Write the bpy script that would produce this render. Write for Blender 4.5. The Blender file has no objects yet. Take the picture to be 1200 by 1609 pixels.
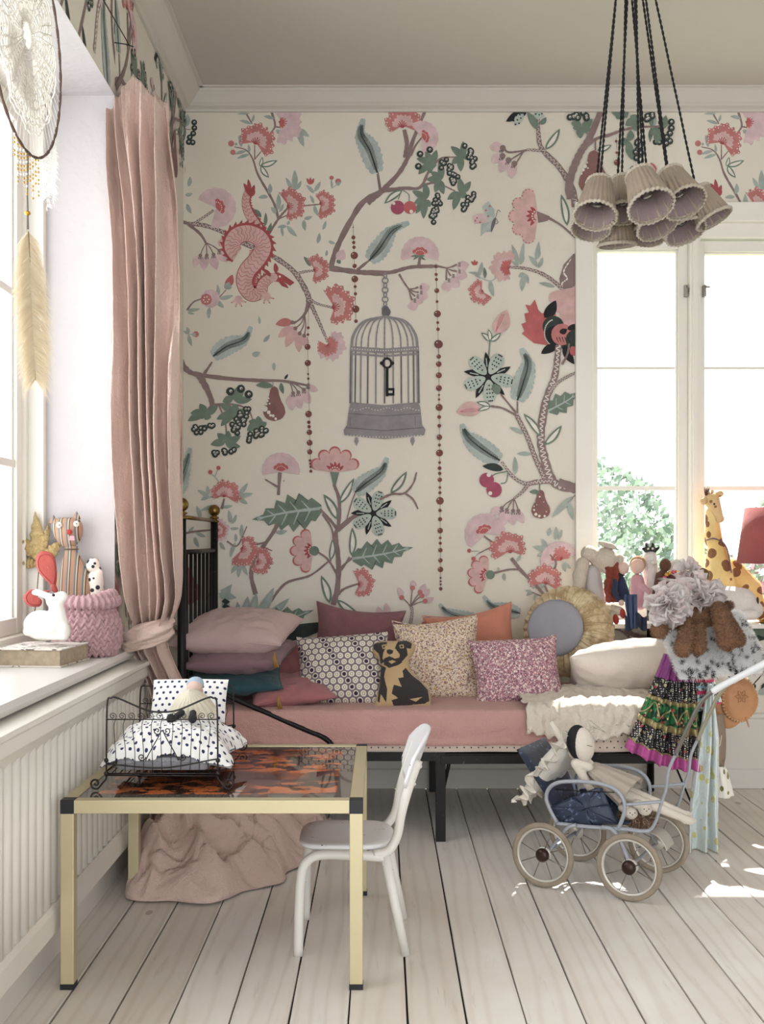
import bpy, bmesh, math, random
from mathutils import Vector, Matrix, Euler, noise as mn
from mathutils.geometry import tessellate_polygon, delaunay_2d_cdt
PI = math.pi
rnd = random.Random(7)
scn = bpy.context.scene
C = scn.collection

# ---------- camera ----------
F, CX, HY, CH = 1740.0, 600.0, 850.0, 1.05        # focal length in px, principal x, horizon y, eye height
cam_d = bpy.data.cameras.new('camera'); cam = bpy.data.objects.new('camera', cam_d); C.objects.link(cam)
cam.location = (0, 0, CH); cam.rotation_euler = (PI/2, 0, 0)
cam_d.sensor_fit = 'HORIZONTAL'; cam_d.sensor_width = 36; cam_d.lens = 36*F/1200
cam_d.shift_y = (HY-804.5)/1200; cam_d.clip_start = .05
scn.camera = cam

# ---------- world, sun, exposure ----------
w = bpy.data.worlds.new('world'); scn.world = w; w.use_nodes = True
bg = w.node_tree.nodes['Background']; bg.inputs[0].default_value = (.95, .98, 1.0, 1); bg.inputs[1].default_value = 2.2
sd = bpy.data.lights.new('sun', 'SUN'); sd.energy = 8.5; sd.angle = math.radians(.8); sd.color = (1, .96, .88)
sun = bpy.data.objects.new('sun', sd); C.objects.link(sun)
_az, _el = math.radians(20), math.radians(46)
_to = Vector((math.sin(_az)*math.cos(_el), math.cos(_az)*math.cos(_el), math.sin(_el)))   # towards the sun
sun.rotation_euler = _to.to_track_quat('Z', 'Y').to_euler(); sun.location = (3, 9, 6)
vs = scn.view_settings; vs.view_transform = 'Standard'; vs.look = 'None'; vs.gamma = 1; vs.use_curve_mapping = False
vs.exposure = .98
def portal(loc, rot, sx, sy):                    # no light of its own: only guides sky sampling through an opening
    d = bpy.data.lights.new('window_portal', 'AREA'); d.shape = 'RECTANGLE'; d.size = sx; d.size_y = sy; d.energy = 0; d.cycles.is_portal = True
    o = bpy.data.objects.new('window_portal', d); C.objects.link(o); o.location = loc; o.rotation_euler = rot
portal((-1.16, 2.38, 1.6), (0, -PI/2, 0), 1.7, 2.25); portal((1.56, 5.03, 1.6), (-PI/2, 0, 0), 1.5, 1.8); portal((.875, -1.76, 1.4), (PI/2, 0, 0), 3.05, 2.8)

# ---------- helpers ----------
def W(px, py, Y): return Vector(((px-CX)*Y/F, Y, CH+(HY-py)*Y/F))
def lin(c): return tuple(((v/255)/12.92 if v/255 <= .04045 else ((v/255+.055)/1.055)**2.4) for v in c)+(1,)
class N:                                        # small node-tree writer
    def __init__(s, name):
        s.m = bpy.data.materials.new(name); s.m.use_nodes = True; s.t = s.m.node_tree; s.b = s.t.nodes['Principled BSDF']
    def n(s, typ, **k):
        d = s.t.nodes.new(typ)
        for a, v in k.items():
            if a.startswith('i_'):
                key = a[2:]; d.inputs[int(key) if key.isdigit() else key.replace('_', ' ')].default_value = v
            else: setattr(d, a, v)
        return d
    def l(s, a, b): s.t.links.new(a, b)
    def co(s, kind='Object', scale=(1, 1, 1), rot=(0, 0, 0)):
        c = s.n('ShaderNodeTexCoord'); m = s.n('ShaderNodeMapping'); s.l(c.outputs[kind], m.inputs[0])
        m.inputs['Scale'].default_value = scale; m.inputs['Rotation'].default_value = rot; return m.outputs[0]
    def math(s, op, a, b=0.0, c=None):
        d = s.n('ShaderNodeMath', operation=op)
        for i, v in enumerate((a, b) if c is None else (a, b, c)):
            if isinstance(v, (int, float)): d.inputs[i].default_value = v
            else: s.l(v, d.inputs[i])
        return d.outputs[0]
    def mix(s, f, a, b):
        d = s.n('ShaderNodeMix', data_type='RGBA')
        for i, v in ((0, f), (6, a), (7, b)):
            if isinstance(v, (int, float)): d.inputs[i].default_value = v
            elif isinstance(v, tuple): d.inputs[i].default_value = lin(v) if len(v) == 3 else v
            else: s.l(v, d.inputs[i])
        return d.outputs[2]
    def noise(s, co, scale, detail=3, out=0, rough=.5):
        d = s.n('ShaderNodeTexNoise'); s.l(co, d.inputs['Vector']); d.inputs['Scale'].default_value = scale
        d.inputs['Detail'].default_value = detail; d.inputs['Roughness'].default_value = rough; return d.outputs[out]
    def vor(s, co, scale, feature='F1', out='Distance', rand=1.0):
        d = s.n('ShaderNodeTexVoronoi', feature=feature); s.l(co, d.inputs['Vector']); d.inputs['Scale'].default_value = scale
        d.inputs['Randomness'].default_value = rand; return d.outputs[out]
    def ramp(s, f, lo, hi):
        d = s.n('ShaderNodeMapRange'); s.l(f, d.inputs[0]); d.inputs[1].default_value = lo; d.inputs[2].default_value = hi; return d.outputs[0]
    def color(s, v):
        if isinstance(v, tuple): s.b.inputs['Base Color'].default_value = lin(v)
        else: s.l(v, s.b.inputs['Base Color'])
    def bump(s, h, dist=.002, st=1.0):
        d = s.n('ShaderNodeBump'); s.l(h, d.inputs['Height']); d.inputs['Distance'].default_value = dist; d.inputs['Strength'].default_value = st
        s.l(d.outputs[0], s.b.inputs['Normal'])
    def set(s, rough=.6, metal=0, **k):
        s.b.inputs['Roughness'].default_value = rough; s.b.inputs['Metallic'].default_value = metal
        for a, v in k.items(): s.b.inputs[a.replace('_', ' ')].default_value = v
        return s.m
def mat(name, col, rough=.6, metal=0, var=0, vs_=8, bump=0, bs=60, chip=None, **k):
    s = N(name); co = s.co()
    if chip:                                    # worn paint: chips of another colour
        n1 = s.ramp(s.noise(co, chip[1], 5, rough=.7), chip[2], chip[2]+.01); s.color(s.mix(n1, col, chip[0]))
    elif var:
        dk = tuple(int(c*(1-var)) for c in col); s.color(s.mix(s.noise(co, vs_, 4), dk, col))
    else: s.color(col)
    if bump: s.bump(s.noise(co, bs, 3), bump)
    return s.set(rough, metal, **k)
def fabric(name, col, var=.12, weave=450, bump=.0012, rough=.9, sheen=.15, wr=14, trans=0):
    s = N(name); co = s.co(); dk = tuple(int(c*(1-var)) for c in col)
    s.color(s.mix(s.noise(co, 5, 5), dk, col))
    h = s.math('ADD', s.math('MULTIPLY', s.noise(co, weave, 2), .25), s.math('MULTIPLY', s.noise(co, wr, 5, rough=.6), 1.0)); s.bump(h, bump*6)
    s.b.inputs['Sheen Weight'].default_value = sheen
    if trans:                                   # thin cloth lets light through
        tl = s.n('ShaderNodeBsdfTranslucent'); tl.inputs[0].default_value = lin(col); mx = s.n('ShaderNodeMixShader'); mx.inputs[0].default_value = trans
        s.l(s.b.outputs[0], mx.inputs[1]); s.l(tl.outputs[0], mx.inputs[2]); s.l(mx.outputs[0], s.t.nodes['Material Output'].inputs[0])
    return s.set(rough)

class B:                                        # mesh builder
    def __init__(s): s.v = []; s.f = []; s.mi = []; s.cur = 0
    def add(s, vs, fs):
        o = len(s.v); s.v += [tuple(v) for v in vs]; s.f += [tuple(i+o for i in f) for f in fs]; s.mi += [s.cur]*len(fs); return s
    def box(s, x0, x1, y0, y1, z0, z1, M=None):
        vs = [Vector((x, y, z)) for x in (x0, x1) for y in (y0, y1) for z in (z0, z1)]
        if M: vs = [M@v for v in vs]
        return s.add(vs, [(0, 1, 3, 2), (4, 6, 7, 5), (0, 4, 5, 1), (2, 3, 7, 6), (0, 2, 6, 4), (1, 5, 7, 3)])
    def bar(s, p0, p1, wd, th, up=(0, 0, 1)):   # rectangular bar from p0 to p1
        p0, p1 = Vector(p0), Vector(p1); d = (p1-p0); L = d.length; d.normalize(); up = Vector(up)
        x = d.cross(up); x = x.normalized() if x.length > 1e-4 else Vector((1, 0, 0)); z = x.cross(d)
        M = Matrix((x, d, z)).transposed().to_4x4(); M.translation = p0
        return s.box(-wd/2, wd/2, 0, L, -th/2, th/2, M)
    def tube(s, path, r, n=8, closed=False, flat=1.0):
        P = [Vector(p) for p in path]; m = len(P); R = r if isinstance(r, (list, tuple)) else [r]*m
        vs = []; fs = []; nrm = None
        for i in range(m):
            a = P[(i-1) % m] if (closed or i) else P[0]; b = P[(i+1) % m] if (closed or i < m-1) else P[-1]
            t = (b-a).normalized()
            if nrm is None: nrm = t.orthogonal().normalized()
            else:
                nrm = nrm-t*nrm.dot(t); nrm = nrm.normalized() if nrm.length > 1e-5 else t.orthogonal().normalized()
            bn = t.cross(nrm)
            for k in range(n):
                q = 2*PI*k/n; vs.append(P[i]+(nrm*math.cos(q)+bn*math.sin(q)*flat)*R[i])
        for i in range(m if closed else m-1):
            for k in range(n):
                j = (i+1) % m; fs.append((i*n+k, i*n+(k+1) % n, j*n+(k+1) % n, j*n+k))
        if not closed: fs += [tuple(range(n))[::-1], tuple((m-1)*n+k for k in range(n))]
        return s.add(vs, fs)
    def lathe(s, prof, M=None, n=24, wob=None):
        vs = []; fs = []; m = len(prof)
        for i, (r, z) in enumerate(prof):
            for k in range(n):
                q = 2*PI*k/n; rr = r*(wob(q, i) if wob else 1); vs.append(Vector((rr*math.cos(q), rr*math.sin(q), z)))
        for i in range(m-1):
            for k in range(n): fs.append((i*n+k, i*n+(k+1) % n, (i+1)*n+(k+1) % n, (i+1)*n+k))
        if prof[0][0] > 1e-6 and prof[0][0] < 1e6: pass
        if M: vs = [M@v for v in vs]
        return s.add(vs, fs)
    def ell(s, c, r, rot=None, n=16, m=10):
        if isinstance(r, (int, float)): r = (r, r, r)
        R = Euler(rot).to_matrix() if rot else Matrix.Identity(3); c = Vector(c); vs = [c+R@Vector((0, 0, -r[2]))]; fs = []
        for i in range(1, m):
            a = -PI/2+PI*i/m
            for k in range(n):
                q = 2*PI*k/n; vs.append(c+R@Vector((r[0]*math.cos(a)*math.cos(q), r[1]*math.cos(a)*math.sin(q), r[2]*math.sin(a))))
        vs.append(c+R@Vector((0, 0, r[2]))); L = len(vs)-1
        for k in range(n):
            fs.append((0, 1+(k+1) % n, 1+k)); fs.append((L, L-n+k, L-n+(k+1) % n))
        for i in range(m-2):
            for k in range(n): fs.append((1+i*n+k, 1+i*n+(k+1) % n, 1+(i+1)*n+(k+1) % n, 1+(i+1)*n+k))
        return s.add(vs, fs)
    def cap(s, p0, p1, r0, r1, n=12):           # capsule limb
        p0, p1 = Vector(p0), Vector(p1); d = p1-p0; u = d.normalized(); P = []; R = []
        for i in range(5):
            a = PI/2*i/4; P.append(p0-u*r0*math.cos(a)); R.append(max(r0*math.sin(a), r0*.03))
        for i in range(1, 4): P.append(p0+d*i/4); R.append(r0+(r1-r0)*i/4)
        for i in range(5):
            a = PI/2*i/4; P.append(p1+u*r1*math.sin(a)); R.append(max(r1*math.cos(a), r1*.03))
        return s.tube(P, R, n)
    def grid(s, nu, nv, fn, wrap=False):
        vs = [fn(i/(nu if wrap else nu-1), j/(nv-1)) for j in range(nv) for i in range(nu)]
        fs = [(j*nu+i, j*nu+(i+1) % nu, (j+1)*nu+(i+1) % nu, (j+1)*nu+i) for j in range(nv-1) for i in range(nu if wrap else nu-1)]
        return s.add(vs, fs)
    def prism(s, pts, y0, y1, M=None):          # outline in x,z extruded along y
        n = len(pts); vs = [Vector((x, y0, z)) for x, z in pts]+[Vector((x, y1, z)) for x, z in pts]
        if M: vs = [M@v for v in vs]
        tr = tessellate_polygon([[Vector((x, z, 0)) for x, z in pts]])
        return s.add(vs, [tuple(t) for t in tr]+[tuple(i+n for i in t[::-1]) for t in tr]+[(i, (i+1) % n, (i+1) % n+n, i+n) for i in range(n)])
    def build(s, name, m, parent=None, smooth=True, bevel=0, remesh=0, sub=0, solid=0, disp=None, origin=None):
        me = bpy.data.meshes.new(name); vs = s.v
        if origin is not None: o_ = Vector(origin); vs = [Vector(v)-o_ for v in vs]
        me.from_pydata(vs, [], s.f)
        for q in (m if isinstance(m, (list, tuple)) else [m]): me.materials.append(q)
        me.polygons.foreach_set('material_index', s.mi)
        bm = bmesh.new(); bm.from_mesh(me); bmesh.ops.recalc_face_normals(bm, faces=bm.faces); bm.to_mesh(me); bm.free()
        me.polygons.foreach_set('use_smooth', [smooth]*len(me.polygons))
        ob = bpy.data.objects.new(name, me); C.objects.link(ob)
        if origin is not None: ob.location = origin
        if parent: ob.parent = parent
        if solid: q = ob.modifiers.new('solid', 'SOLIDIFY'); q.thickness = solid; q.offset = 0
        if remesh:
            q = ob.modifiers.new('re', 'REMESH'); q.mode = 'VOXEL'; q.voxel_size = remesh; q.use_smooth_shade = True
            q = ob.modifiers.new('sm', 'SMOOTH'); q.iterations = 4; q.factor = .6
        if bevel: q = ob.modifiers.new('bv', 'BEVEL'); q.width = bevel; q.segments = 2; q.limit_method = 'ANGLE'
        if sub: q = ob.modifiers.new('ss', 'SUBSURF'); q.levels = sub; q.render_levels = sub
        if disp:
            tx = bpy.data.textures.get(disp[2]) or bpy.data.textures.new(disp[2], 'CLOUDS'); tx.noise_scale = disp[1]; tx.noise_depth = 2
            q = ob.modifiers.new('dp', 'DISPLACE'); q.texture = tx; q.strength = disp[0]; q.mid_level = .5; q.texture_coords = 'LOCAL'
        return ob
def thing(name, label, cat, loc, group=None, rz=0):
    o = bpy.data.objects.new(name, None); o.empty_display_size = .05; C.objects.link(o); o.location = loc; o.rotation_euler = (0, 0, rz)
    tag(o, label, cat, group); return o
def tag(o, label, cat, group=None):
    o['label'] = label; o['category'] = cat
    if group: o['group'] = group
    return o
def struct(o): o['kind'] = 'structure'; return o
def kid(o, root):                               # parent a world-space mesh to a thing, keeping it in place
    bpy_m = Matrix.Translation(root.location) @ root.rotation_euler.to_matrix().to_4x4()
    o.parent = root; o.matrix_parent_inverse = bpy_m.inverted(); return o
def spline(pts, n=8):                           # Catmull-Rom through points of any dimension
    P = [tuple(p) for p in pts]
    if len(P) < 3: return [tuple(a+(b-a)*i/n for a, b in zip(P[0], P[1])) for i in range(n+1)]
    P = [tuple(2*a-b for a, b in zip(P[0], P[1]))]+P+[tuple(2*a-b for a, b in zip(P[-1], P[-2]))]; out = []
    for i in range(1, len(P)-2):
        for k in range(n):
            t = k/n; out.append(tuple(.5*(2*b+(c-a)*t+(2*a-5*b+4*c-d)*t*t+(3*b-a-3*c+d)*t**3) for a, b, c, d in zip(P[i-1], P[i], P[i+1], P[i+2])))
    out.append(P[-2]); return out
def nz(x, y, z=0.0): return mn.noise(Vector((x, y, z)))
def interp(tab, x):
    if x <= tab[0][0]: return tab[0][1:]
    for a, b in zip(tab, tab[1:]):
        if x <= b[0]:
            t = (x-a[0])/(b[0]-a[0]); return tuple(p+(q-p)*t for p, q in zip(a[1:], b[1:]))
    return tab[-1][1:]

# ---------- room shell ----------
BW, LW, RW, CZ, WT = 4.72, -.846, 2.6, 2.955, 2.876      # back wall y, left wall x, right wall x, ceiling z, wallpaper top z
def paper_mat():
    s = N('wallpaper_cream'); co = s.co()
    a = s.ramp(s.noise(co, 1.1, 4), .35, .7); c = s.mix(a, (228, 222, 211), (211, 203, 187))
    s.color(s.mix(s.math('MULTIPLY', s.noise(co, 5, 5), .35), c, (236, 230, 218))); s.bump(s.noise(co, 150, 2), .0004); return s.set(.85)
M_paper = paper_mat()
M_plaster = mat('plaster_white', (203, 198, 199), .9, var=.03, bump=.004, bs=28)
M_trim = mat('paint_white', (226, 222, 214), .45, var=.03, bump=.0006, bs=30)
M_ceil = mat('ceiling_paint', (196, 190, 182), .9, var=.03, vs_=1.2)
M_corn = mat('cornice_paint', (202, 197, 188), .8)
M_back = mat('outer_wall', (200, 190, 175), .9)
WX0, WX1, WZ0, WZ1 = .822, 2.30, .715, 2.485             # window_2 opening in the back wall
TH = .30
b = B(); b.box(LW, WX0, BW, BW+TH, 0, CZ+.1).box(WX1, RW+.2, BW, BW+TH, 0, CZ+.1).box(WX0, WX1, BW, BW+TH, WZ1, CZ+.1).box(WX0, WX1, BW, BW+TH, 0, WZ0-.03)
wall_back = struct(b.build('wall_back', M_paper, smooth=False))
RY0, RY1, RZ0, RZ1 = 1.25, 3.505, .66, 2.46              # recess of window_1 in the left wall
b = B(); b.box(LW-.31, LW, RY1, BW+TH, 0, CZ+.1).box(LW-.31, LW, -1.75, RY0, 0, CZ+.1).box(LW-.31, LW, RY0, RY1, RZ1, CZ+.1).box(LW-.31, LW, RY0, RY1, 0, RZ0)
b.mi = [0]*len(b.f)
wall_left = struct(b.build('wall_left', [M_paper, M_plaster], smooth=False))
for p in wall_left.data.polygons:
    c = p.center
    if abs(p.normal.x) < .5 or c.z < .7: p.material_index = 1
b = B(); b.box(RW, RW+.15, -1.75, BW, 0, CZ+.1); struct(b.build('wall_right', M_plaster, smooth=False))
b = B(); b.box(LW-.5, RW+.2, -1.75, BW+TH, CZ, CZ+.12); struct(b.build('ceiling', M_ceil, smooth=False))
b = B(); b.box(LW-.31, -.65, -1.75, -1.6, 0, CZ+.1).box(2.4, RW+.15, -1.75, -1.6, 0, CZ+.1).box(-.65, 2.4, -1.75, -1.6, 2.8, CZ+.1); struct(b.build('wall_front', M_plaster, smooth=False))
# cornice: moulded profile, (out from wall, below ceiling)
prof = [(0, .079), (.012, .079), (.012, .070), (.02, .066), (.03, .062), (.045, .05), (.06, .034), (.074, .02), (.082, .014), (.082, .006), (.097, .006), (.097, 0), (0, 0)]
def mould(name, prof, ax, pos, sgn, t0, t1, z, m):
    b = B(); n = len(prof); vs = []
    for t in (t0, t1):
        for o_, d in prof:
            tt = t
            vs.append((tt, pos+sgn*o_, z-d) if ax == 'x' else (pos+sgn*o_, tt, z-d))
    b.add(vs, [(i, (i+1) % n, (i+1) % n+n, i+n) for i in range(n)]+[tuple(range(n)), tuple(range(n, 2*n))[::-1]])
    return struct(b.build(name, m, smooth=False, bevel=.001))
mould('trim_1', prof, 'x', BW, -1, LW, RW, CZ, M_corn)
mould('trim_2', prof, 'y', LW, 1, -1.6, BW, CZ, M_corn)
# baseboards
bb = [(0, .317), (.016, .317), (.022, .310), (.022, .300), (.016, .292), (.016, .085), (.024, .078), (.024, .0), (0, 0)]
bb = [(a, -c) for a, c in bb]
mould('baseboard_back', bb, 'x', BW, -1, LW, RW, 0, M_trim)
b2 = [(0, -.12), (.023, -.12), (.023, 0), (0, 0)]
mould('baseboard_left', b2, 'y', LW, 1, -1.6, BW-.03, 0, M_trim)

# ---------- floor planks ----------
def floor_mat(i):
    s = N('whitewashed_plank_%d' % i); co = s.co('Object', (1, 1, 1)); oi = s.n('ShaderNodeObjectInfo')
    off = s.n('ShaderNodeVectorMath', operation='ADD'); s.l(co, off.inputs[0])
    cmb = s.n('ShaderNodeCombineXYZ'); s.l(s.math('MULTIPLY', oi.outputs['Random'], 37.0), cmb.inputs[1]); s.l(s.math('MULTIPLY', oi.outputs['Random'], 11.0), cmb.inputs[0])
    s.l(cmb.outputs[0], off.inputs[1]); sc = s.n('ShaderNodeMapping'); s.l(off.outputs[0], sc.inputs[0]); sc.inputs['Scale'].default_value = (8, .8, 1)
    wv = s.n('ShaderNodeTexWave', wave_type='BANDS', bands_direction='X'); s.l(sc.outputs[0], wv.inputs[0])
    wv.inputs['Scale'].default_value = .9; wv.inputs['Distortion'].default_value = 11; wv.inputs['Detail'].default_value = 3; wv.inputs['Detail Scale'].default_value = .8
    g = s.math('POWER', wv.outputs['Fac'], 4.0)
    big = s.noise(off.outputs[0], 3.2, 4)
    base = s.mix(s.ramp(big, .35, .75), (248, 246, 243), (238, 233, 227))
    c = s.mix(s.math('MULTIPLY', g, .22), base, (206, 192, 176))
    st = s.n('ShaderNodeMapping'); s.l(off.outputs[0], st.inputs[0]); st.inputs['Scale'].default_value = (26, 2.2, 1)
    sm = s.ramp(s.noise(st.outputs[0], 1.6, 5, rough=.65), .60, .80); c = s.mix(s.math('MULTIPLY', sm, .5), c, (164, 150, 138))
    kn = s.n('ShaderNodeMapping'); s.l(off.outputs[0], kn.inputs[0]); kn.inputs['Scale'].default_value = (5, 2.4, 1)
    k = s.math('LESS_THAN', s.vor(kn.outputs[0], 1.0), .055); c = s.mix(s.math('MULTIPLY', k, .5), c, (140, 112, 92))
    tint = s.mix(oi.outputs['Random'], (255, 253, 250), (238, 232, 226))
    mx = s.n('ShaderNodeMix', data_type='RGBA', blend_type='MULTIPLY'); mx.inputs[0].default_value = 1; s.l(c, mx.inputs[6]); s.l(tint, mx.inputs[7])
    s.color(mx.outputs[2]); s.bump(s.math('ADD', s.math('MULTIPLY', g, -1.0), big), .0006); return s.set(.42, **{'Specular_IOR_Level': .35})
M_floor = floor_mat(1)
M_gap = mat('floor_gap_dark', (52, 44, 38), .95)
floor = B().box(LW-.02, RW+.1, -1.75, BW+.02, -.06, -.012).build('floor', M_gap, smooth=False); struct(floor)
x = .056-.13*8
while x < RW:
    x0, x1 = max(x, LW), min(x+.13, RW); r1 = random.Random(int(x*1000))
    g0 = .0016+r1.random()*.0013
    def ed(xx, side, k): return xx+side*(g0+.0011*max(0, nz(k*1.7, xx*31, side))+.0005*nz(k*9, xx*17, 3))
    ys = [-1.75+(BW+1.75)*k/60 for k in range(61)]; n = 61
    vs = []
    dz = -.0015*r1.random()
    for k, yy in enumerate(ys):
        a, c = ed(x0, 1, k), ed(x1, -1, k); vs += [(a, yy, -.011), (a, yy, -.0015+dz), (a+.0015, yy, dz), (c-.0015, yy, dz), (c, yy, -.0015+dz), (c, yy, -.011)]
    fs = [(k*6+j, k*6+j+1, k*6+j+7, k*6+j+6) for k in range(60) for j in range(5)]+[tuple(range(6)), tuple(360+j for j in range(6))[::-1]]
    p = B().add(vs, fs).build('plank', M_floor, floor, smooth=False); x += .13

# ---------- windows ----------
M_wint = mat('window_paint', (236, 232, 224), .4, var=.02, bump=.0003, bs=40)
M_glass = None
s = N('clear_glass'); tr = s.n('ShaderNodeBsdfTransparent'); gl = s.n('ShaderNodeBsdfGlossy'); gl.inputs['Roughness'].default_value = .02
fr = s.n('ShaderNodeFresnel'); fr.inputs[0].default_value = 1.45; ms = s.n('ShaderNodeMixShader'); ge = s.n('ShaderNodeNewGeometry'); s.l(s.math('MULTIPLY', fr.outputs[0], s.math('SUBTRACT', 1.0, ge.outputs['Backfacing'])), ms.inputs[0]); s.l(tr.outputs[0], ms.inputs[1]); s.l(gl.outputs[0], ms.inputs[2])
s.l(ms.outputs[0], s.t.nodes['Material Output'].inputs[0]); M_glass = s.m
M_zinc = mat('zinc_latch', (160, 155, 148), .35, .9)
win2 = bpy.data.objects.new('window_2', None); C.objects.link(win2); win2.location = (WX0, BW, WZ0); win2['kind'] = 'structure'
def wpart(nm, b, m=M_wint, root=win2, **k): return kid(b.build(nm, m, smooth=False, **k), root)
def xa(px, Y=BW): return (px-CX)*Y/F
def za(py, Y=BW): return CH+(HY-py)*Y/F
wpart('casing', B().box(WX0, xa(930, 4.72), BW-.022, BW+.12, WZ0, za(350)).box(xa(928), xa(934), BW+.06, BW+.14, WZ0, za(372)), bevel=.003)
wpart('casing', B().box(2.25, WX1, BW-.022, BW+.12, WZ0, za(350)), bevel=.003)
wpart('head_casing', B().box(WX0-.004, WX1+.004, BW-.03, BW+.12, za(350), WZ1+.002).box(WX0+.09, WX1-.05, BW+.005, BW+.12, za(373), za(350)+.001), bevel=.003)
wpart('mullion', B().box(xa(1083), xa(1100), BW-.006, BW+.12, WZ0, za(350)).box(xa(1087), xa(1096), BW-.016, BW, WZ0, za(352)), bevel=.003)
SY = BW+.05
def sash(xl, xr, zt, handle_side):
    st_ = .040; Y0, Y1 = SY-.02, SY+.025; fr_ = B()
    fr_.box(xl, xl+st_*.6, Y0, Y1, WZ0, zt).box(xr-st_, xr, Y0, Y1, WZ0, zt).box(xl+st_*.6, xr-st_, Y0+.001, Y1, zt-.045, zt).box(xl+st_*.6, xr-st_, Y0+.001, Y1, WZ0, WZ0+.07)
    fr_.box(xl+st_*.6, xl+st_*.6+.008, Y0+.012, Y1-.001, WZ0+.07, zt-.045).box(xr-st_-.008, xr-st_, Y0+.012, Y1-.001, WZ0+.07, zt-.045).box(xl+st_*.6+.008, xr-st_-.008, Y0+.013, Y1-.001, zt-.053, zt-.045)
    sa = wpart('sash', fr_, bevel=.002)
    zs = [za(578, SY), za(767, SY)]
    for zz, hh in ((zs[0], .005), (zs[1], .009)):
        wpart('muntin', B().box(xl+.02, xr-.03, SY+.004, SY+.02, zz-hh, zz+hh))
    for z0, z1 in ((WZ0+.06, zs[1]), (zs[1], zs[0]), (zs[0], zt-.04)): wpart('pane', B().box(xl+.02, xr-.03, SY+.010, SY+.013, z0, z1), M_glass)
    return sa
sash(xa(930), xa(1083), za(372), 1); sash(xa(1100), 1.90, za(376), -1); sash(1.92, 2.25, za(376), 1)
def latch(px):
    x_ = xa(px); wpart('latch', B().box(x_-.006, x_+.006, SY-.045, SY-.02, za(465), za(447)).box(x_-.004, x_+.02, SY-.05, SY-.04, za(452), za(449)).box(x_-.003, x_+.003, SY-.05, SY-.042, za(460), za(449)), M_zinc, bevel=.001)
latch(1079); latch(1108)
# window shelf the toys sit on
SH0 = 4.48
shelf = struct(B().box(WX0-.02, RW, SH0, BW+.1, .695, WZ0).build('trim_3', M_wint, smooth=False, bevel=.003))

win1 = bpy.data.objects.new('window_1', None); C.objects.link(win1); win1.location = (-1.12, 2.4, .76); win1['kind'] = 'structure'
def w1(nm, b, m=M_wint, **k): return wpart(nm, b, m, win1, **k)
w1('jamb', B().box(-1.17, -1.062, RY1-.03, RY1, .72, RZ1).box(-1.17, -1.11, RY1-.055, RY1-.03, .72, RZ1), bevel=.003)
w1('jamb', B().box(-1.17, -1.062, RY0, RY0+.03, .72, RZ1), bevel=.003)
w1('frame', B().box(-1.17, -1.062, RY0, RY1, RZ1-.06, RZ1).box(-1.17, -1.09, RY0, RY1, .70, .765), bevel=.003)
def sash1(y0, y1):
    X0, X1 = -1.165, -1.12; st_ = .055; q = B()
    q.box(X0, X1, y0, y0+st_, .765, RZ1-.06).box(X0, X1, y1-st_, y1, .765, RZ1-.06).box(X0, X1-.001, y0+st_, y1-st_, .765, .765+.05).box(X0, X1-.001, y0+st_, y1-st_, RZ1-.12, RZ1-.06)
    q.box(X0, X1-.012, y0+st_, y0+st_+.01, .765, RZ1-.06).box(X0, X1-.012, y1-st_-.01, y1-st_, .765, RZ1-.06); w1('sash', q, bevel=.003)
    for zz in (1.287, 1.81): w1('muntin', B().box(X0+.01, X1-.006, y0, y1, zz-.012, zz+.012), bevel=.002)
    for z0, z1 in ((.8, 1.287), (1.287, 1.81), (1.81, RZ1-.1)): w1('pane', B().box(X0+.02, X0+.023, y0+.02, y1-.02, z0, z1), M_glass)
sash1(2.42, RY1-.05); sash1(RY0+.03, 2.36)
w1('mullion', B().box(-1.17, -1.09, 2.35, 2.43, .74, RZ1-.05), bevel=.003)
# left wooden sill
SZ = .705
sill = struct(B().prism([(-1.115, SZ-.028), (-.80, SZ-.028), (-.793, SZ-.014), (-.80, SZ), (-1.115, SZ)], 1.0, 3.56).build('trim_4', mat('sill_paint', (224, 219, 214), .35, var=.05, bump=.0005, bs=12), smooth=False))
struct(B().box(-1.14, -1.085, RY0, RY1, SZ, SZ+.018).build('trim_5', M_wint, smooth=False, bevel=.003))
# fluted radiator cover
M_rad = mat('radiator_cover_paint', (234, 229, 220), .4, var=.03, bump=.0004, bs=20)
PX, PE = -.775, 3.69
rc = thing('radiator_cover', 'white fluted radiator cover with moulded top ledge under the left window sill', 'radiator cover', (-.80, 2.4, .1))
kid(B().prism([(LW+.002, .668), (-.742, .668), (-.742, .655), (-.752, .648), (-.752, .618), (-.764, .605), (-.772, .59), (PX-.006, .575), (LW+.002, .575)], .9, PE).build('top_ledge', M_rad, smooth=False, bevel=.0015), rc)
kid(B().prism([(LW+.025, .195), (PX+.002, .195), (PX+.008, .18), (PX+.008, .128), (PX-.004, .122), (LW+.025, .122)], .9, PE).build('bottom_rail', M_rad, smooth=False, bevel=.0015), rc)
kid(B().box(LW+.025, PX-.012, .9, PE, .12, .6).box(LW+.002, PX, PE-.012, PE, .12, .6).build('back_panel', M_rad, smooth=False), rc)
me0 = None; yy = PE-.03
while yy > 1.0:
    if me0 is None:
        pr = [(-.027, 0), (-.0235, .002), (-.018, .0095), (-.010, .0135), (0, .0148), (.010, .0135), (.018, .0095), (.0235, .002), (.027, 0)]
        q = B(); n = len(pr); q.add([(o_, a, z) for z in (.18, .59) for a, o_ in pr], [(i, i+1, i+1+n, i+n) for i in range(n-1)]+[tuple(range(n)), tuple(range(n, 2*n))[::-1]])
        q = q.build('slat', M_rad, smooth=True); me0 = q.data
    else: q = bpy.data.objects.new('slat', me0); C.objects.link(q)
    q.location = (PX-.0125, yy, 0); kid(q, rc); yy -= .054

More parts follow.
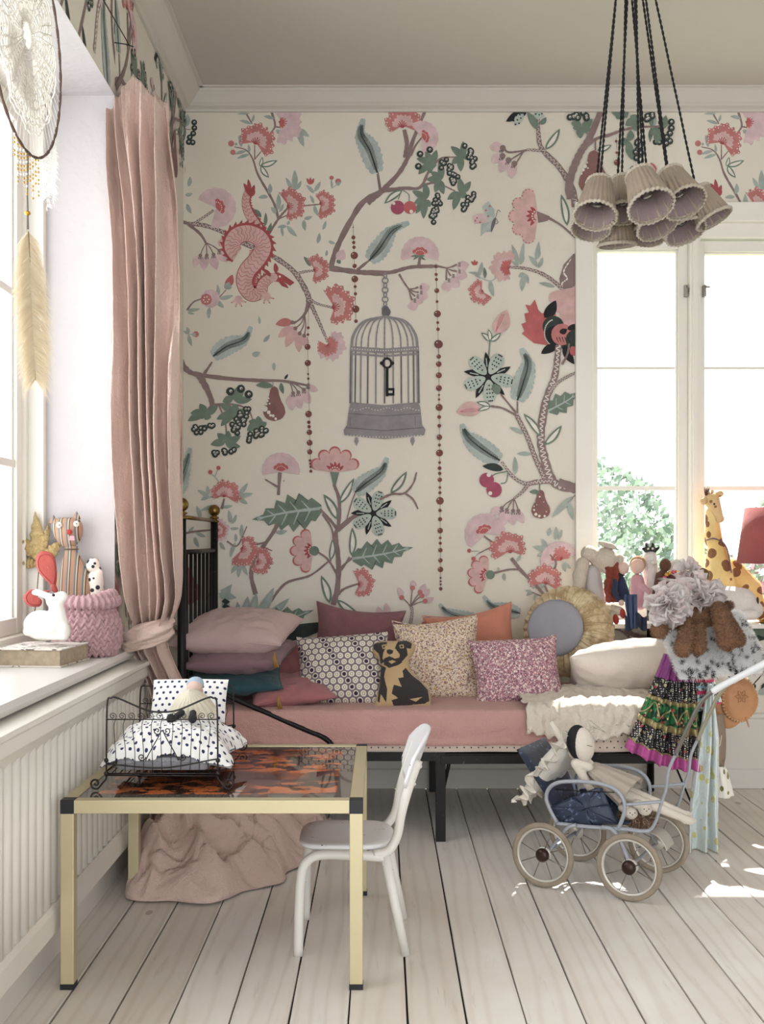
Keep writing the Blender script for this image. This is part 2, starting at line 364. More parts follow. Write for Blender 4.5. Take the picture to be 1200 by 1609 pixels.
# ---------- wallpaper print (flat print, drawn as thin coloured shapes on the paper) ----------
PAL = dict(st=(140, 120, 118), gl=(116, 132, 118), gg=(166, 176, 168), dk=(58, 66, 62), bk=(38, 38, 40), rs=(192, 124, 122), rd=(166, 82, 86), pk=(212, 176, 174),
           lp=(214, 188, 190), wh=(230, 224, 216), mr=(122, 78, 74), pr=(138, 100, 98), mg=(172, 88, 110), lt=(176, 187, 182), gy=(146, 141, 144), gd=(112, 108, 112), mt=(180, 192, 182), co=(188, 104, 104))
PK = list(PAL); SH = []                         # shapes: (triangles in pattern px, colour index)
T = [0, 0, 1]
def tp(p): return (T[0]+p[0]/T[2], T[1]+p[1]/T[2])
def poly(pts, col):
    q = [tp(p) for p in pts]; tr = tessellate_polygon([[Vector((a, c, 0)) for a, c in q]])
    SH.append(([tuple(q[i] for i in t) for t in tr], PK.index(col)))
def fanp(c, pts, col, op=0):
    q = [tp(p) for p in pts]; c = tp(c); SH.append(([(c, q[i], q[(i+1) % len(q)]) for i in range(len(q)-op)], PK.index(col)))
def circ(x, y, r, col, n=12): fanp((x, y), [(x+r*math.cos(2*PI*i/n), y+r*math.sin(2*PI*i/n)) for i in range(n)], col)
def br(pts, w, w1=None, col='st', sq=0, ns=8, j=.06):
    P = spline(pts, ns); n = len(P); w1 = w if w1 is None else w1; L = []; R = []
    for i, p in enumerate(P):
        a = P[max(i-1, 0)]; c = P[min(i+1, n-1)]; dx, dy = c[0]-a[0], c[1]-a[1]; m = math.hypot(dx, dy) or 1
        ww = (w+(w1-w)*i/(n-1))/2*(1+j*math.sin(i*2.1+p[0])*2); L.append((p[0]-dy/m*ww, p[1]+dx/m*ww)); R.append((p[0]+dy/m*ww, p[1]-dx/m*ww))
    q = []
    for i in range(n-1):
        a, c, d, e = tp(L[i]), tp(L[i+1]), tp(R[i+1]), tp(R[i]); q += [(a, c, d), (a, d, e)]
    SH.append((q, PK.index(col)))
    if sq:
        S = []; cum = 0; per = sq
        Pf = spline(pts, 60 if len(pts) < 4 else 34); k = 0
        for i in range(1, len(Pf)):
            a, c = Pf[i-1], Pf[i]; dx, dy = c[0]-a[0], c[1]-a[1]; m = math.hypot(dx, dy) or 1; cum += m
            ww = (w+(w1-w)*i/len(Pf))*.27; o_ = math.sin(cum/per*2*PI)*ww+math.sin(cum/per*4.7)*ww*.3; S.append((c[0]-dy/m*o_, c[1]+dx/m*o_))
        br_(S, max(w*.11, 2.6), 'wh')
def br_(P, w, col):
    q = []; n = len(P)
    for i in range(n-1):
        a, c = P[i], P[i+1]; dx, dy = c[0]-a[0], c[1]-a[1]; m = math.hypot(dx, dy) or 1; ux, uy = -dy/m*w/2, dx/m*w/2
        A, B_, C_, D = tp((a[0]+ux, a[1]+uy)), tp((c[0]+ux, c[1]+uy)), tp((c[0]-ux, c[1]-uy)), tp((a[0]-ux, a[1]-uy)); q += [(A, B_, C_), (A, C_, D)]
    SH.append((q, PK.index(col)))
def leaf(x0, y0, x1, y1, w, col='gg', inner=None, ser=0):
    dx, dy = x1-x0, y1-y0; L = math.hypot(dx, dy) or 1; ux, uy = dx/L, dy/L
    def pt(t, s): return (x0+dx*t-uy*s, y0+dy*t+ux*s)
    def shape(k, a=0, b_=1):
        o_ = []; n = 9
        for sd_ in (1, -1):
            rr = range(n+1) if sd_ == 1 else range(n-1, 0, -1)
            for i in rr:
                t = i/n; wd = w/2*k*math.sin(PI*t**.85)**.8 if 0 < t < 1 else 0
                if ser: wd *= 1+.28*(i % 2)
                o_.append(pt(a+(b_-a)*t+(.05 if ser and i % 2 else 0), sd_*wd+math.sin(PI*t)*w*.12))
        return o_
    s_ = shape(1); fanp(pt(.5, w*.06), s_, col)
    if inner: s2 = shape(.52, .1, .86); fanp(pt(.5, w*.06), s2, inner)
def lw(x0, y0, x1, y1, w): leaf(x0, y0, x1, y1, w, 'gl', 'wh')
def feather(pts, w):
    P = spline(pts, 10); n = len(P); L = []; R = []; L2 = []; R2 = []
    for i, p in enumerate(P):
        a = P[max(i-1, 0)]; c = P[min(i+1, n-1)]; dx, dy = c[0]-a[0], c[1]-a[1]; m = math.hypot(dx, dy) or 1; t = i/(n-1)
        pw = w/2*1.25*(math.sin(PI*min(1, t*1.1+.06)**.7)**.7 if t < .85 else .45*(1-(t-.85)*4))
        if t >= .7: pw = w/2*(.30+.25*max(0, (1-t)/.3)) if t < .97 else w/2*.2
        pw *= 1+.1*math.sin(i*2.4)
        L.append((p[0]-dy/m*pw, p[1]+dx/m*pw)); R.append((p[0]+dy/m*pw, p[1]-dx/m*pw))
    q = []
    for i in range(n-1): q += [(tp(L[i]), tp(L[i+1]), tp(R[i+1])), (tp(L[i]), tp(R[i+1]), tp(R[i]))]
    SH.append((q, PK.index('lt')))
    br([P[int(i*(n-1)*.86/5)] for i in range(6)], w*.12, w*.04, 'dk', j=0)
    for i in range(1, int(n*.84)):              # barbs
        a = P[i]; c = P[i+1]; dx, dy = c[0]-a[0], c[1]-a[1]; m = math.hypot(dx, dy) or 1; t = i/(n-1); s_ = w*.34*math.sin(PI*min(1, t+.12))**.6
        for k in (0, .5):
            x_, y_ = a[0]+dx*k, a[1]+dy*k
            for sd_ in (1, -1): br_([(x_, y_), (x_+(-dy*sd_*.75+dx*.75)/m*s_, y_+(dx*sd_*.75+dy*.75)/m*s_)], w*.026, 'dk')
def fan(x, y, ang, r, sp=100, c0='rs', c1='pk', c2='rd', dots=1, nb=9):
    sp = max(sp, 112) if c1 else sp; cc, ss = math.cos(math.radians(ang)), math.sin(math.radians(ang)); sk = .16*math.sin(x*.7+y*.3)
    def pt(q, k):                               # lopsided crescent outline with small lobes
        t = q/sp; rr = r*k*(1-.20*abs(t)**3+sk*t)*(.93+.07*math.sin(q*.31+x)+.045*abs(math.sin(q*.115)*2-1)); a = math.radians(ang+q); return (x+cc*r*.06+rr*math.cos(a), y+ss*r*.06+rr*math.sin(a))
    n = 44; fanp((x+cc*r*.12, y+ss*r*.12), [pt(-sp+2*sp*i/n, 1.03) for i in range(n+1)], c0, 1)
    if dots:
        m = int(sp/4.6)
        for i in range(m): q = pt(-sp+2*sp*(i+.5)/m, .94); circ(q[0], q[1], r*.034, 'wh', 6)
    if c1:
        fanp((x+cc*r*.1, y+ss*r*.1), [pt(-sp*.8+1.6*sp*i/n, .60) for i in range(n+1)], c1, 1)
        if dots:
            for i in range(12): q = pt(-sp*.7+1.4*sp*(i+.5)/12, .57); circ(q[0], q[1], r*.022, 'wh', 5)
    for i in range(7):
        q = math.radians(ang+(i-3)*sp*.18); l_ = .40-.04*abs(i-3); br_([(x, y), (x+r*l_*math.cos(q), y+r*l_*math.sin(q))], r*.045, c2)
def puff(x, y, ang, r, sp=105):                 # lilac puff with a small red base
    a = [(x+r*(1+.05*abs(math.sin(i*.9)))*math.cos(math.radians(ang-sp+2*sp*i/36)), y+r*(1+.05*abs(math.sin(i*.9)))*math.sin(math.radians(ang-sp+2*sp*i/36))) for i in range(37)]; fanp((x, y), a, 'lp', 1)
    a = [(x+r*.42*(1+.15*abs(math.sin(i*.8)))*math.cos(math.radians(ang-70+140*i/16)), y+r*.42*(1+.15*abs(math.sin(i*.8)))*math.sin(math.radians(ang-70+140*i/16))) for i in range(17)]; fanp((x, y), a, 'co', 1)
    for i in range(7): q = math.radians(ang-60+20*i); circ(x+r*.3*math.cos(q), y+r*.3*math.sin(q), r*.03, 'wh', 5)
def outfl(x, y, ang, r, dash=0):                # outlined pink flower, five scallops
    for k, col in ((1.0, 'co' if not dash else 'pk'), (.93, 'pk')):
        n = 50; a = []
        for i in range(n+1):
            q = -82+164*i/n; s_ = abs(math.sin(5*PI*i/n))**.6; rr = r*(.78+.22*s_)*k; a.append((x+rr*math.cos(math.radians(ang+q)), y+rr*math.sin(math.radians(ang+q))))
        fanp((x, y), a, col, 1)
        if dash: 
            for i in range(0, n, 1): circ(a[i][0], a[i][1], r*.028, 'co' if i % 2 else 'pk', 5)
            break
    for i in range(5):
        q = math.radians(ang+(i-2)*26); c_, s_ = math.cos(q), math.sin(q); leaf(x+r*.12*c_, y+r*.12*s_, x+r*.42*c_, y+r*.42*s_, r*.12, 'rd'); circ(x+r*.2*c_, y+r*.2*s_, r*.03, 'wh', 6)
def berries(pts, r=13):
    for a, c in pts: circ(a, c, r*1.12, 'dk', 9)
    for a, c in pts: circ(a+r*.1, c-r*.1, r*.40, 'wh', 7); circ(a+r*.18, c+r*.0, r*.22, 'dk', 5)
def cluster(x0, y0, x1, y1, w, n, r=13, seed=1):
    R = random.Random(seed); pts = []
    for i in range(n):
        t = (i+.5)/n; pts.append((x0+(x1-x0)*t+R.uniform(-w, w), y0+(y1-y0)*t+R.uniform(-w, w)))
    berries(pts, r)
def palm(x, y, tips, w, col='gl'):
    for a, c in tips: leaf(x, y, a, c, w, col)
def hang(x, y, tips, pet):                      # hanging blossom: stems, petals, dashes
    for i, (a, c) in enumerate(tips):
        p = pet[i]; leaf(a, c, p[0], p[1], math.hypot(p[0]-a, p[1]-c)*.6, 'lp')
    for a, c in tips:
        br([(x, y), ((x+a)/2+(a-x)*.1, (y+c)/2), (a, c)], 6, 7); circ(a, c, 12, 'st', 7)
        for k in (-9, 0, 9): br_([(a+k, c+10), (a+k, c+22)], 4, 'bk')
def petal5(x, y, r, rot=0):                     # dotted mint flower with dark leaves
    for i in range(5):
        q = math.radians(rot+36+72*i); leaf(x, y, x+r*1.0*math.cos(q), y+r*1.0*math.sin(q), r*.3, 'bk'); br_([(x+r*.4*math.cos(q), y+r*.4*math.sin(q)), (x+r*.75*math.cos(q), y+r*.75*math.sin(q))], r*.04, 'mt')
    for i in range(5):
        q = math.radians(rot+72*i); c_, s_ = math.cos(q), math.sin(q); cx, cy = x+r*.58*c_, y+r*.58*s_
        fanp((cx, cy), [(cx+r*.46*math.cos(a)*c_-r*.26*math.sin(a)*s_*(1+.3*math.cos(a)), cy+r*.46*math.cos(a)*s_+r*.26*math.sin(a)*c_*(1+.3*math.cos(a))) for a in [2*PI*k/20 for k in range(20)]], 'mt')
        for u in range(1, 6):
            for v_ in ((-1, 0, 1) if u > 1 else (0,)):
                if u == 5 and v_: v2 = v_*.5
                else: v2 = v_
                t = .2+.155*u; o_ = v2*.13*(.5+.5*t)
                circ(x+r*(t*c_-o_*s_), y+r*(t*s_+o_*c_), r*.034, 'bk', 6)
def beads(x, ys, x2=None, fx=1.0):
    x2 = x if x2 is None else x2; n = len(ys)-1
    br_([(x, ys[0][0]-20), (x2, ys[-1][0])], 2.2, 'st')
    for i, (yy, r) in enumerate(ys):
        xx = x+(x2-x)*i/n; circ(xx, yy, r*fx, 'mr', 12)
        if r > 12: circ(xx-r*.4, yy-r*.4, r*.16, 'wh', 6)
def spray(x, y, pairs, w=18):
    for a, c in pairs: leaf(x, y, a, c, w)

# --- upper left ---
T[:] = [280, 160, 3.75]
br([(-10, 640), (20, 700), (60, 718)], 16, 20); br([(50, 718), (160, 730), (290, 780), (420, 850), (540, 900), (680, 1000), (760, 1130), (770, 1190)], 24, 34, sq=24)
br([(95, 715), (150, 680), (210, 638)], 15, sq=18); br([(60, 720), (130, 780), (165, 835)], 20, 14)
hang(165, 830, [(130, 905), (168, 905), (208, 900), (242, 878)], [(92, 975), (150, 995), (228, 990), (290, 945)])
br([(770, 1160), (820, 1190), (905, 1212)], 18, 12, sq=16); br([(775, 1180), (830, 1300), (880, 1415)], 26, 14, sq=20)
br([(770, 1180), (745, 1250), (680, 1310)], 26, 8); br([(700, 1012), (750, 1000), (800, 995)], 18, 12, sq=16)
br([(520, 800), (590, 690), (650, 620)], 16, 12); br([(590, 690), (560, 590), (470, 430), (440, 340), (400, 285), (330, 265)], 18, 5); br([(450, 340), (490, 290)], 8, 5); br([(450, 340), (450, 255)], 8, 6); br([(590, 690), (650, 665)], 10, 5)
br([(395, 60), (435, 130)], 10, 8); br([(550, 60), (570, 140), (540, 190)], 14, 8); br([(565, 145), (620, 155)], 12, 6); br([(745, 612), (845, 603)], 9, 7)
br([(895, 985), (935, 860), (1010, 710), (1090, 590), (1210, 520)], 34, 30); br([(890, 980), (1060, 1003), (1210, 1015)], 34, 26); br([(1055, 990), (1130, 930)], 20, 12); br([(1190, 530), (1172, 425)], 14, 8)
br([(50, 1228), (90, 1180), (140, 1160)], 10, 8); br([(235, 1160), (282, 1108)], 8, 5); br([(510, 735), (520, 800)], 8, 10, 'gl'); br([(60, 1370), (100, 1370)], 5, 5, 'gg')
for a in [(60, 1370, 50, 1325, 22), (60, 1370, 80, 1440, 24), (60, 1370, 30, 1350, 18), (50, 1228, 130, 1220, 22), (55, 1240, 95, 1250, 16), (235, 1150, 230, 1075, 22), (240, 1160, 325, 1140, 26), (225, 1165, 270, 1215, 28), (185, 1210, 180, 1280, 26),
          (430, 130, 360, 110, 20), (420, 70, 345, 72, 14), (432, 120, 447, 75, 16), (565, 100, 502, 85, 22), (372, 268, 355, 195, 22), (420, 310, 345, 335, 20), (400, 290, 330, 310, 20), (418, 300, 412, 248, 16), (530, 560, 470, 565, 24), (535, 545, 540, 480, 28), (575, 660, 545, 620, 26), (585, 640, 590, 540, 30), (595, 650, 620, 600, 20),
          (680, 520, 685, 400, 36), (668, 520, 632, 445, 24), (690, 520, 725, 465, 24), (640, 735, 585, 740, 22), (610, 735, 618, 795, 18), (640, 730, 700, 795, 28), (640, 725, 655, 700, 18), (740, 690, 790, 675, 22), (740, 695, 748, 760, 26), (800, 540, 752, 490, 22), (800, 530, 838, 468, 24), (798, 600, 775, 550, 18), (800, 610, 825, 675, 24), (905, 510, 900, 460, 14),
          (600, 190, 575, 165, 26), (620, 165, 650, 200, 30), (612, 180, 628, 245, 34), (720, 160, 770, 205, 32), (712, 165, 740, 265, 36), (850, 755, 870, 700, 20), (820, 835, 832, 770, 24), (885, 820, 925, 835, 20), (870, 910, 875, 872, 16), (480, 1310, 472, 1262, 16), (500, 1415, 540, 1370, 24), (435, 1490, 480, 1480, 28),
          (45, 150, 55, 70, 34), (60, 500, 70, 440, 26), (40, 550, 85, 540, 22), (50, 600, 78, 660, 26)]: leaf(*a)
for a in [(480, 380, 495, 325, 24), (485, 378, 585, 345, 34), (485, 378, 535, 448, 34)]: lw(*a)
for a in [(490, 680, 430, 632, 32), (510, 735, 515, 652, 22), (515, 745, 470, 722, 20), (520, 790, 548, 712, 26)]: leaf(*a, 'gl')
leaf(780, 970, 738, 912, 26, 'gl'); leaf(940, 925, 955, 955, 26, 'gl'); leaf(935, 930, 975, 870, 60, 'lp')
fan(450, 250, -65, 112, 118); fan(596, 122, -10, 118, 100, 'lp', 'lp', dots=0); fan(590, 118, 10, 38, 70, 'co', None)
puff(222, 625, -25, 115, 130); fan(640, 618, -12, 100, 108); fan(832, 600, -10, 84, 105); fan(795, 992, -12, 86, 110); fan(905, 1212, -8, 122, 92); fan(885, 1420, 30, 95, 110, 'lp', None, dots=0); fan(878, 1430, 55, 62, 150, 'rs', None)
circ(190, 1160, 56, 'lp', 9); circ(165, 1165, 35, 'rs', 8); [circ(165+16*math.cos(i), 1165+16*math.sin(i), 5, 'wh', 5) for i in range(6)]
leaf(278, 1095, 320, 1018, 46, 'co'); leaf(278, 1105, 300, 1062, 46, 'gg'); circ(312, 246, 18, 'rs'); circ(322, 298, 16, 'rs'); circ(340, 250, 8, 'gg'); circ(903, 448, 13, 'rs'); circ(942, 470, 18, 'rs'); circ(942, 482, 13, 'gg'); br([(905, 455), (903, 510)], 4, 4, 'gg'); br([(938, 485), (905, 510)], 4, 4, 'gg'); circ(104, 1370, 18, 'rs'); circ(92, 1372, 12, 'gg')
for a in [(775, 488, 755, 450), (775, 488, 778, 445), (778, 488, 800, 450)]: leaf(*a, 18, 'co')
leaf(675, 1300, 572, 1312, 50, 'rs'); leaf(690, 1330, 588, 1388, 56, 'pk'); leaf(700, 1345, 632, 1448, 58, 'pk'); leaf(720, 1360, 712, 1478, 52, 'pk'); leaf(745, 1380, 765, 1455, 44, 'pk')
for a, c in ((672, 1300), (690, 1335), (715, 1365), (742, 1378)): br([(745, 1250), ((a+760)/2, (c+1270)/2), (a, c)], 6, 8); circ(a, c, 13, 'st', 7)
berries([(94, 122), (95, 155), (88, 188), (68, 210), (85, 240), (62, 238)], 16); br([(35, 160), (75, 165)], 4, 4); leaf(40, 150, 20, 60, 30, 'gl'); leaf(40, 150, 30, 240, 26, 'gl')
feather([(1172, 418), (1125, 280), (1075, 190), (1090, 100)], 96); feather([(1125, 935), (1190, 860), (1260, 760), (1360, 712)], 92); feather([(205, 1500), (290, 1440), (390, 1400), (430, 1325)], 84)
# dragon: body, belly scales, crest, head, claws
dr = [(415, 520), (400, 590), (420, 660), (470, 740), (505, 830), (490, 900), (420, 920), (345, 905), (312, 850), (340, 790), (410, 770), (480, 800), (505, 860), (470, 930), (410, 1000), (395, 1070), (430, 1130), (480, 1120), (500, 1070), (545, 1030)]
P = spline(dr, 10); m = len(P)
def wid(t): return 22+34*min(1, t*2.2)-26*max(0, (t-.75)*4)
def off(i, s_):
    a = P[max(i-1, 0)]; c = P[min(i+1, m-1)]; dx, dy = c[0]-a[0], c[1]-a[1]; q = math.hypot(dx, dy) or 1; return (P[i][0]-dy/q*s_, P[i][1]+dx/q*s_)
def dseg(i0, i1):
    for i in range(i0, min(i1, m-2), 3):        # crest
        a, c = off(i, -wid(i/m)*.9), off(min(i+3, m-1), -wid(i/m)*.9); t_ = off(min(i+3, m-1), -wid(i/m)*1.35); poly([a, c, t_], 'rd')
    q = []
    for i in range(i0, min(i1, m-1)): A, B_, C_, D = tp(off(i, -wid(i/m))), tp(off(i+1, -wid((i+1)/m))), tp(off(i+1, wid((i+1)/m))), tp(off(i, wid(i/m))); q += [(A, B_, C_), (A, C_, D)]
    SH.append((q, PK.index('rd')))
    q = []
    for i in range(i0, min(i1, m-1)): A, B_, C_, D = tp(off(i, -wid(i/m)*.74)), tp(off(i+1, -wid((i+1)/m)*.74)), tp(off(i+1, wid((i+1)/m)*.92)), tp(off(i, wid(i/m)*.92)); q += [(A, B_, C_), (A, C_, D)]
    SH.append((q, PK.index('pk')))
    for i in range(i0+1, min(i1, m-3), 3):
        for s0, s1 in ((-.7, 0), (0, .85)):
            k = 1 if s0 < 0 else 2; br_([off(i, wid(i/m)*s0), off(min(i+k, m-1), wid(i/m)*(s0*.6+s1*.4)), off(min(i+k, m-1), wid(i/m)*(s0*.4+s1*.6)), off(i, wid(i/m)*s1)], 4, 'rs')
poly([(285, 775), (330, 770), (330, 800), (270, 830), (262, 860), (240, 850), (232, 825)], 'pk')
dseg(0, 60); br([(355, 820), (410, 845), (465, 870)], 26, 24, sq=22); dseg(70, m-1)
for a in [(415, 540, 385, 480), (418, 540, 412, 455), (425, 540, 450, 490), (430, 560, 390, 500), (430, 560, 448, 510)]: leaf(*a, 24, 'rd')
poly([(520, 1010), (560, 1060), (590, 1060), (610, 1085), (650, 1100), (640, 1080), (620, 1060), (660, 1085), (685, 1065), (620, 1020), (585, 1005), (560, 1010)], 'rd'); circ(560, 1035, 26, 'pk'); leaf(545, 1030, 500, 985, 24, 'rd'); leaf(575, 1010, 570, 950, 28, 'rd'); circ(598, 1030, 7, 'wh', 6)
for x_, y_ in ((355, 1165), (520, 1145)):
    circ(x_, y_, 24, 'pk', 8)
    for k in range(4): q = math.radians(20+45*k); leaf(x_, y_, x_+46*math.cos(q), y_+46*math.sin(q), 14, 'pk'); circ(x_+44*math.cos(q), y_+44*math.sin(q), 4, 'rd', 5)
beads(1030, [(740, 4), (800, 12), (830, 10), (858, 10), (906, 22), (968, 13), (1045, 20), (1090, 9), (1132, 10), (1222, 22), (1293, 11)], 1047)
beads(768, [(1210, 3), (1332, 9), (1372, 8), (1445, 17)], 762)
# --- upper middle ---
T[:] = [580, 160, 3.636]
br([(-10, 580), (60, 520), (160, 420), (220, 320), (250, 220), (320, 50)], 32, 18); br([(205, 320), (215, 240), (200, 160)], 26, 20); br([(235, 310), (265, 250), (300, 205)], 14, 9); br([(66, 512), (50, 405)], 12, 10)
br([(80, 508), (200, 495), (290, 490), (340, 400), (400, 330), (460, 315)], 24, 8); br([(300, 480), (380, 465), (490, 510)], 14, 7); br([(455, 318), (500, 315)], 8, 6)
br([(-10, 975), (120, 975), (240, 945), (390, 940)], 24, 20); br([(282, 940), (290, 880)], 20, 12); br([(170, 985), (200, 1035), (225, 1070)], 14, 8); br([(390, 940), (440, 950)], 14, 8)
fan(190, 150, -95, 112, 112); puff(300, 205, -20, 92, 110)
for x_, y_, tt in [(350, 355, [(280, 415), (270, 325), (320, 285), (385, 275), (385, 365), (350, 410)]), (530, 320, [(465, 255), (535, 225), (470, 355), (522, 400), (560, 300)]), (410, 450, [(325, 445), (350, 400), (375, 520), (425, 530), (400, 330)]), (325, 560, [(245, 510), (255, 580), (315, 460), (310, 670), (265, 640), (350, 600)]), (520, 520, [(445, 560), (515, 435), (580, 455), (480, 620), (560, 540)])]: palm(x_, y_, tt, 40)
cluster(560, 260, 600, 375, 22, 15, 16, 2); cluster(425, 340, 490, 460, 26, 20, 15, 3); cluster(400, 545, 350, 680, 18, 17, 15, 4); cluster(595, 515, 530, 630, 14, 12, 15, 5); berries([(290, 300), (280, 370), (345, 275)], 18)
lw(190, 505, 85, 583, 40); br([(185, 505), (165, 560)], 5, 5, 'gl'); br([(190, 505), (225, 530), (228, 570)], 5, 5, 'gl'); circ(162, 605, 40, 'mg', 18); circ(232, 605, 37, 'co', 18); circ(140, 582, 9, 'wh', 8); circ(240, 628, 11, 'wh', 8)
puff(290, 880, -90, 105, 105); palm(285, 880, [(235, 885), (250, 905), (322, 905), (318, 880)], 12)
beads(380, [(942, 9), (987, 9), (1016, 9), (1080, 14), (1142, 8), (1212, 20), (1262, 8), (1300, 10), (1385, 24), (1455, 10)], 396)
for i, (a, c, p) in enumerate([(500, 935, (570, 930)), (502, 970, (560, 1000)), (470, 1000, (515, 1060)), (440, 1025, (455, 1085)), (285, 1060, (345, 1055)), (290, 1090, (335, 1120)), (270, 1115, (305, 1150)), (248, 1138, (262, 1195))]): leaf(a, c, p[0], p[1], 60, 'lp')
for o_, tt in (((440, 950), [(500, 930), (500, 970), (465, 995), (440, 1020)]), ((225, 1070), [(280, 1060), (282, 1090), (262, 1112), (245, 1135)])):
    for a, c in tt:
        br([o_, ((o_[0]+a)/2, (o_[1]+c)/2+4), (a, c)], 6, 11); [br_([(a+8, c-8+k*8), (a+22, c-6+k*8)], 4, 'bk') for k in range(3)]
# butterfly
poly([(690, 690), (645, 600), (680, 570), (715, 620), (715, 670)], 'lt'); poly([(690, 690), (600, 700), (590, 655), (610, 640), (650, 640)], 'lp'); poly([(690, 690), (650, 640), (715, 660)], 'mt'); poly([(700, 680), (640, 700), (635, 770), (660, 745), (700, 740)], 'lt'); leaf(722, 660, 695, 748, 20, 'gd')
[circ(a, c, 6, 'co', 6) for a, c in ((687, 597), (665, 622), (615, 665), (632, 690), (605, 680), (680, 655))]; br([(722, 660), (735, 620), (750, 630)], 3, 3, 'gd'); br([(722, 665), (735, 690), (722, 700)], 3, 3, 'gd')
outfl(962, 655, 180, 165, 1); poly([(955, 625), (1030, 655), (1020, 680), (965, 692)], 'st'); br([(1020, 662), (1100, 710), (1190, 790)], 14, 10); lw(1130, 710, 1095, 530, 46); lw(1005, 275, 1088, 155, 44)
# right tree
br([(965, 90), (965, 180), (985, 270), (1080, 370), (1150, 480), (1180, 600)], 18, 44, sq=26); br([(985, 280), (900, 275)], 18, 14, sq=18); br([(900, 278), (800, 290), (770, 270)], 12, 10); br([(890, 280), (810, 330)], 10, 8); br([(880, 285), (840, 350)], 8, 8)
for a, c, p in [(762, 265, (685, 262)), (760, 310, (700, 350)), (795, 335, (745, 405)), (828, 355, (812, 440))]: leaf(a, c, p[0], p[1], 56, 'lp'); circ(a, c, 18, 'st', 7); [br_([(a-16+k*9, c+12), (a-18+k*9, c+26)], 4, 'bk') for k in range(3)]
leaf(960, 160, 900, 60, 44, 'gl'); leaf(975, 130, 1010, 90, 30, 'gl'); leaf(900, 60, 780, 115, 50, 'bk'); leaf(880, 70, 830, 140, 46, 'mt'); leaf(940, 60, 1000, 85, 50, 'mt')
[circ(a, c, 5, 'bk', 6) for a, c in ((820, 90), (840, 80), (860, 75), (825, 110), (845, 105), (865, 95), (835, 130), (855, 125), (950, 72), (970, 76), (985, 70))]
# trunk piece, twig and flowers at mid right
poly([(1165, 870), (1110, 930), (1085, 1010), (1090, 1050), (1120, 1090), (1160, 1060), (1260, 1010), (1240, 860)], 'st'); br([(1150, 900), (1110, 970), (1130, 1010), (1100, 1040), (1110, 1090)], 5, 5, 'wh', j=.5)
br([(800, 945), (900, 955), (1000, 990), (1090, 1060), (1110, 1110)], 14, 26, sq=20)
for a in [(850, 935, 812, 815, 28), (860, 925, 880, 805, 24), (860, 930, 882, 870, 24), (850, 940, 812, 912, 18), (960, 945, 910, 880, 26), (950, 905, 968, 800, 28), (945, 900, 978, 855, 24), (965, 950, 990, 888, 24), (890, 985, 850, 1000, 26), (890, 985, 870, 1085, 32), (895, 985, 910, 1040, 24), (1060, 1060, 965, 1035, 24), (640, 990, 565, 975, 16), (620, 1000, 645, 915, 24), (690, 1020, 710, 1115, 30), (640, 1010, 600, 990, 14)]: leaf(*a)
br([(620, 1000), (690, 1025), (730, 1000)], 7, 6, 'lt'); leaf(660, 1010, 655, 945, 20, 'gl')
fan(790, 950, 190, 90, 118, 'pk', 'lp', dots=0); fan(800, 950, 185, 48, 110, 'co', None); fan(650, 1080, 150, 75, 118); 
for a in [(600, 935, 580, 912), (600, 935, 600, 903), (602, 935, 618, 910)]: leaf(*a, 14, 'co')
# dark faced blossom beside the window
poly([(1035, 1395), (940, 1380), (870, 1325), (885, 1310), (868, 1270), (895, 1260), (885, 1210), (912, 1205), (890, 1160), (920, 1165), (945, 1130), (965, 1190), (985, 1210), (1060, 1190), (1080, 1300)], 'co')
poly([(1060, 1080), (1175, 1060), (1300, 1080), (1300, 1300), (1100, 1300)], 'pk'); circ(1060, 1120, 36, 'pk', 12); circ(1090, 1170, 40, 'pk', 12); leaf(1000, 1235, 1065, 1135, 62, 'bk'); circ(1050, 1285, 62, 'dk', 18); circ(1060, 1340, 60, 'bk', 18); circ(1110, 1360, 52, 'dk', 14); circ(1100, 1330, 62, 'rs', 16); leaf(1085, 1318, 1130, 1300, 34, 'bk'); leaf(1130, 1300, 1190, 1270, 34, 'bk'); circ(1180, 1360, 60, 'dk', 14)
for k in range(5): br([(1068+16*k, 1345), (1074+16*k, 1362), (1068+16*k+12, 1372)], 5, 3, 'bk')
for k in range(22): q = PI*.55+k*.13; circ(1058+58*math.cos(q), 1320+68*math.sin(q)*1.1, 4, 'wh', 5)
leaf(1075, 1395, 980, 1440, 50, 'bk'); leaf(1110, 1390, 1170, 1500, 50, 'bk'); leaf(1150, 1400, 1200, 1450, 50, 'co')
# --- lower left ---
T[:] = [280, 540, 3.656]
br([(0, 70), (40, 140), (100, 175), (280, 200), (460, 212), (600, 215), (740, 240)], 34, 12); br([(150, 175), (195, 105)], 18, 10); br([(120, 180), (170, 270), (195, 345), (175, 390)], 40, 22); br([(200, 350), (320, 350), (400, 380), (430, 440)], 12, 7); br([(235, 355), (270, 450), (280, 560)], 10, 8)
hang(640, 220, [(660, 285), (690, 280), (722, 265), (745, 240)], [(655, 385), (705, 375), (760, 345), (805, 270)])
for x_, y_, tt in [(150, 405, [(55, 445), (70, 400), (125, 345), (230, 355), (190, 425), (120, 430)]), (315, 320, [(255, 335), (290, 255), (340, 250), (375, 275), (425, 320)]), (325, 400, [(220, 435), (240, 350), (245, 475), (320, 345), (390, 380), (370, 430)]), (455, 470, [(395, 500), (405, 445), (460, 415), (510, 455), (480, 490)]), (270, 570, [(185, 580), (225, 515), (290, 500), (360, 530), (358, 592), (240, 545)])]: palm(x_, y_, tt, 44)
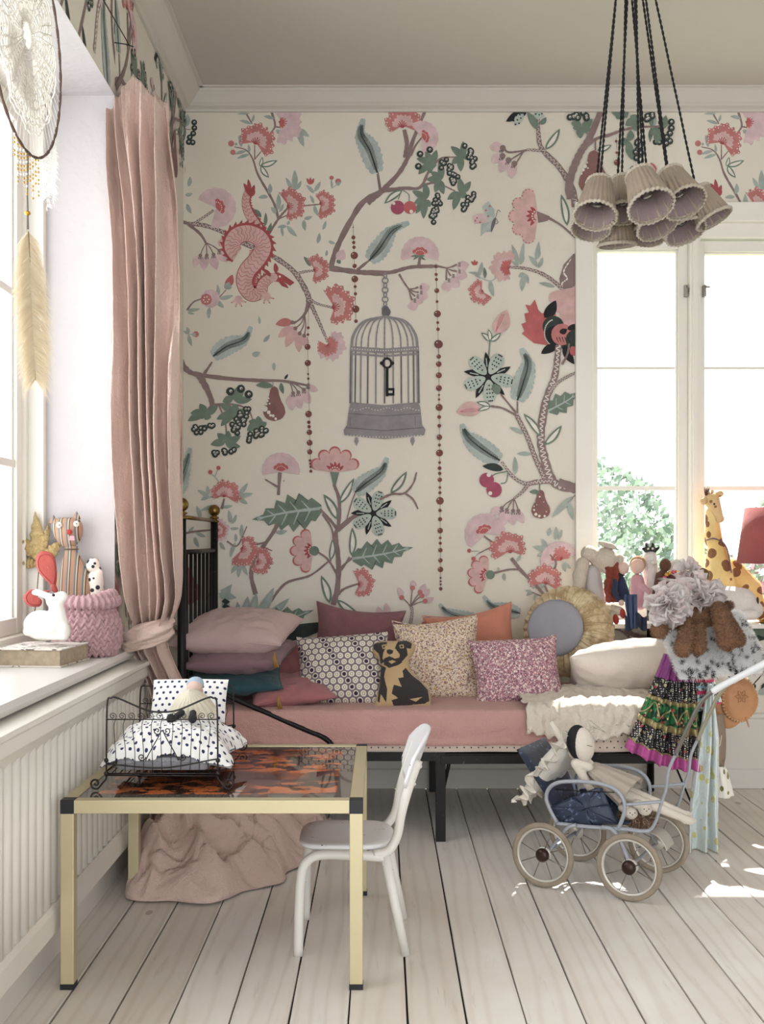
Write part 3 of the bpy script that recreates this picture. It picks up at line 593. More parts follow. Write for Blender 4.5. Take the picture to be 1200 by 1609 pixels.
cluster(75, 487, 215, 468, 12, 9, 15, 6); berries([(105, 512), (130, 510), (150, 490)], 15); cluster(400, 395, 320, 505, 30, 22, 16, 7); cluster(415, 540, 515, 490, 22, 15, 16, 8); berries([(300, 275), (360, 260), (405, 292)], 22); cluster(200, 630, 335, 620, 14, 9, 16, 9)
def pear(cx, y0, y1, w, col):
    h_ = y1-y0; tb_ = [(0, 0), (.03, .22), (.1, .36), (.25, .44), (.42, .62), (.6, .92), (.76, 1), (.9, .8), (.97, .45), (1, 0)]; ts = [i/24 for i in range(25)]; pts = [(cx+w/2*interp(tb_, t)[0], y0+h_*t) for t in ts]+[(cx-w/2*interp(tb_, t)[0], y0+h_*t) for t in ts[::-1]]; fanp((cx, y0+h_*.6), pts, col)
pear(552, 245, 445, 128, 'pr'); [circ(a, c, r_, 'wh', 8) for a, c, r_ in ((498, 375, 17), (512, 330, 7), (505, 348, 8), (520, 395, 11), (545, 415, 9), (530, 412, 8), (525, 345, 5), (560, 432, 8), (520, 315, 5))]
leaf(545, 245, 445, 240, 36, 'gl'); leaf(590, 225, 605, 290, 26, 'gl'); br([(545, 220), (545, 250)], 3, 3, 'gl'); leaf(610, 205, 630, 175, 14, 'dk')
beads(743, [(20, 17), (112, 18), (176, 6), (202, 7), (405, 19), (452, 10), (478, 10), (510, 16), (570, 17), (622, 15), (672, 8), (690, 7), (707, 7), (733, 9)], 762)
leaf(425, 65, 472, 50, 28); leaf(552, 110, 552, 158, 18); puff(590, 735, -90, 105, 100); br([(585, 740), (575, 870)], 20, 16); br([(575, 825), (500, 780)], 12, 8); br([(580, 990), (560, 1060), (500, 1150), (440, 1230), (420, 1330), (445, 1440)], 22, 24)
def bigleaf(x0, y0, x1, y1, w, n=6):
    dx, dy = x1-x0, y1-y0; L = math.hypot(dx, dy); ux, uy = dx/L, dy/L; a = []; c = []
    for i in range(n*2+1):
        t = i/(n*2); wd = w/2*(math.sin(PI*min(t*1.02+.04, 1)**.75))*(1.18 if i % 2 else .72); tt = t+(.035 if i % 2 else 0); px, py = x0+dx*tt, y0+dy*tt; a.append((px-uy*wd, py+ux*wd)); c.append((px+uy*wd, py-ux*wd))
    pts = [(x0, y0)]+a+[(x1, y1)]+c[::-1]; fanp((x0+dx*.45, y0+dy*.45), pts, 'gl')
    br([(x0, y0), (x0+dx*.5-uy*w*.04, y0+dy*.5+ux*w*.04), (x0+dx*.93, y0+dy*.93)], w*.1, w*.03, 'lt')
    for i in range(1, n):
        t = i/n
        for s_ in (1, -1): px, py = x0+dx*t, y0+dy*t; wd = w*.36*math.sin(PI*min(t+.1, 1)**.8); br([(px, py), (px+ux*w*.22-uy*wd*s_, py+uy*w*.22+ux*wd*s_)], w*.05, w*.02, 'lt')
bigleaf(825, 945, 425, 1010, 190); 
for a in [(185, 890, 110, 840, 26), (180, 880, 130, 900, 22), (170, 870, 168, 815, 22), (345, 870, 400, 800, 26), (345, 875, 430, 860, 26), (345, 880, 400, 920, 26), (220, 930, 130, 960, 24), (250, 940, 315, 930, 20), (130, 1010, 105, 930, 24), (300, 1030, 290, 955, 24), (310, 1035, 335, 980, 20), (300, 1060, 350, 1060, 16), (95, 1110, 120, 1170, 22), (60, 1080, 90, 1050, 18), (100, 1080, 160, 1110, 22), (330, 1140, 300, 1230, 22), (330, 1140, 330, 1090, 18), (360, 1110, 365, 1035, 22), (345, 1270, 305, 1320, 24), (360, 1270, 345, 1345, 24), (370, 1265, 400, 1330, 22), (240, 1140, 270, 1185, 22), (560, 1085, 628, 1075, 26), (600, 790, 612, 785, 10)]: leaf(*a)
br([(250, 950), (265, 890)], 18, 10); br([(185, 880), (230, 885)], 7, 6); fan(262, 882, -85, 88, 108); br([(232, 790), (205, 760), (185, 745)], 6, 5, 'gg'); br([(210, 765), (230, 720)], 6, 5, 'gg'); circ(185, 738, 13, 'co', 8); circ(232, 714, 13, 'co', 8)
br([(10, 1110), (60, 1085), (190, 1070)], 12, 10); fan(215, 1070, 0, 70, 100, 'lp', 'lp', dots=0); fan(225, 1070, 0, 48, 110, 'rs', 'pk')
br([(280, 1135), (340, 1160), (395, 1050)], 10, 6); br([(440, 1155), (500, 1140), (530, 1110)], 12, 8); br([(400, 1230), (440, 1240)], 10, 8); br([(490, 1170), (540, 1190)], 10, 6)
fan(360, 1175, 20, 96, 100); fan(450, 1250, 15, 82, 115)
outfl(900, 740, -90, 150); poly([(872, 735), (925, 740), (905, 815), (890, 812)], 'gl'); br([(895, 810), (925, 900), (920, 1050), (905, 1100), (920, 1250), (915, 1400), (890, 1500)], 16, 34); br([(815, 950), (870, 1010), (910, 1060)], 12, 20); br([(830, 980), (880, 1060), (890, 1140), (875, 1250)], 12, 8)
lw(915, 1010, 835, 865, 52); lw(925, 920, 1010, 772, 42); br([(960, 1040), (990, 930), (1015, 860)], 8, 6); br([(915, 1070), (1000, 1000), (1060, 970)], 34, 14); lw(875, 1245, 888, 1120, 36); lw(995, 1220, 1000, 1055, 44); br([(910, 1100), (925, 1300), (985, 1225)], 8, 10); br([(930, 1290), (1000, 1230)], 14, 10)
outfl(775, 1190, 180, 135); circ(782, 1190, 28, 'gl', 12); br([(800, 1195), (860, 1240), (915, 1330)], 10, 14); br([(870, 1245), (760, 1330), (620, 1375), (530, 1480), (500, 1500)], 10, 18); br([(900, 1460), (950, 1410), (1030, 1380)], 20, 8); fan(1030, 1382, 0, 86, 108)
lw(870, 1490, 820, 1330, 50); lw(910, 1470, 1060, 1580, 46); bigleaf(1000, 1235, 1350, 1170, 150)
feather([(1015, 855), (1080, 800), (1170, 730), (1200, 655)], 84); petal5(1120, 975, 130, -72); feather([(5, 860), (20, 780), (50, 680), (70, 600)], 70)
# grey green bird with spread wings behind the cushions
poly([(235, 1420), (265, 1405), (310, 1380), (300, 1430), (335, 1460), (280, 1475), (240, 1460)], 'gg'); poly([(255, 1470), (290, 1470), (310, 1560), (300, 1640), (240, 1640)], 'gg'); circ(240, 1425, 8, 'wh', 6)
for k in range(5): poly([(250+3*k, 1480+30*k), (268, 1462+30*k), (300+2*k, 1482+30*k), (275, 1500+30*k)], 'dk')
poly([(170, 1440), (210, 1420), (235, 1435), (185, 1460)], 'gg')
for a in [(360, 1640, 400, 1450, 60), (390, 1640, 450, 1430, 60), (420, 1630, 550, 1400, 60), (450, 1620, 640, 1460, 50), (340, 1630, 340, 1480, 44)]: leaf(*a, 'gg', 'lt')
bigleaf(430, 1640, 780, 1530, 140); leaf(420, 1700, 900, 1600, 90, 'dk')
[leaf(30+10*k, 1500, 60+20*k, 1290+30*k, 50, 'co', ser=1) for k in range(4)]
# --- bird cage ---
T[:] = [0, 0, 1]
for i in range(9): yy = 434+i*7.4; pts = [(605+4.5*math.cos(a)*(1 if i % 2 else .5), yy+4.6*math.sin(a)) for a in [2*PI*k/14 for k in range(15)]]; br_(pts, 2, 'gy')
circ(605, 486, 6, 'gy', 8); leaf(605, 500, 605, 480, 14, 'gd')
for i in range(13):
    t = (i-6)/6; xb = 604+53*math.sin(t*PI/2*.98); br([(605, 497), (605+(xb-605)*.62, 505), (605+(xb-605)*.93, 526), (xb, 548)], 2.2, 2.2, 'gy'); br_([(xb, 552), (xb+(xb-604)*.02, 634)], 2.3, 'gy' if i % 2 else 'gd')
for yy, ww, hh in ((550, 54, 8), (558, 53, 3)): br_([(604-ww, yy-2), (604, yy+2), (604+ww, yy-2)], hh, 'gy')
for k in range(26): circ(553+k*4.1, 549+3*math.sin(PI*k/25)-1, 1.0, 'wh', 5)
poly([(551, 632), (604, 637), (657, 632), (660, 640), (663, 668), (668, 675), (666, 684), (604, 690), (541, 684), (540, 676), (545, 668), (549, 640)], 'gy')
for k in range(24): circ(552+k*4.6, 643+2*math.sin(k*.9), .9, 'wh', 5); circ(546+k*5, 684+3*math.sin(PI*k/23), .9, 'wh', 5)
br_([(547, 650), (604, 654), (661, 650)], 1.2, 'gd'); br_([(543, 672), (604, 677), (665, 672)], 1.4, 'gd'); br_([(550, 656), (550, 670)], 1, 'gd'); br_([(652, 655), (652, 670)], 1, 'gd')
for x_ in (560, 648): circ(x_, 690, 3, 'gy', 8); poly([(x_-4, 692), (x_+4, 692), (x_, 701)], 'gy')
br_([(608, 556), (608, 564)], 1.2, 'gd'); br_([(608+8*math.cos(a)*(.85), 571+7.5*math.sin(a)) for a in [2*PI*k/16 for k in range(17)]], 3.6, 'bk'); circ(599.5, 571, 3, 'bk', 8); circ(616.5, 571, 3, 'bk', 8); br_([(608, 579), (608, 623)], 4.4, 'bk'); br_([(608, 612), (618, 612)], 4, 'bk'); br_([(608, 620), (619, 620)], 4, 'bk'); br_([(618, 610), (618, 622)], 3, 'bk')
# --- lower middle / right ---
T[:] = [580, 540, 3.636]
beads(396, [(5, 24), (75, 13), (118, 16), (182, 17), (255, 17), (294, 6), (320, 7), (365, 20), (420, 11), (470, 11), (535, 16), (580, 9), (625, 20), (680, 8), (712, 11), (742, 10), (778, 13), (822, 8), (852, 9), (898, 22), (953, 10), (1003, 12), (1068, 16), (1110, 8), (1140, 9), (1180, 13), (1238, 13), (1290, 16), (1338, 6), (1357, 6), (1375, 6), (1400, 10)], 408)
br([(60, 890), (130, 860), (200, 855), (250, 800), (270, 735)], 14, 9); br([(205, 855), (250, 890), (278, 945)], 12, 9); lw(122, 855, 215, 730, 46)
T[:] = [580, 160, 3.636]; leaf(715, 1325, 785, 1190, 88, 'pk'); [br([(722, 1315), (735+8*k, 1260), (755+8*k, 1215)], 3, 3, 'co') for k in range(3)]; leaf(690, 1370, 638, 1320, 30, 'gl', 'wh'); leaf(690, 1370, 680, 1300, 26, 'gl', 'wh'); leaf(690, 1370, 752, 1320, 30, 'gl', 'wh'); br([(688, 1370), (678, 1500)], 8, 7, 'gl')
T[:] = [580, 540, 3.636]; petal5(678, 190, 142, 12)
feather([(845, 325), (880, 220), (905, 110), (865, 30)], 94); feather([(745, 668), (640, 600), (560, 530), (528, 460)], 92)
br([(750, 290), (840, 400)], 9, 12); br([(690, 358), (760, 370), (845, 415)], 12, 12); br([(845, 330), (845, 400)], 8, 10); br([(840, 410), (900, 530), (950, 660), (1000, 770)], 24, 28, sq=20); leaf(740, 290, 700, 235, 50, 'gl')
leaf(640, 375, 497, 392, 82, 'pk'); [br([(640, 372+6*k), (560, 375+8*k), (515, 390)], 2.5, 2.5, 'co') for k in range(3)]; leaf(692, 360, 612, 335, 30, 'gl', 'wh'); leaf(692, 362, 618, 385, 26, 'gl', 'wh')
br([(1185, 830), (1050, 790), (990, 620), (980, 500), (1010, 320), (1060, 180), (1080, 10)], 54, 34, sq=26, ns=8); br([(1080, 790), (1300, 870)], 46, 40); br([(1020, 290), (1080, 220), (1180, 165)], 22, 14, sq=16); br([(1050, 785), (960, 790), (890, 800), (820, 760), (755, 675)], 30, 16, sq=20); br([(910, 800), (870, 850), (825, 885)], 24, 12, sq=18); br([(1100, 120), (1130, 60), (1140, 0)], 14, 10)
leaf(980, 530, 880, 400, 40, 'gl', 'wh'); leaf(1000, 580, 1098, 468, 44, 'gl', 'wh'); leaf(880, 515, 800, 480, 26); leaf(925, 632, 840, 630, 24); leaf(830, 750, 830, 645, 28); bigleaf(1020, 385, 1200, 280, 110, 4); leaf(1170, 870, 1040, 995, 36); leaf(1140, 900, 1165, 1010, 30); br([(1180, 860), (1130, 910)], 5, 4)
leaf(765, 720, 645, 700, 44, 'dk'); br([(790, 730), (720, 745), (690, 770)], 6, 6, 'gl'); br([(792, 735), (780, 790), (750, 800)], 6, 6, 'gl'); circ(670, 780, 42, 'mg', 18); circ(712, 835, 44, 'mg', 18); circ(682, 750, 13, 'wh', 8); circ(690, 855, 12, 'wh', 8)
hang(825, 885, [(755, 940), (785, 950), (820, 955), (850, 955)], [(690, 980), (760, 1045), (822, 1040), (882, 1025)])
pear(978, 835, 1000, 108, 'pr'); [circ(a, c, r_, 'wh', 7) for a, c, r_ in ((950, 975, 9), (970, 985, 8), (940, 950, 6), (1000, 985, 7), (940, 930, 4), (955, 920, 3), (1010, 960, 4), (972, 875, 5), (995, 905, 3), (945, 905, 3))]; leaf(970, 850, 912, 848, 26, 'gl'); br([(972, 800), (970, 840)], 7, 6, 'gl')
puff(660, 1085, -110, 110, 115); br([(655, 1100), (715, 1145)], 10, 12); br([(620, 1200), (720, 1150)], 6, 8); circ(570, 1183, 12, 'co', 8); circ(595, 1228, 13, 'co', 8); br([(575, 1185), (625, 1185)], 4, 4, 'gg'); br([(600, 1220), (630, 1190)], 4, 4, 'gg')
fan(805, 1195, -95, 108, 112); br([(810, 1225), (870, 1300), (950, 1380), (1010, 1450)], 20, 16); outfl(675, 1325, 190, 118); circ(690, 1320, 26, 'gl', 10); br([(710, 1310), (800, 1290), (865, 1290)], 12, 10)
for a in [(840, 1245, 862, 1205, 20), (735, 1300, 735, 1275, 14), (770, 1310, 772, 1355, 20), (1020, 1100, 1030, 1050, 24), (1060, 1120, 1065, 1045, 24), (1075, 1120, 1100, 1060, 20), (1010, 1180, 930, 1160, 26), (1005, 1170, 988, 1115, 26), (1015, 1190, 955, 1215, 22), (1025, 1200, 1000, 1225, 18), (1110, 1250, 1120, 1305, 20), (1115, 1250, 1150, 1285, 20), (930, 1420, 890, 1410, 18), (930, 1420, 895, 1440, 18), (940, 1400, 925, 1370, 18), (980, 1400, 985, 1370, 16), (950, 1430, 940, 1470, 16)]: leaf(*a)
puff(1085, 1240, -110, 105, 90); fan(1090, 1240, -70, 70, 60, 'rs', None); br([(1050, 1300), (1065, 1250), (1030, 1205)], 14, 8); fan(1005, 1375, -80, 100, 112); br([(1000, 1380), (1030, 1450), (1045, 1500)], 12, 10); br([(930, 1420), (1000, 1450)], 7, 7)
# little sprig and feathers near the mattress
br([(235, 1600), (245, 1530), (235, 1490)], 18, 14, sq=12)
for (a, c), e in zip(((185, 1450), (247, 1395), (290, 1420), (318, 1470), (300, 1440)), ((165, 1390), (250, 1350), (320, 1370), (370, 1450), (345, 1400))):
    leaf(a, c, e[0], e[1], 34, 'lp'); br([(235, 1500), ((235+a)/2, (1490+c)/2), (a, c)], 7, 5); circ(a, c, 15, 'rs', 8)
leaf(100, 1560, 95, 1480, 40, 'lp'); leaf(60, 1570, 50, 1500, 40, 'lp'); feather([(620, 1570), (520, 1560), (440, 1530), (400, 1485)], 60); feather([(860, 1540), (780, 1520), (700, 1500), (650, 1440)], 66); circ(330, 1580, 26, 'pk', 9); circ(310, 1600, 12, 'rs', 8)
# --- content that would follow to the right, above and below window_2 ---
T[:] = [850, 150, 3.4286]
br([(160, 560), (150, 470), (200, 330), (260, 230), (320, 90)], 46, 30); br([(215, 300), (290, 240), (370, 215), (440, 190), (520, 175), (640, 170)], 20, 10); br([(290, 240), (290, 300)], 9, 8); br([(262, 222), (225, 190)], 8, 6)
for x_, y_, tt in [(215, 175, [(170, 180), (275, 130), (210, 235), (265, 185), (160, 150)]), (430, 105, [(405, 130), (375, 90), (470, 95)]), (505, 140, [(450, 165), (520, 200), (540, 120), (480, 110)]), (470, 250, [(410, 265), (490, 350), (480, 190)]), (640, 190, [(580, 215), (620, 265), (670, 110), (650, 250)])]: palm(x_, y_, tt, 42)
cluster(150, 120, 240, 110, 16, 10, 17, 11); cluster(600, 110, 560, 130, 14, 6, 16, 12); cluster(530, 240, 520, 350, 18, 12, 16, 13); berries([(698, 147), (698, 180), (690, 208), (672, 230), (690, 250), (670, 262)], 17); berries([(495, 402)], 18)
lw(300, 300, 378, 270, 30); pear(282, 298, 540, 165, 'pr'); [circ(a, c, r_, 'wh', 7) for a, c, r_ in ((235, 385, 11), (225, 405, 8), (245, 365, 6), (215, 425, 6), (250, 395, 5))]
beads(402, [(250, 7), (312, 7), (365, 17), (404, 6), (428, 6), (460, 5)], 415); leaf(600, 430, 590, 365, 40, 'co'); circ(705, 200, 1, 'dk')
T[:] = [1000, 980, 1]
br([(-60, 0), (-20, 10), (0, 40), (-15, 80), (20, 140)], 9, 9, sq=6); br([(5, 20), (40, 25), (55, 60)], 7, 6); br([(-20, 10), (30, 40), (40, 110)], 8, 6); petal5(-5, 45, 22); leaf(-20, 30, -25, 55, 12, 'bk')
br([(190, 30), (170, 60), (150, 110)], 8, 8); circ(195, 60, 22, 'lp', 9); berries([(205, 75), (210, 90), (202, 100)], 7); leaf(180, 0, 215, 20, 16, 'gl'); palm(170, 10, [(190, 0), (200, 14), (180, 26)], 10); leaf(190, 110, 215, 95, 12, 'gg')

def clip_tri(tri, r):
    P_ = list(tri)
    for ax, val, sg in ((0, r[0], 1), (0, r[1], -1), (1, r[2], 1), (1, r[3], -1)):
        o_ = []
        for i in range(len(P_)):
            a, c = P_[i-1], P_[i]; ia = sg*(a[ax]-val) >= 0; ic = sg*(c[ax]-val) >= 0
            if ia != ic: t = (val-a[ax])/(c[ax]-a[ax]); o_.append((a[0]+(c[0]-a[0])*t, a[1]+(c[1]-a[1])*t))
            if ic: o_.append(c)
        P_ = o_
        if len(P_) < 3: return None
    return P_
PER = 733
def paper(name, shapes, offs, rects, place, parent):
    b = B(); lay = 0
    for tris, ci in shapes:
        lay += 1; b.cur = ci
        xs = [p[0] for t in tris for p in t]; lo, hi = min(xs), max(xs)
        for of in offs:
            for r in rects:
                if hi+of < r[0] or lo+of > r[1]: continue
                for t in tris:
                    q = clip_tri([(p[0]+of, p[1]) for p in t], r)
                    if q: b.add([place(p[0], p[1], .0003+lay*2.2e-6) for p in q], [tuple(range(len(q)))])
    me = bpy.data.meshes.new(name); me.from_pydata(b.v, [], b.f)
    for k in PK: me.materials.append(M_print[k])
    me.polygons.foreach_set('material_index', b.mi); ob = bpy.data.objects.new(name, me); C.objects.link(ob); ob.parent = parent; ob['kind'] = 'structure'; return ob
M_print = {}
for k, c in PAL.items():
    s = N('print_'+k); co = s.co(); s.color(s.mix(s.ramp(s.noise(co, 30, 4), .3, .75), tuple(int(v*.93) for v in c), tuple(min(255, int(v*1.05)) for v in c))); M_print[k] = s.set(.9)
K = BW/F; XR = CX+RW/K
paper('wallpaper_print', SH, (0, PER), [(288, 903, 177, 1122), (903, XR, 177, 321), (903, XR, 985, 1122)], lambda x, y, e: ((x-CX)*K, BW-e, CH+(HY-y)*K), wall_back)
dY = (BW-RY1)/K
SH2 = list(SH); SH.clear()                      # the stretch of left wall nearer than the curtain shows other motifs
T[:] = [0, 0, 1]; ox = 1021-3*0
for i in range(7):
    xx = 80+i*62; yy = 205+(i*53) % 50
    br([(xx-40, yy+120), (xx, yy+50), (xx+20, yy-10), (xx+10, yy-60)], 6, 5)
    palm(xx, yy+20, [(xx-38, yy+45), (xx-30, yy-10), (xx+5, yy-25), (xx+36, yy+5), (xx+25, yy+50), (xx-5, yy+62)], 17)
    cluster(xx+20, yy-10, xx+10, yy+60, 7, 15, 4.6, 20+i); leaf(xx-20, yy+90, xx+5, yy+130, 12, 'dk'); fan(xx-35, yy-20, -40, 20, 100)
br([(480, 320), (500, 260), (540, 220), (560, 180)], 8, 6, sq=7); puff(520, 230, 160, 30, 90); br([(600, 330), (560, 260), (560, 200)], 8, 7); lw(570, 260, 590, 215, 15); feather([(540, 340), (530, 300), (520, 260), (530, 220)], 26)
SHN = list(SH)
dl = lambda x, y, e: (LW+e, BW-(1021-x)*K, CH+(HY-y)*K)
yT = HY-(RZ1-CH)/K
paper('wallpaper_print', SH2, (0, -PER), [(1021-dY, 1021, 177, 1122)], dl, wall_left)
paper('wallpaper_print', SHN, (0,), [(60, 1021-dY, 177, yT)], dl, wall_left)

# ---------- outdoors: added out-of-view slab that blocks high sun, ground and bushes ----------
M_sunblock = mat('sun_block_paint', (150, 140, 128), .8)
struct(B().box(.2, 3.6, BW+TH, BW+1.08, 2.76, 2.84).build('sun_block', M_sunblock, smooth=False))  # unseen slab, added to limit how far sunlight reaches across the floor
def leafy(name, label, c, r, n, seed, cols):
    R = random.Random(seed); b = B(); root = thing(name, label, 'shrub', (c[0], c[1], -1.0), 'shrubs outside the window')
    for i in range(n):
        while True:
            d = Vector((R.uniform(-1, 1), R.uniform(-1, 1), R.uniform(-1, 1)))
            if d.length < 1: break
        d = d.normalized()*(d.length**.35); bump = 1+.22*nz(d.x*2.2+seed, d.y*2.2, d.z*2.2)
        p = Vector(c)+Vector((d.x*r[0], d.y*r[1], d.z*r[2]))*bump; a = Vector((R.gauss(0, 1), R.gauss(0, 1), R.gauss(0, 1))).normalized(); u = a.orthogonal().normalized(); s_ = R.uniform(.035, .065)
        b.cur = R.randrange(len(cols)); b.add([p-u*s_, p+a.cross(u)*s_*.5, p+u*s_, p-a.cross(u)*s_*.5], [(0, 1, 2, 3)])
    kid(b.build('foliage', cols, smooth=False), root)['kind'] = 'stuff'
    t = B()
    for k in range(5): t.tube([(c[0]+.1*k-.2, c[1], -1), (c[0]+(k-2)*.25, c[1], c[2]*.3-.3), (c[0]+(k-2)*.5, c[1]+.1*k, c[2]+r[2]*.3)], [.05, .035, .015], 6)
    kid(t.build('stem', mat('bark', (120, 104, 88), .9)), root); return root
GR = [mat('leaf_green_%d' % i, c, .5) for i, c in enumerate([(128, 146, 124), (150, 164, 148), (102, 122, 106), (170, 182, 172)])]
PKL = GR[:2]+[mat('leaf_pink', (170, 118, 128), .5), GR[3]]
leafy('leafy_shrub', 'large grey-green shrub outside, filling the lower left pane of the right-hand window', (1.7, 10.6, .2), (1.45, 1.2, 1.62), 15000, 3, GR)
leafy('leafy_shrub', 'pinkish green shrub outside, behind the toy giraffe and red lampshade', (4.75, 11.2, .1), (1.4, 1.2, 1.7), 11000, 4, PKL)
struct(B().box(-12, 16, BW+TH+.05, 40, -1.1, -1.0).build('ground', mat('lawn', (160, 178, 130), .95, var=.2), smooth=False))

# ---------- fabrics with prints ----------
def lattice(s, co, scale, swz=('X', 'Z')):      # hexagonal dot lattice: distance to nearest point
    sp = s.n('ShaderNodeSeparateXYZ'); s.l(co, sp.inputs[0]); x = s.math('MULTIPLY', sp.outputs[swz[0]], scale); y = s.math('MULTIPLY', sp.outputs[swz[1]], scale)
    def cell(ox):
        a = s.math('SUBTRACT', s.math('FRACT', s.math('ADD', x, 50+ox)), .5); q = s.math('SUBTRACT', s.math('FRACT', s.math('ADD', s.math('MULTIPLY', y, .57735), 50+ox)), .5)
        q = s.math('MULTIPLY', q, 1.73205); return s.math('SQRT', s.math('ADD', s.math('MULTIPLY', a, a), s.math('MULTIPLY', q, q)))
    return s.math('MINIMUM', cell(0), cell(.5)), x, y
def dots_mat(name, base, dot, scale, r, swz=('X', 'Z'), bump=.0012):
    s = N(name); co = s.co(); d, _, _ = lattice(s, co, scale, swz); s.color(s.mix(s.math('LESS_THAN', d, r), base, dot)); s.bump(s.noise(co, 16, 5), bump*5); s.b.inputs['Sheen Weight'].default_value = .1; return s.set(.9)
M_tick = dots_mat('dotted_mattress_ticking', (222, 204, 190), (66, 52, 60), 40, .11)
M_polka = dots_mat('polka_dot_cotton', (238, 236, 234), (36, 42, 84), 50, .20)
M_polkax = dots_mat('polka_dot_cotton_flat', (238, 236, 234), (36, 42, 84), 50, .20, ('X', 'Y'))
def hexa_mat():
    s = N('hexagon_flower_print'); co = s.co(); d, x, y = lattice(s, co, 37)
    c = s.mix(s.math('LESS_THAN', d, .40), (122, 110, 118), (226, 218, 200)); c = s.mix(s.math('LESS_THAN', d, .20), c, (120, 104, 112)); k = s.math('LESS_THAN', s.math('FRACT', s.math('MULTIPLY', x, .5)), .5); c = s.mix(s.math('LESS_THAN', d, .13), c, (234, 228, 210)); dk = s.math('MULTIPLY', s.math('LESS_THAN', d, .27), s.math('LESS_THAN', s.math('FRACT', s.math('ADD', s.math('MULTIPLY', s.math('ADD', x, s.math('MULTIPLY', y, .577)), .25), .1)), .25))
    s.color(s.mix(dk, c, (58, 44, 66))); s.bump(s.noise(co, 16, 4), .006); return s.set(.9)
def ditsy_mat(name, base, cols, scale):
    s = N(name); co = s.co(); c = base
    for i, q in enumerate(cols):
        m = s.n('ShaderNodeMapping'); s.l(co, m.inputs[0]); m.inputs['Location'].default_value = (i*3.3, i*1.7, i*.9); v = s.vor(m.outputs[0], scale*(1+.23*i)); c = s.mix(s.math('LESS_THAN', v, .34-.02*i), c, q); 
    e = s.vor(co, scale*.8, 'DISTANCE_TO_EDGE'); c = s.mix(s.math('LESS_THAN', e, .022), c, cols[0]); s.color(c); s.bump(s.noise(co, 16, 4), .006); return s.set(.9)
M_hexa = hexa_mat()
M_ditsy = ditsy_mat('cream_ditsy_floral', (228, 212, 190), [(142, 110, 112), (196, 160, 98), (170, 130, 138)], 95)
M_pais = ditsy_mat('purple_floral', (150, 108, 122), [(226, 206, 200), (186, 120, 132), (112, 76, 92), (222, 196, 194)], 75)
M_pale = fabric('pale_pink_linen', (214, 184, 180)); M_mauve = fabric('mauve_linen', (148, 116, 124)); M_teal = fabric('teal_linen', (44, 82, 90)); M_rose = fabric('rose_linen', (178, 114, 118))
M_dusty = fabric('dusty_plum_linen', (142, 96, 102)); M_coral = fabric('coral_linen', (216, 142, 118)); M_sheet = fabric('salmon_pink_sheet', (206, 160, 153), wr=16, weave=260, bump=.0022); M_white = fabric('white_linen', (232, 222, 212), var=.05)
M_cream = fabric('cream_crinkled_cotton', (238, 226, 212), wr=30, bump=.002); M_curt = fabric('blush_linen_curtain', (244, 216, 203), var=.07, wr=26, bump=.0022, weave=300, trans=.14)
M_black = mat('black_iron', (30, 28, 28), .45, .6, chip=((96, 84, 76), 60, .66)); M_brass = mat('aged_brass', (150, 122, 70), .3, 1, var=.3, vs_=40); M_thread = mat('gold_thread', (160, 124, 62), .7)

# ---------- iron bed ----------
HX, FX, BY0, BY1 = -.705, 1.128, 3.90, 4.655
bed = thing('iron_bed', 'narrow black iron daybed with brass ball finials along the papered wall', 'bed', (.2, 4.28, 0))
def post(x, y, top):
    b = B(); b.tube([(x, y, 0), (x, y, top-.045)], .0155, 14); p = kid(b.build('post', M_black), bed)
    f = [(0, -.052), (.02, -.05), (.021, -.044), (.014, -.04), (.013, -.036), (.02, -.032), (.02, -.028), (.010, -.024)]+[(max(.0245*math.sin(a), 0), -.0245*math.cos(a)+.0) for a in [.42+(PI-.42)*i/9 for i in range(10)]]
    q = B().lathe(f, Matrix.Translation((x, y, top))).build('finial', M_brass); q.parent = p
for y in (BY0, BY1): post(HX, y, 1.178); post(FX, y, .932)
def bedbar(nm, p0, p1, r, m=M_black): kid(B().tube([p0, p1], r, 8).build(nm, m), bed)
bedbar('top_rail', (HX, BY0, 1.135), (HX, BY1, 1.135), .0075, M_brass); bedbar('cross_rail', (HX, BY0, 1.01), (HX, BY1, 1.01), .009); bedbar('cross_rail', (HX, BY0, .33), (HX, BY1, .33), .009)
bedbar('top_rail', (FX, BY0, .895), (FX, BY1, .895), .0075, mat('steel_tube', (170, 165, 158), .3, .9)); bedbar('cross_rail', (FX, BY0, .60), (FX, BY1, .60), .008); bedbar('cross_rail', (FX, BY0, .33), (FX, BY1, .33), .009)
for i in range(7):
    y = BY0+(BY1-BY0)*(i+1)/8; bedbar('spindle', (HX, y, .33), (HX, y, 1.01), .0065); bedbar('spindle', (FX, y, .33), (FX, y, .60 if i != 6 else .895), .006)
kid(B().bar((HX, 3.865, .297), (.215, 3.865, .297), .006, .030).bar((.205, 3.862, .287), (FX, 3.875, .287), .006, .030).build('side_rail', M_black, smooth=False, bevel=.001), bed)
kid(B().bar((HX, BY1, .297), (FX, BY1, .297), .006, .03).build('side_rail', M_black, smooth=False), bed)
kid(B().box(HX+.02, FX-.02, 3.87, BY1-.01, .300, .306).build('bed_base', M_black, smooth=False), bed)
for x, y in ((.205, 3.868), (.215, BY1-.02)): kid(B().box(x-.017, x+.017, y-.004, y+.004, .0, .31).box(x-.017, x-.010, y, y+.03, 0, .31).build('leg', M_black, smooth=False, bevel=.001), bed)
kid(B().bar((.24, 3.89, .29), (.21, 4.0, .1), .012, .005).build('leg_brace', M_black), bed)
pth = [W(338, 1085, 3.875), W(400, 1112, 3.87), W(478, 1146, 3.865), W(505, 1157, 3.862), W(519, 1168, 3.86), W(526, 1185, 3.86)]
kid(B().tube(spline(pth, 6), .0095, 8).build('brace_rail', M_black), bed)
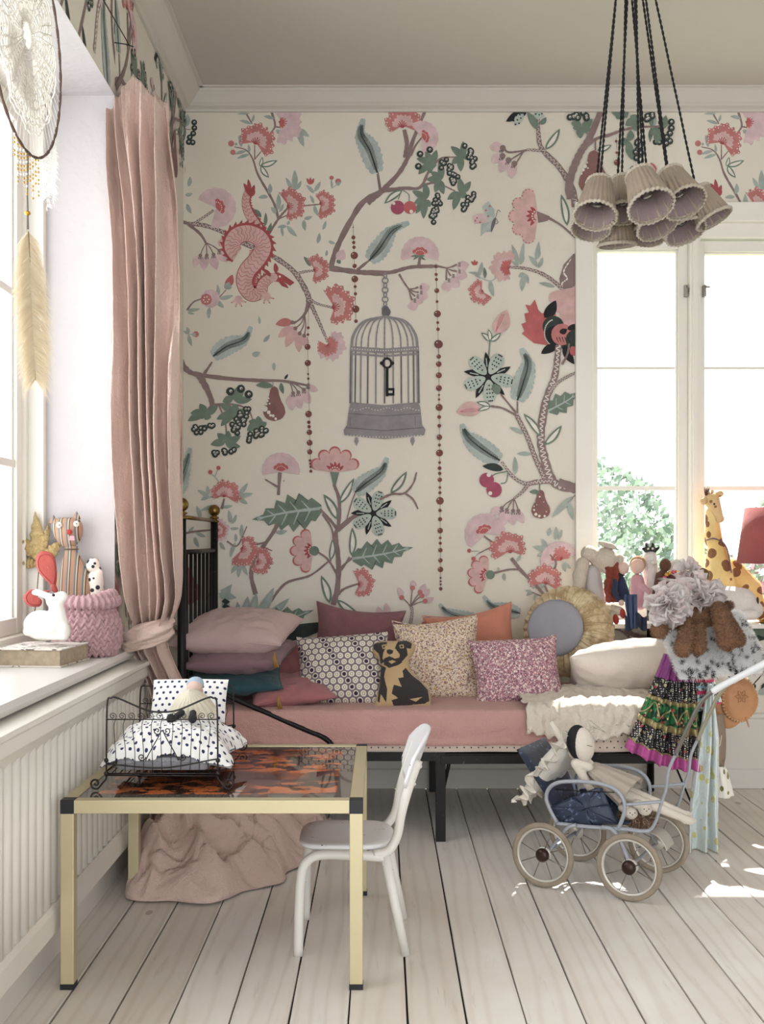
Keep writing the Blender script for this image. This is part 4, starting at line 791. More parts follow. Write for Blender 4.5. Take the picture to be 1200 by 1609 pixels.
kid(B().bar((FX-.1, 3.9, .27), (FX-.02, 3.9, .08), .012, .005).build('leg_brace', M_black), bed)

def rbox(x0, x1, y0, y1, z0, z1, r, fn=None, nx=60, ny=20, nzz=8):    # puffy rounded slab
    b = B(); 
    def P(p):
        x, y, z = p; cx, cy, cz = min(max(x, x0+r), x1-r), min(max(y, y0+r), y1-r), min(max(z, z0+r*.8), z1-r*.8); d = Vector((x-cx, y-cy, z-cz))
        q = Vector((cx, cy, cz))+(d.normalized()*r*(min(1, d.length/r)) if d.length > 1e-6 else d*0); return q+(fn(q) if fn else Vector())
    def face(o, u, v, nu, nv): b.grid(nu, nv, lambda a, c: P(Vector(o)+Vector(u)*a+Vector(v)*c))
    X, Y, Z = (x1-x0, 0, 0), (0, y1-y0, 0), (0, 0, z1-z0)
    face((x0, y0, z0), X, Z, nx, nzz); face((x0, y1, z0), X, Z, nx, nzz); face((x0, y0, z0), X, Y, nx, ny); face((x0, y0, z1), X, Y, nx, ny); face((x0, y0, z0), Y, Z, ny, nzz); face((x1, y0, z0), Y, Z, ny, nzz); return b
tag(rbox(HX+.02, FX-.02, 3.875, BY1-.015, .305, .452, .03, lambda q: Vector((0, .006*nz(q.x*9, q.z*12), .004*nz(q.x*7, q.y*7)))).build('mattress', M_tick, origin=(.2, 4.27, .305)), 'thin dotted mattress lying on the black iron bed frame', 'mattress')
b = B()
def sheetf(u, v):                                # over the top and down the front
    x = HX+.022+(FX-HX-.06)*u; hem = .338+.006*nz(x*8, 3)+(max(0, x-.5)*.12); wr = nz(x*14, v*6, 1)*.5+nz(x*40+v*8, v*12, 2)*.25
    L = .70; sdist = v*(L+(.46-hem)); 
    if sdist < L: return Vector((x, BY1-.03-sdist*((BY1-.03-3.868)/L), .4575+.004*wr))
    k = sdist-L; return Vector((x, 3.866-.004*min(1, k*40)+(.012*wr+.006*nz(x*5, k*26, 7)+.004*abs(nz(x*9+k*20, k*60, 3)))*min(1, k*20), .4575-k+.001))
b.grid(220, 60, sheetf); tag(b.build('bed_sheet', M_sheet, solid=.002, origin=(.2, 4.2, .457)), 'salmon pink crinkled sheet spread over the dotted mattress', 'bed sheet')

# ---------- cushions ----------
def pillow_mesh(wd, ht, th, n=60, pinch=.09, seed=0, wr=.009, pw=2.6, seam=True):
    b = B()
    def f(side):
        def g(a, c):
            u, v = a*2-1, c*2-1; u = math.copysign(abs(u)**.85, u); v = math.copysign(abs(v)**.85, v)
            x = u*wd/2*(1-pinch*(1-v*v)*abs(u)**2); z = v*ht/2*(1-pinch*(1-u*u)*abs(v)**2); h = th/2*max(0, (1-abs(u)**pw))**.55*max(0, (1-abs(v)**pw))**.55
            e = 1-max(abs(u), abs(v)); w_ = wr*(.7*nz(x*26+seed, z*26, side+seed)+.8*(.5-abs(nz(x*13+z*9, z*11-x*5, seed+5)))*1.2-.3)*min(1, e*9)
            sagg = -.06*ht*(max(0, v)**3)*math.cos(u*1.5+seed)*.6
            return Vector((x+.012*nz(z*9, seed)*e*4*0, side*(h+w_), z+sagg))
        return g
    b.grid(n, n, f(-1)); b.grid(n, n, f(1)); return b
def edge_loop(wd, ht, pinch):
    P = []
    for i in range(96):
        t = i/96*4; k = int(t); q = (t-k)*2-1; u, v = ((q, -1), (1, q), (-q, 1), (-1, -q))[k]; x = u*wd/2*(1-pinch*(1-v*v)*abs(u)**2); z = v*ht/2*(1-pinch*(1-u*u)*abs(v)**2)-.06*ht*(max(0, v)**3)*math.cos(u*1.5)*.6; P.append((x, 0, z))
    return P
def cushion(name, label, c, wd, ht, th, rot, m, group='cushions on the daybed', seed=0, **k):
    seam = k.pop('piping', None); tas = k.pop('tassel', None); root = thing(name, label, 'cushion', (0, 0, 0), group); root.location = c; root.rotation_euler = rot
    o = pillow_mesh(wd, ht, th, seed=seed, **k).build('cover', m); o.parent = root
    me = o.data; bm = bmesh.new(); bm.from_mesh(me); bmesh.ops.remove_doubles(bm, verts=bm.verts, dist=.0006); bmesh.ops.recalc_face_normals(bm, faces=bm.faces); bm.to_mesh(me); bm.free()
    q = B().tube(edge_loop(wd, ht, k.get('pinch', .09)), .0022, 6, closed=True).build('piping', seam or m); q.parent = root
    if tas: 
        b = B()
        for i in range(10): a = i*.63; b.tube([(tas[0], tas[1], tas[2]), (tas[0]+.004*math.cos(a), tas[1]+.004*math.sin(a)-.004, tas[2]-.02), (tas[0]+.008*math.cos(a)+.008, tas[1]+.008*math.sin(a)-.004, tas[2]-.055)], .0016, 5)
        t = b.build('tassel', M_thread); wm = Matrix.Translation(root.location) @ root.rotation_euler.to_matrix().to_4x4(); t.parent = root; t.matrix_parent_inverse = wm.inverted()
    return root
R = math.radians
def cpos(px, py, Y): return tuple(W(px, py, Y))
FL = PI/2
cushion('cushion', 'rose pink cushion at the bottom of the stack, brass tassel at its corner', (-.345, 4.10, .502), .30, .34, .085, (FL+R(8), R(-5), R(12)), M_rose, seed=1, tassel=tuple(W(437, 1090, 3.90)))
cushion('cushion', 'rose pink cushion standing behind the stack, mostly hidden', (-.36, 4.36, .545), .25, .24, .08, (R(-30), 0, R(10)), M_rose, seed=2)
cushion('cushion', 'dark teal cushion lying in the stack under the mauve one', (-.56, 4.16, .548), .38, .42, .095, (FL+R(10), R(-3), R(4)), M_teal, seed=3)
cushion('cushion', 'greyish mauve cushion lying in the stack between pale pink and teal', (-.525, 4.15, .625), .37, .40, .115, (FL+R(6), R(-2), R(-6)), M_mauve, seed=4)
cushion('cushion', 'pale pink linen cushion on top of the stack, brass tassel at its corner', (-.538, 4.15, .712), .42, .42, .15, (FL+R(9), R(0), R(-8)), M_pale, seed=5, tassel=tuple(W(431, 1024, 3.93)))
cushion('cushion', 'dusty plum cushion leaning on the papered wall behind the hexagon print', cpos(562, 1003, 4.52), .37, .27, .10, (R(-14), R(6), 0), M_dusty, seed=6, pinch=.12)
cushion('cushion', 'coral orange cushion behind the cream floral and purple ones', cpos(742, 1012, 4.50), .37, .29, .10, (R(-14), R(-8), 0), M_coral, seed=7, pinch=.12)
cushion('cushion', 'cream cushion with tiny floral print, corner up behind the dog cushion', cpos(688, 1040, 4.28), .335, .345, .12, (R(-20), R(-2), R(4)), M_ditsy, seed=8, pinch=.1)
cushion('cushion', 'grey and cream cushion with hexagon flower print', cpos(538, 1056, 4.12), .345, .285, .13, (R(-20), R(-3), R(-4)), M_hexa, seed=9, pinch=.09)
cushion('cushion', 'purple and pink floral cushion in front of the round gathered one', cpos(812, 1056, 4.14), .335, .26, .12, (R(-18), R(-5), R(2)), M_pais, seed=10, pinch=.1)
cushion('pillow', 'plump white pillow in the sun at the foot end of the daybed', (.94, 4.22, .56), .46, .36, .19, (FL-R(28), R(-6), R(-4)), M_white, seed=11, pinch=.05, wr=.009)
bpy.data.objects[-1] if False else None
# round gathered cushion
root = thing('round_cushion', 'round gathered golden-beige cushion with a big grey felt button', 'cushion', tuple(W(893, 992, 4.44)), 'cushions on the daybed'); root.rotation_euler = Euler((R(-12), R(0), R(-24)))
def s_gather():
    s = N('golden_silk_gathers'); co = s.co(); n1 = s.noise(co, 14, 4, rough=.7); c = s.mix(s.ramp(n1, .42, .6), (222, 204, 170), (176, 150, 112)); c = s.mix(s.math('LESS_THAN', s.noise(co, 26, 2), .27), c, (150, 146, 154)); s.color(c); s.bump(s.noise(co, 25, 3), .0015); return s.set(.5)
MM = Matrix.Rotation(PI/2, 4, 'X')
prof = [(.001, .070), (.03, .072), (.06, .080), (.10, .090), (.13, .086), (.158, .064), (.176, .035), (.183, 0), (.176, -.03), (.15, -.055), (.10, -.075), (.05, -.08), (.001, -.08)]
PRF = spline(prof, 4)
def gath(u, v):
    r, z = PRF[min(int(v*(len(PRF)-1)+.5), len(PRF)-1)]; a = 2*PI*u; ph = math.sin(a*34+3*nz(math.cos(a)*2, math.sin(a)*2)+r*14)+.5*math.sin(a*61+r*25); k = min(1, r/.07)*(1 if v < .7 else .3)
    r2 = r*(1+.010*ph*k); return MM@Vector((r2*math.cos(a), r2*math.sin(a), z+(.0045*ph*k if v < .5 else 0)))
q = B().grid(360, len(PRF), gath, wrap=True).build('gathered_cover', s_gather()); q.parent = root
q = B().lathe([(0, .108), (.07, .108), (.1, .105), (.113, .098), (.113, .094), (.09, .085), (0, .085)], Matrix.Translation((-.03, 0, 0)) @ MM, 48).build('button', mat('grey_felt', (158, 156, 164), .8, var=.08, vs_=20, bump=.002)); q.parent = root
# dog shaped cushion
def outline_cushion(name, label, cat, outl, th, c, rot, fn, mats, group=None, n=110):
    xs = [p[0] for p in outl]; zs_ = [p[1] for p in outl]; m = len(outl); O = [Vector(p) for p in spline(list(outl)+[outl[0]], 6)[:-1]]; m = len(O)
    st = max(max(xs)-min(xs), max(zs_)-min(zs_))/n; pts = list(O)
    def inside(p):
        k = False; j = m-1
        for i in range(m):
            if (O[i].y > p.y) != (O[j].y > p.y) and p.x < (O[j].x-O[i].x)*(p.y-O[i].y)/(O[j].y-O[i].y)+O[i].x: k = not k
            j = i
        return k
    def dist(p):
        d = 9
        for i in range(m):
            a, c_ = O[i-1], O[i]; ab = c_-a; t = max(0, min(1, (p-a).dot(ab)/(ab.dot(ab)+1e-12))); d = min(d, (p-a-ab*t).length)
        return d
    D = [0]*m; x = min(xs)
    while x < max(xs):
        z = min(zs_)
        while z < max(zs_):
            p = Vector((x+.3*st*math.sin(z*900), z))
            if inside(p):
                d = dist(p)
                if d > st*.4: pts.append(p); D.append(d)
            z += st
        x += st
    vo, _, fo, ov, _, _ = delaunay_2d_cdt(pts, [(i, (i+1) % m) for i in range(m)], [], 1, 1e-6); Dm = [D[o_[0]] if o_ else 0 for o_ in ov]; Rr = th*1.1
    def hh(d): d = min(d, Rr); return th/2*math.sqrt(max(0, 1-(1-d/Rr)**2))
    b = B()
    for sd_ in (-1, 1):
        b.add([Vector((p.x, sd_*hh(Dm[i]), p.y)) for i, p in enumerate(vo)], fo)
        if sd_ == -1: k = len(b.mi); b.mi = [fn(*((vo[f[0]]+vo[f[1]]+vo[f[2]])/3)) for f in fo]
        else: b.mi[k:] = [0]*len(fo)
    root = thing(name, label, cat, c, group); root.rotation_euler = rot; o = b.build('cover', mats); o.parent = root
    bm = bmesh.new(); bm.from_mesh(o.data); bmesh.ops.remove_doubles(bm, verts=bm.verts, dist=1e-5); bmesh.ops.recalc_face_normals(bm, faces=bm.faces); bm.to_mesh(o.data); bm.free(); return root
def inpoly(x, y, P):
    k = False; j = len(P)-1
    for i in range(len(P)):
        if (P[i][1] > y) != (P[j][1] > y) and x < (P[j][0]-P[i][0])*(y-P[i][1])/(P[j][1]-P[i][1])+P[i][0]: k = not k
        j = i
    return k
# coordinates in an enlarged frame (920..1195, 300..640), 2.927 px per photo px, cushion stands at y = 4.03
def dg(p, k=4.03/F/2.927): return ((p[0]-1057)*k, (470-p[1])*k)
dog_out = [(922, 345), (932, 322), (960, 312), (1020, 310), (1080, 308), (1108, 316), (1121, 342), (1112, 368), (1090, 400), (1096, 440), (1125, 480), (1165, 515), (1187, 555), (1190, 600), (1178, 625), (1120, 630), (1040, 628), (980, 632), (930, 632), (935, 590), (948, 540), (958, 480), (962, 425), (945, 390), (925, 368)]
dark = [[(955, 320), (990, 318), (985, 345), (972, 372), (968, 395), (980, 412), (960, 420), (955, 385), (940, 350)], [(1040, 315), (1075, 310), (1105, 325), (1100, 352), (1080, 350), (1085, 380), (1060, 410), (1040, 420), (1048, 380), (1025, 350)],
        [(925, 330), (950, 318), (958, 345), (948, 372), (928, 352)], [(988, 360), (1000, 355), (1018, 362), (1015, 376), (1000, 382), (988, 372)], [(975, 398), (1000, 388), (1025, 400), (1045, 395), (1060, 415), (1040, 430), (1000, 442), (975, 425)],
        [(962, 425), (985, 440), (975, 480), (990, 540), (985, 600), (960, 560), (955, 600), (945, 590), (955, 520)], [(1075, 440), (1100, 470), (1140, 500), (1175, 540), (1182, 590), (1160, 605), (1110, 608), (1060, 618), (1020, 615), (1010, 590), (1040, 580), (1010, 560), (1020, 520), (1055, 530), (1040, 490), (1065, 485), (1060, 455)]]
lite = [[(965, 335), (985, 330), (985, 350), (970, 355)], [(1045, 335), (1065, 332), (1068, 350), (1050, 352)], [(995, 412), (1015, 406), (1030, 414), (1010, 424)], [(1090, 585), (1150, 575), (1120, 596)]]
eye = [[(970, 340), (980, 337), (980, 347), (971, 349)], [(1050, 339), (1062, 337), (1062, 347), (1052, 348)]]
dark, lite, eye = ([[dg(p) for p in q] for q in a] for a in (dark, lite, eye))
def dogfn(x, z):
    if any(inpoly(x, z, q) for q in eye): return 1
    if any(inpoly(x, z, q) for q in lite): return 0
    return 1 if any(inpoly(x, z, q) for q in dark) else 0
outline_cushion('dog_cushion', 'beige dog-shaped cushion printed with a black and tan sitting terrier', 'cushion', [dg(p) for p in dog_out], .07, tuple(W(631, 1061, 4.03)), (R(-16), 0, 0), dogfn, [fabric('tan_cotton', (196, 168, 126), wr=20), fabric('black_printed_cotton', (50, 46, 46), wr=20)], n=120)
# crinkled cream throw over the foot end
b = B()
def thr(u, v):
    x = .50+.59*u; fr_ = .012*nz(x*60, v*30)+.006*math.sin(x*160); hem = interp([(0, .385), (.2, .36), (.45, .358), (.7, .40), (1, .47)], u)[0]; L = .34; tot = L+(.475-hem); d = v*tot; wr = .007*nz(x*50, v*7)+.01*nz(x*18, v*9, 2)
    if d < L: return Vector((x+.02*nz(v*7, 4), 4.20-d, .482+wr+.03*math.exp(-((u-.5)**2)*9)*(1-v)))
    k = d-L; return Vector((x+.015*nz(v*9, 4), 3.855-.012*min(1, k*30)+wr-.012, .478-k+fr_*v))
b.grid(150, 70, thr); tag(b.build('throw_blanket', M_cream, solid=.003, origin=(.8, 4.0, .47)), 'crinkled cream cotton throw with a frayed edge hanging over the foot end', 'throw')

# ---------- curtain ----------
ct = thing('curtain', 'blush pink linen curtain knotted above the sill, its tail pooled on the floor', 'curtain', (-.76, 3.5, 0))
EDGE = [(112, 162, 257), (180, 161, 259), (240, 164, 264), (320, 167, 272), (420, 168, 277), (560, 170, 279), (700, 174, 282), (800, 178, 284), (880, 184, 284), (915, 188, 285), (940, 192, 283), (960, 198, 277), (978, 206, 268), (992, 210, 258)]
def fold(u, py, seed, nf):
    ph = u*nf+1.5*nz(u*1.9+seed, py*.0016, seed)+.3*nz(u*7, py*.005, seed+3)
    a = math.sin(2*PI*ph); return math.copysign(abs(a)**.8, a), math.cos(2*PI*ph)
def drape(name, edge, nf, A, Y, seed, top=112, bot=992, nu=260, nv=170, peak=None):
    b = B()
    def f(u, v):
        t0 = top
        if peak: e = abs(u-peak[0])/(peak[0] if u < peak[0] else 1-peak[0]); t0 = top+(peak[1] if u < peak[0] else peak[2])*e**.85
        py = t0+(bot-t0)*v; l, r = interp(edge, py); Yc = interp(Y, py)[0]; s_, c_ = fold(u, py, seed, nf); k = .35+.65*min(1, v*9) if peak else 1; amp = A*min(1, (r-l)/70)*k*(.75+.9*nz(u*3.1, py*.002, seed+2))
        x = l+(r-l)*u+c_*3.4*min(1, (r-l)/80)*k; p = W(x, py, Yc)
        ends = min(1, u*12, (1-u)*12); cr = .010*nz(u*11, py*.018+u*6, 5)+.005*abs(nz(u*30, py*.05+u*20, 8))
        p.y += -s_*amp-cr; p.y += .05*(1-ends); return p
    b.grid(nu, nv, f); return kid(b.build(name, M_curt, solid=.0016), ct)
drape('drape', EDGE, 5.2, .058, [(112, 3.50), (160, 3.47), (400, 3.46), (900, 3.44), (960, 3.46), (992, 3.52)], 3, peak=(.48, 72, 54))
drape('drape', [(a, l+(r-l)*.18, r-2) for a, l, r in EDGE], 5, .04, [(112, 3.56), (400, 3.56), (992, 3.56)], 9, top=150, nu=120, nv=90)
EDGE2 = [(975, 214, 252), (1000, 207, 255), (1025, 208, 262), (1050, 222, 272), (1080, 232, 286), (1110, 238, 292), (1180, 236, 290), (1300, 226, 300), (1392, 214, 330)]
drape('tail', EDGE2, 3.6, .04, [(975, 3.52), (1030, 3.56), (1090, 3.62), (1300, 3.55), (1392, 3.42)], 5, 975, 1340, 160, 110)
def knot(u, v):                                  # cloth wound round the gathered drape
    a = 2*PI*u; c = W(232-(v-.5)*14, 975+44*v, 3.49); bl = .75+.42*math.sin(PI*v)**.8; fo = .10*math.sin(3*a+11*v)+.07*abs(math.sin(v*13+2*a+1.5*nz(u*3, v*3)))+.05*nz(u*9, v*9)
    return Vector((c.x+.066*math.cos(a)*(bl+fo), c.y+.056*math.sin(a)*(bl+fo), c.z+.012*math.cos(a)))
kid(B().grid(120, 60, knot, wrap=True).build('knot', M_curt), ct)
PO = [(-.775, 3.30), (-.70, 3.22), (-.60, 3.19), (-.50, 3.21), (-.42, 3.27), (-.34, 3.37), (-.28, 3.5), (-.245, 3.66), (-.17, 3.72), (-.13, 3.9), (-.20, 4.06), (-.34, 4.1), (-.48, 4.05), (-.6, 3.98), (-.70, 3.85), (-.765, 3.7), (-.775, 3.5)]
pc = (-.62, 3.56); PP = [(math.atan2(y-pc[1], x-pc[0]), math.hypot(x-pc[0], y-pc[1])) for x, y in PO]; PP.sort(); PP = [(PP[-1][0]-2*PI, PP[-1][1])]+PP+[(PP[1][0]+2*PI, PP[1][1])]
def pool(u, v):
    th = -PI+2*PI*u; Rb = interp(PP, th)[0]*(1+.05*math.sin(th*9)+.04*nz(th*5, 1)); r = v*Rb; x, y = pc[0]+r*math.cos(th), pc[1]+r*math.sin(th)
    ph = math.cos(th*7+1.8*nz(x*5, y*5)+r*5)+.6*math.cos(th*15+3*nz(x*8, y*8, 2)-r*9); rid = (1-abs(nz(x*9, y*9, 3))*2.2)
    h = .235*(1-v)**1.25+.05*max(0, 1-v)**.35*v*2*(.5+.3*ph)+.052*(1-v**6)*rid+.034*(1-v**4)*(1-abs(nz(x*19+2*nz(x*7, y*7), y*19, 6))*2.5)*v+.007*nz(x*44, y*44)*(1-v**4)+.012*(1-v**8)
    if x < -.755: x = -.755
    return Vector((x, y, max(.0035, h)+.002))
b = B(); b.grid(300, 80, pool, wrap=True); kid(b.build('floor_pool', M_curt, solid=.002), ct)
b = B(); b.tube([(LW-.0+.001, 3.5, 2.625), (-.81, 3.5, 2.62), (-.785, 3.50, 2.612)], .0016, 6); kid(b.build('hook', M_black), ct)
tag(B().tube([(LW+.006, 1.5, 2.635), (LW+.02, 2.6, 2.62), (-.80, 3.50, 2.62)], .0018, 6).build('curtain_wire', M_black, origin=(LW, 2.5, 2.62)), 'thin dark wire strung along the left wall above the window, holding the curtain', 'wire')

# ---------- low brass table ----------
M_gold = mat('brushed_gold', (214, 203, 166), .42, .55, var=.06, vs_=3); M_plas = mat('black_plastic', (26, 26, 32), .5)
TX0, TX1, TY0, TY1, TZ = -.752, -.045, 2.59, 3.31, .443
tb = thing('coffee_table', 'low square brass-framed table with a tortoiseshell glass top', 'table', (-.4, 2.95, 0))
for x in (TX0, TX1-.031):
    for y in (TY0, TY1-.031):
        l = kid(B().box(x, x+.031, y, y+.031, .012, TZ-.031).build('leg', M_gold, smooth=False, bevel=.0015), tb)
        B().box(x-.0008, x+.0318, y-.0008, y+.0318, 0, .012).build('foot_cap', M_plas, smooth=False).parent = l
        kid(B().box(x-.0006, x+.0316, y-.0006, y+.0316, TZ-.0315, TZ+.0006).build('corner_block', M_plas, smooth=False, bevel=.001), tb)
g = .031
for a in ((TX0+g, TX1-g, TY0, TY0+g), (TX0+g, TX1-g, TY1-g, TY1), (TX0, TX0+g, TY0+g, TY1-g), (TX1-g, TX1, TY0+g, TY1-g)): kid(B().box(*a, TZ-g, TZ).build('frame_rail', M_gold, smooth=False, bevel=.0012), tb)
s = N('tortoiseshell_glass'); co = s.co('Object', (.62, 1, 1)); n1 = s.noise(co, 24, 4, rough=.55); sp = s.n('ShaderNodeSeparateXYZ'); s.l(s.co(), sp.inputs[0])
c = s.mix(s.ramp(n1, .48, .52), (60, 42, 34), (200, 112, 66)); c = s.mix(s.ramp(s.noise(co, 4.5, 3), .50, .60), c, (62, 42, 36))
bx = s.math('MAXIMUM', s.math('ABSOLUTE', sp.outputs[0]), s.math('ABSOLUTE', sp.outputs[1])); c = s.mix(s.ramp(bx, .285, .29), c, (92, 84, 80)); s.color(c); M_tort = s.set(.04, **{'Coat_Weight': .25, 'Coat_Roughness': .01, 'Specular_IOR_Level': .4})
kid(B().box(TX0+g+.001, TX1-g-.001, TY0+g-.012, TY1-g-.001, TZ-.010, TZ-.002).build('glass_top', M_tort, smooth=False, origin=(-.398, 2.95, TZ-.01)), tb)

# ---------- child's chair ----------
M_chair = mat('chipped_white_paint', (228, 225, 218), .38, chip=((52, 50, 56), 34, .66), bump=.0004, bs=40)
M_plate = mat('pale_grey_white_paint', (238, 238, 240), .4, chip=((60, 56, 60), 26, .655))
chair = thing('child_chair', 'small white tubular metal chair with chipped paint pushed under the table', 'chair', (-.07, 2.95, 0))
TRr = .0125
for y, nm in ((2.815, 'n'), (3.085, 'f')):
    kid(B().tube(spline([(-.212, y-.01, 0), (-.210, y-.008, .12), (-.204, y-.003, .205), (-.188, y, .238), (-.15, y+.002, .252), (-.06, y, .250), (.01, y, .246)], 6), TRr, 12).build('leg', M_chair), chair)
    kid(B().tube([(.008, y, .25), (.035, y-.004, .12), (.0605, y-.008, 0)], [.0135, .0125, .0115], 12).build('leg', M_chair), chair)
    kid(B().tube(spline([(-.02, y, .252), (.015, y, .262), (.038, y, .30), (.05, y, .36), (.07, y, .43), (.092, y, .492)], 6), .012, 12).build('back_tube', M_chair), chair)
b = B()                                          # seat plate, rounded
def seatp(z):
    P = []
    for i in range(72):
        a = 2*PI*i/72; c_, s_ = math.cos(a), math.sin(a); hw = .128; r = Vector((math.copysign(abs(c_)**.5, c_)*.122-.093, math.copysign(abs(s_)**.5, s_)*hw*(1-.0*c_)+2.95)); 
        if c_ > 0: r.y = 2.95+(r.y-2.95)*(1-.25*c_**3)
        P.append(Vector((r.x, r.y, z-.010*math.exp(-((r.x+.09)**2+(r.y-2.95)**2)*0))))
    return P
vs = []; L = [(.262, 1.0), (.266, 1.015), (.272, 1.012), (.275, .98), (.2715, .7), (.2695, .35), (.269, .02)]
for z, k in L:
    for p in seatp(z): vs.append(Vector(((p.x+.093)*k-.093, (p.y-2.95)*k+2.95, z)))
b.add(vs, [(i*72+j, i*72+(j+1) % 72, (i+1)*72+(j+1) % 72, (i+1)*72+j) for i in range(6) for j in range(72)]+[tuple(range(72))[::-1], tuple(6*72+j for j in range(72))]); kid(b.build('seat', M_plate), chair)
def bk(u, v):                                    # curved back plate
    y = 2.95+(u-.5)*.33; q = abs(u-.5)*2; zl, zh = .392+.05*q**3.5, .555-.055*q**3.2; z = zl+(zh-zl)*v; return Vector((.078+(z-.43)*.34+.006-.030*q*q, y, z))
kid(B().grid(40, 16, bk).build('backrest', M_plate, solid=.007), chair)
for y in (2.825, 3.075):
    for z in (.43, .475): kid(B().ell((.070+(z-.43)*.35+.0115, y, z), .0055, n=8, m=6).build('rivet', M_chair), chair)
kid(B().tube([(-.03, 2.82, .25), (-.03, 3.08, .25)], .009, 8).tube([(-.17, 2.82, .25), (-.17, 3.08, .25)], .009, 8).build('seat_frame', M_chair), chair)

# ---------- doll bed of wire with polka dot bedding ----------
M_wire = mat('rusty_dark_wire', (58, 54, 54), .5, .6, var=.3, vs_=80)
db = thing('doll_bed', 'wire doll bed with scrolled ends standing on the tortoiseshell table', 'doll bed', (-.54, 2.95, TZ))
def spiral(c, r, turns, a0, ax=(1, 0, 0), n=26, sg=1):
    ax = Vector(ax); P = []
    for i in range(n+1):
        t = i/n; q = a0+sg*turns*2*PI*t; rr = r*(1-t*.85); P.append(Vector(c)+ax*(rr*math.cos(q))+Vector((0, 0, rr*math.sin(q))))
    return P
def panel(y, xl, xr, z1, dip, flip):
    z0 = TZ+.042; b = B(); n = 12; w_ = xr-xl; top = [(xl, y, z0-.01), (xl+.002, y, z1-.02), (xl+.012, y, z1), (xl+.03, y, z1-.001)]+([((xl+xr)/2-.04, y, z1-dip*.85), ((xl+xr)/2, y, z1-dip), ((xl+xr)/2+.04, y, z1-dip*.85)] if dip else [])+[(xr-.03, y, z1-.001), (xr-.012, y, z1), (xr-.002, y, z1-.02), (xr, y, z0-.01)]
    kid(B().tube(spline(top, 5), .0024, 6).build('hoop', M_wire), db)
    zr = z1-.052; b.tube([(xl, y, zr), (xr, y, zr)], .0016, 5); b.tube(spline([(xl, y, z0+.022), ((xl+xr)/2, y, z0+.012), (xr, y, z0+.034)], 8), .002, 5); b.tube([(xl, y, z0-.002), (xr, y, z0-.002)], .002, 5); b.tube([(xl, y, z0-.006), (xr, y, z0-.008)], .002, 5)
    kid(b.build('cross_wire', M_wire), db)
    for i in range(n-1):
        x = xl+w_*(i+1)/n; b = B(); sg = -1 if i < (n-1)/2 else 1; st_ = [(x, y, z0), (x+.002*math.sin(i), y, z0+.05), (x+.004*sg, y, zr-.02), (x, y, zr)]
        b.tube(spline(st_, 4)+[tuple(p) for p in spiral((x-.007*sg*-1, y, zr+.008), .0085, 1.4, PI if sg > 0 else 0, sg=-sg)], .0010, 5); kid(b.build('scroll_wire', M_wire), db)
    b = B(); m_ = (xl+xr)/2
    for sg in (1, -1):
        b.tube([tuple(p) for p in spiral((m_+.012*sg, y, zr-.028), .010, 1.3, 0 if sg < 0 else PI, sg=sg)][::-1]+spline([(m_+.010*sg, y, zr-.045), (m_+.03*sg, y, z0+.05), (m_+.04*sg, y, z0+.03)], 5), .0014, 5); b.tube([tuple(p) for p in spiral((m_+.05*sg, y, z0+.038), .010, 1.4, PI if sg > 0 else 0, sg=sg)], .0014, 5)
    kid(b.build('centre_scroll', M_wire), db)
    for x, sg in ((xl, -1), (xr, 1 if not flip else 1)):
        b = B(); b.tube(spline([(x, y, z0+.02), (x, y, z0-.012), (x+.008*sg, y, TZ+.018), (x+.020*sg, y, TZ+.0035)], 5)+[tuple(p) for p in spiral((x+.026*sg, y, TZ+.016), .0135, 1.25, -PI/2, sg=sg)], .0024, 6)
        b.ell((x, y, z0+.03), .006, n=8, m=5); b.ell((x, y, z0-.002), .006, n=8, m=5); kid(b.build('leg', M_wire), db)
panel(2.70, -.672, -.400, .667, .034, 0); panel(3.20, -.700, -.428, .632, 0, 1)
b = B()
for i in range(13): x = -.66+.02*i; b.tube([(x, 2.70, TZ+.040), (x-.012, 2.95, TZ+.033), (x-.026, 3.20, TZ+.040)], .0013, 5)
for x in (-.672, -.400): b.tube(spline([(x, 2.7, TZ+.045), (x-.012, 2.95, TZ+.036), (x-.027, 3.2, TZ+.045)], 4), .0022, 6)
for sg, x in ((-1, -.686), (1, -.416)): b.tube([tuple(p) for p in spiral((x+sg*.01, 2.95, TZ+.048), .012, 1.2, 0, (0, 1, 0))], .0018, 5)
kid(b.build('base_wire', M_wire), db)
BD = 'bedding on the wire doll bed'
tag(rbox(-.655, -.425, 2.715, 3.18, TZ+.042, TZ+.078, .017, nx=24, ny=30, nzz=5).build('doll_mattress', fabric('grey_ticking', (150, 150, 156)), origin=(-.54, 2.95, TZ+.042)), 'greyish little mattress under the dotted duvet in the wire bed', 'mattress', BD)
def duv(u, v):                                   # puffy duvet bulging over both sides
    x0 = -.70+.012*math.sin(v*5); x1 = -.385+.015*math.sin(v*7+1); x = x0+(x1-x0)*u; q = abs(u-.5)*2; y = 2.712+.34*v
    h = .050*(1-q**3)**.6*min(1, v*5, (1.04-v)*4)**.5+.012*nz(x*22, y*16)+.006*abs(nz(x*50, y*40)); return Vector((x+.008*nz(y*30, u*5), y, TZ+.074-(.020*q**2)+max(-.003, h*1.25)))
b = B(); b.grid(70, 60, duv); b.grid(70, 60, lambda u, v: Vector((duv(u, v).x, 2.712+.34*v, TZ+.068-.018*(abs(u-.5)*2)**2)))
tag(b.build('doll_duvet', M_polkax, origin=(-.54, 2.9, TZ+.09)), 'white duvet with navy dots bulging out of the wire doll bed', 'duvet', BD)
p = pillow_mesh(.215, .125, .05, n=30, pinch=.03, seed=3, wr=.003).build('doll_pillow', M_polka); p.location = (-.545, 3.13, TZ+.155); p.rotation_euler = (R(-26), 0, R(-2)); tag(p, 'square white pillow with navy dots at the back of the wire doll bed', 'pillow', BD)
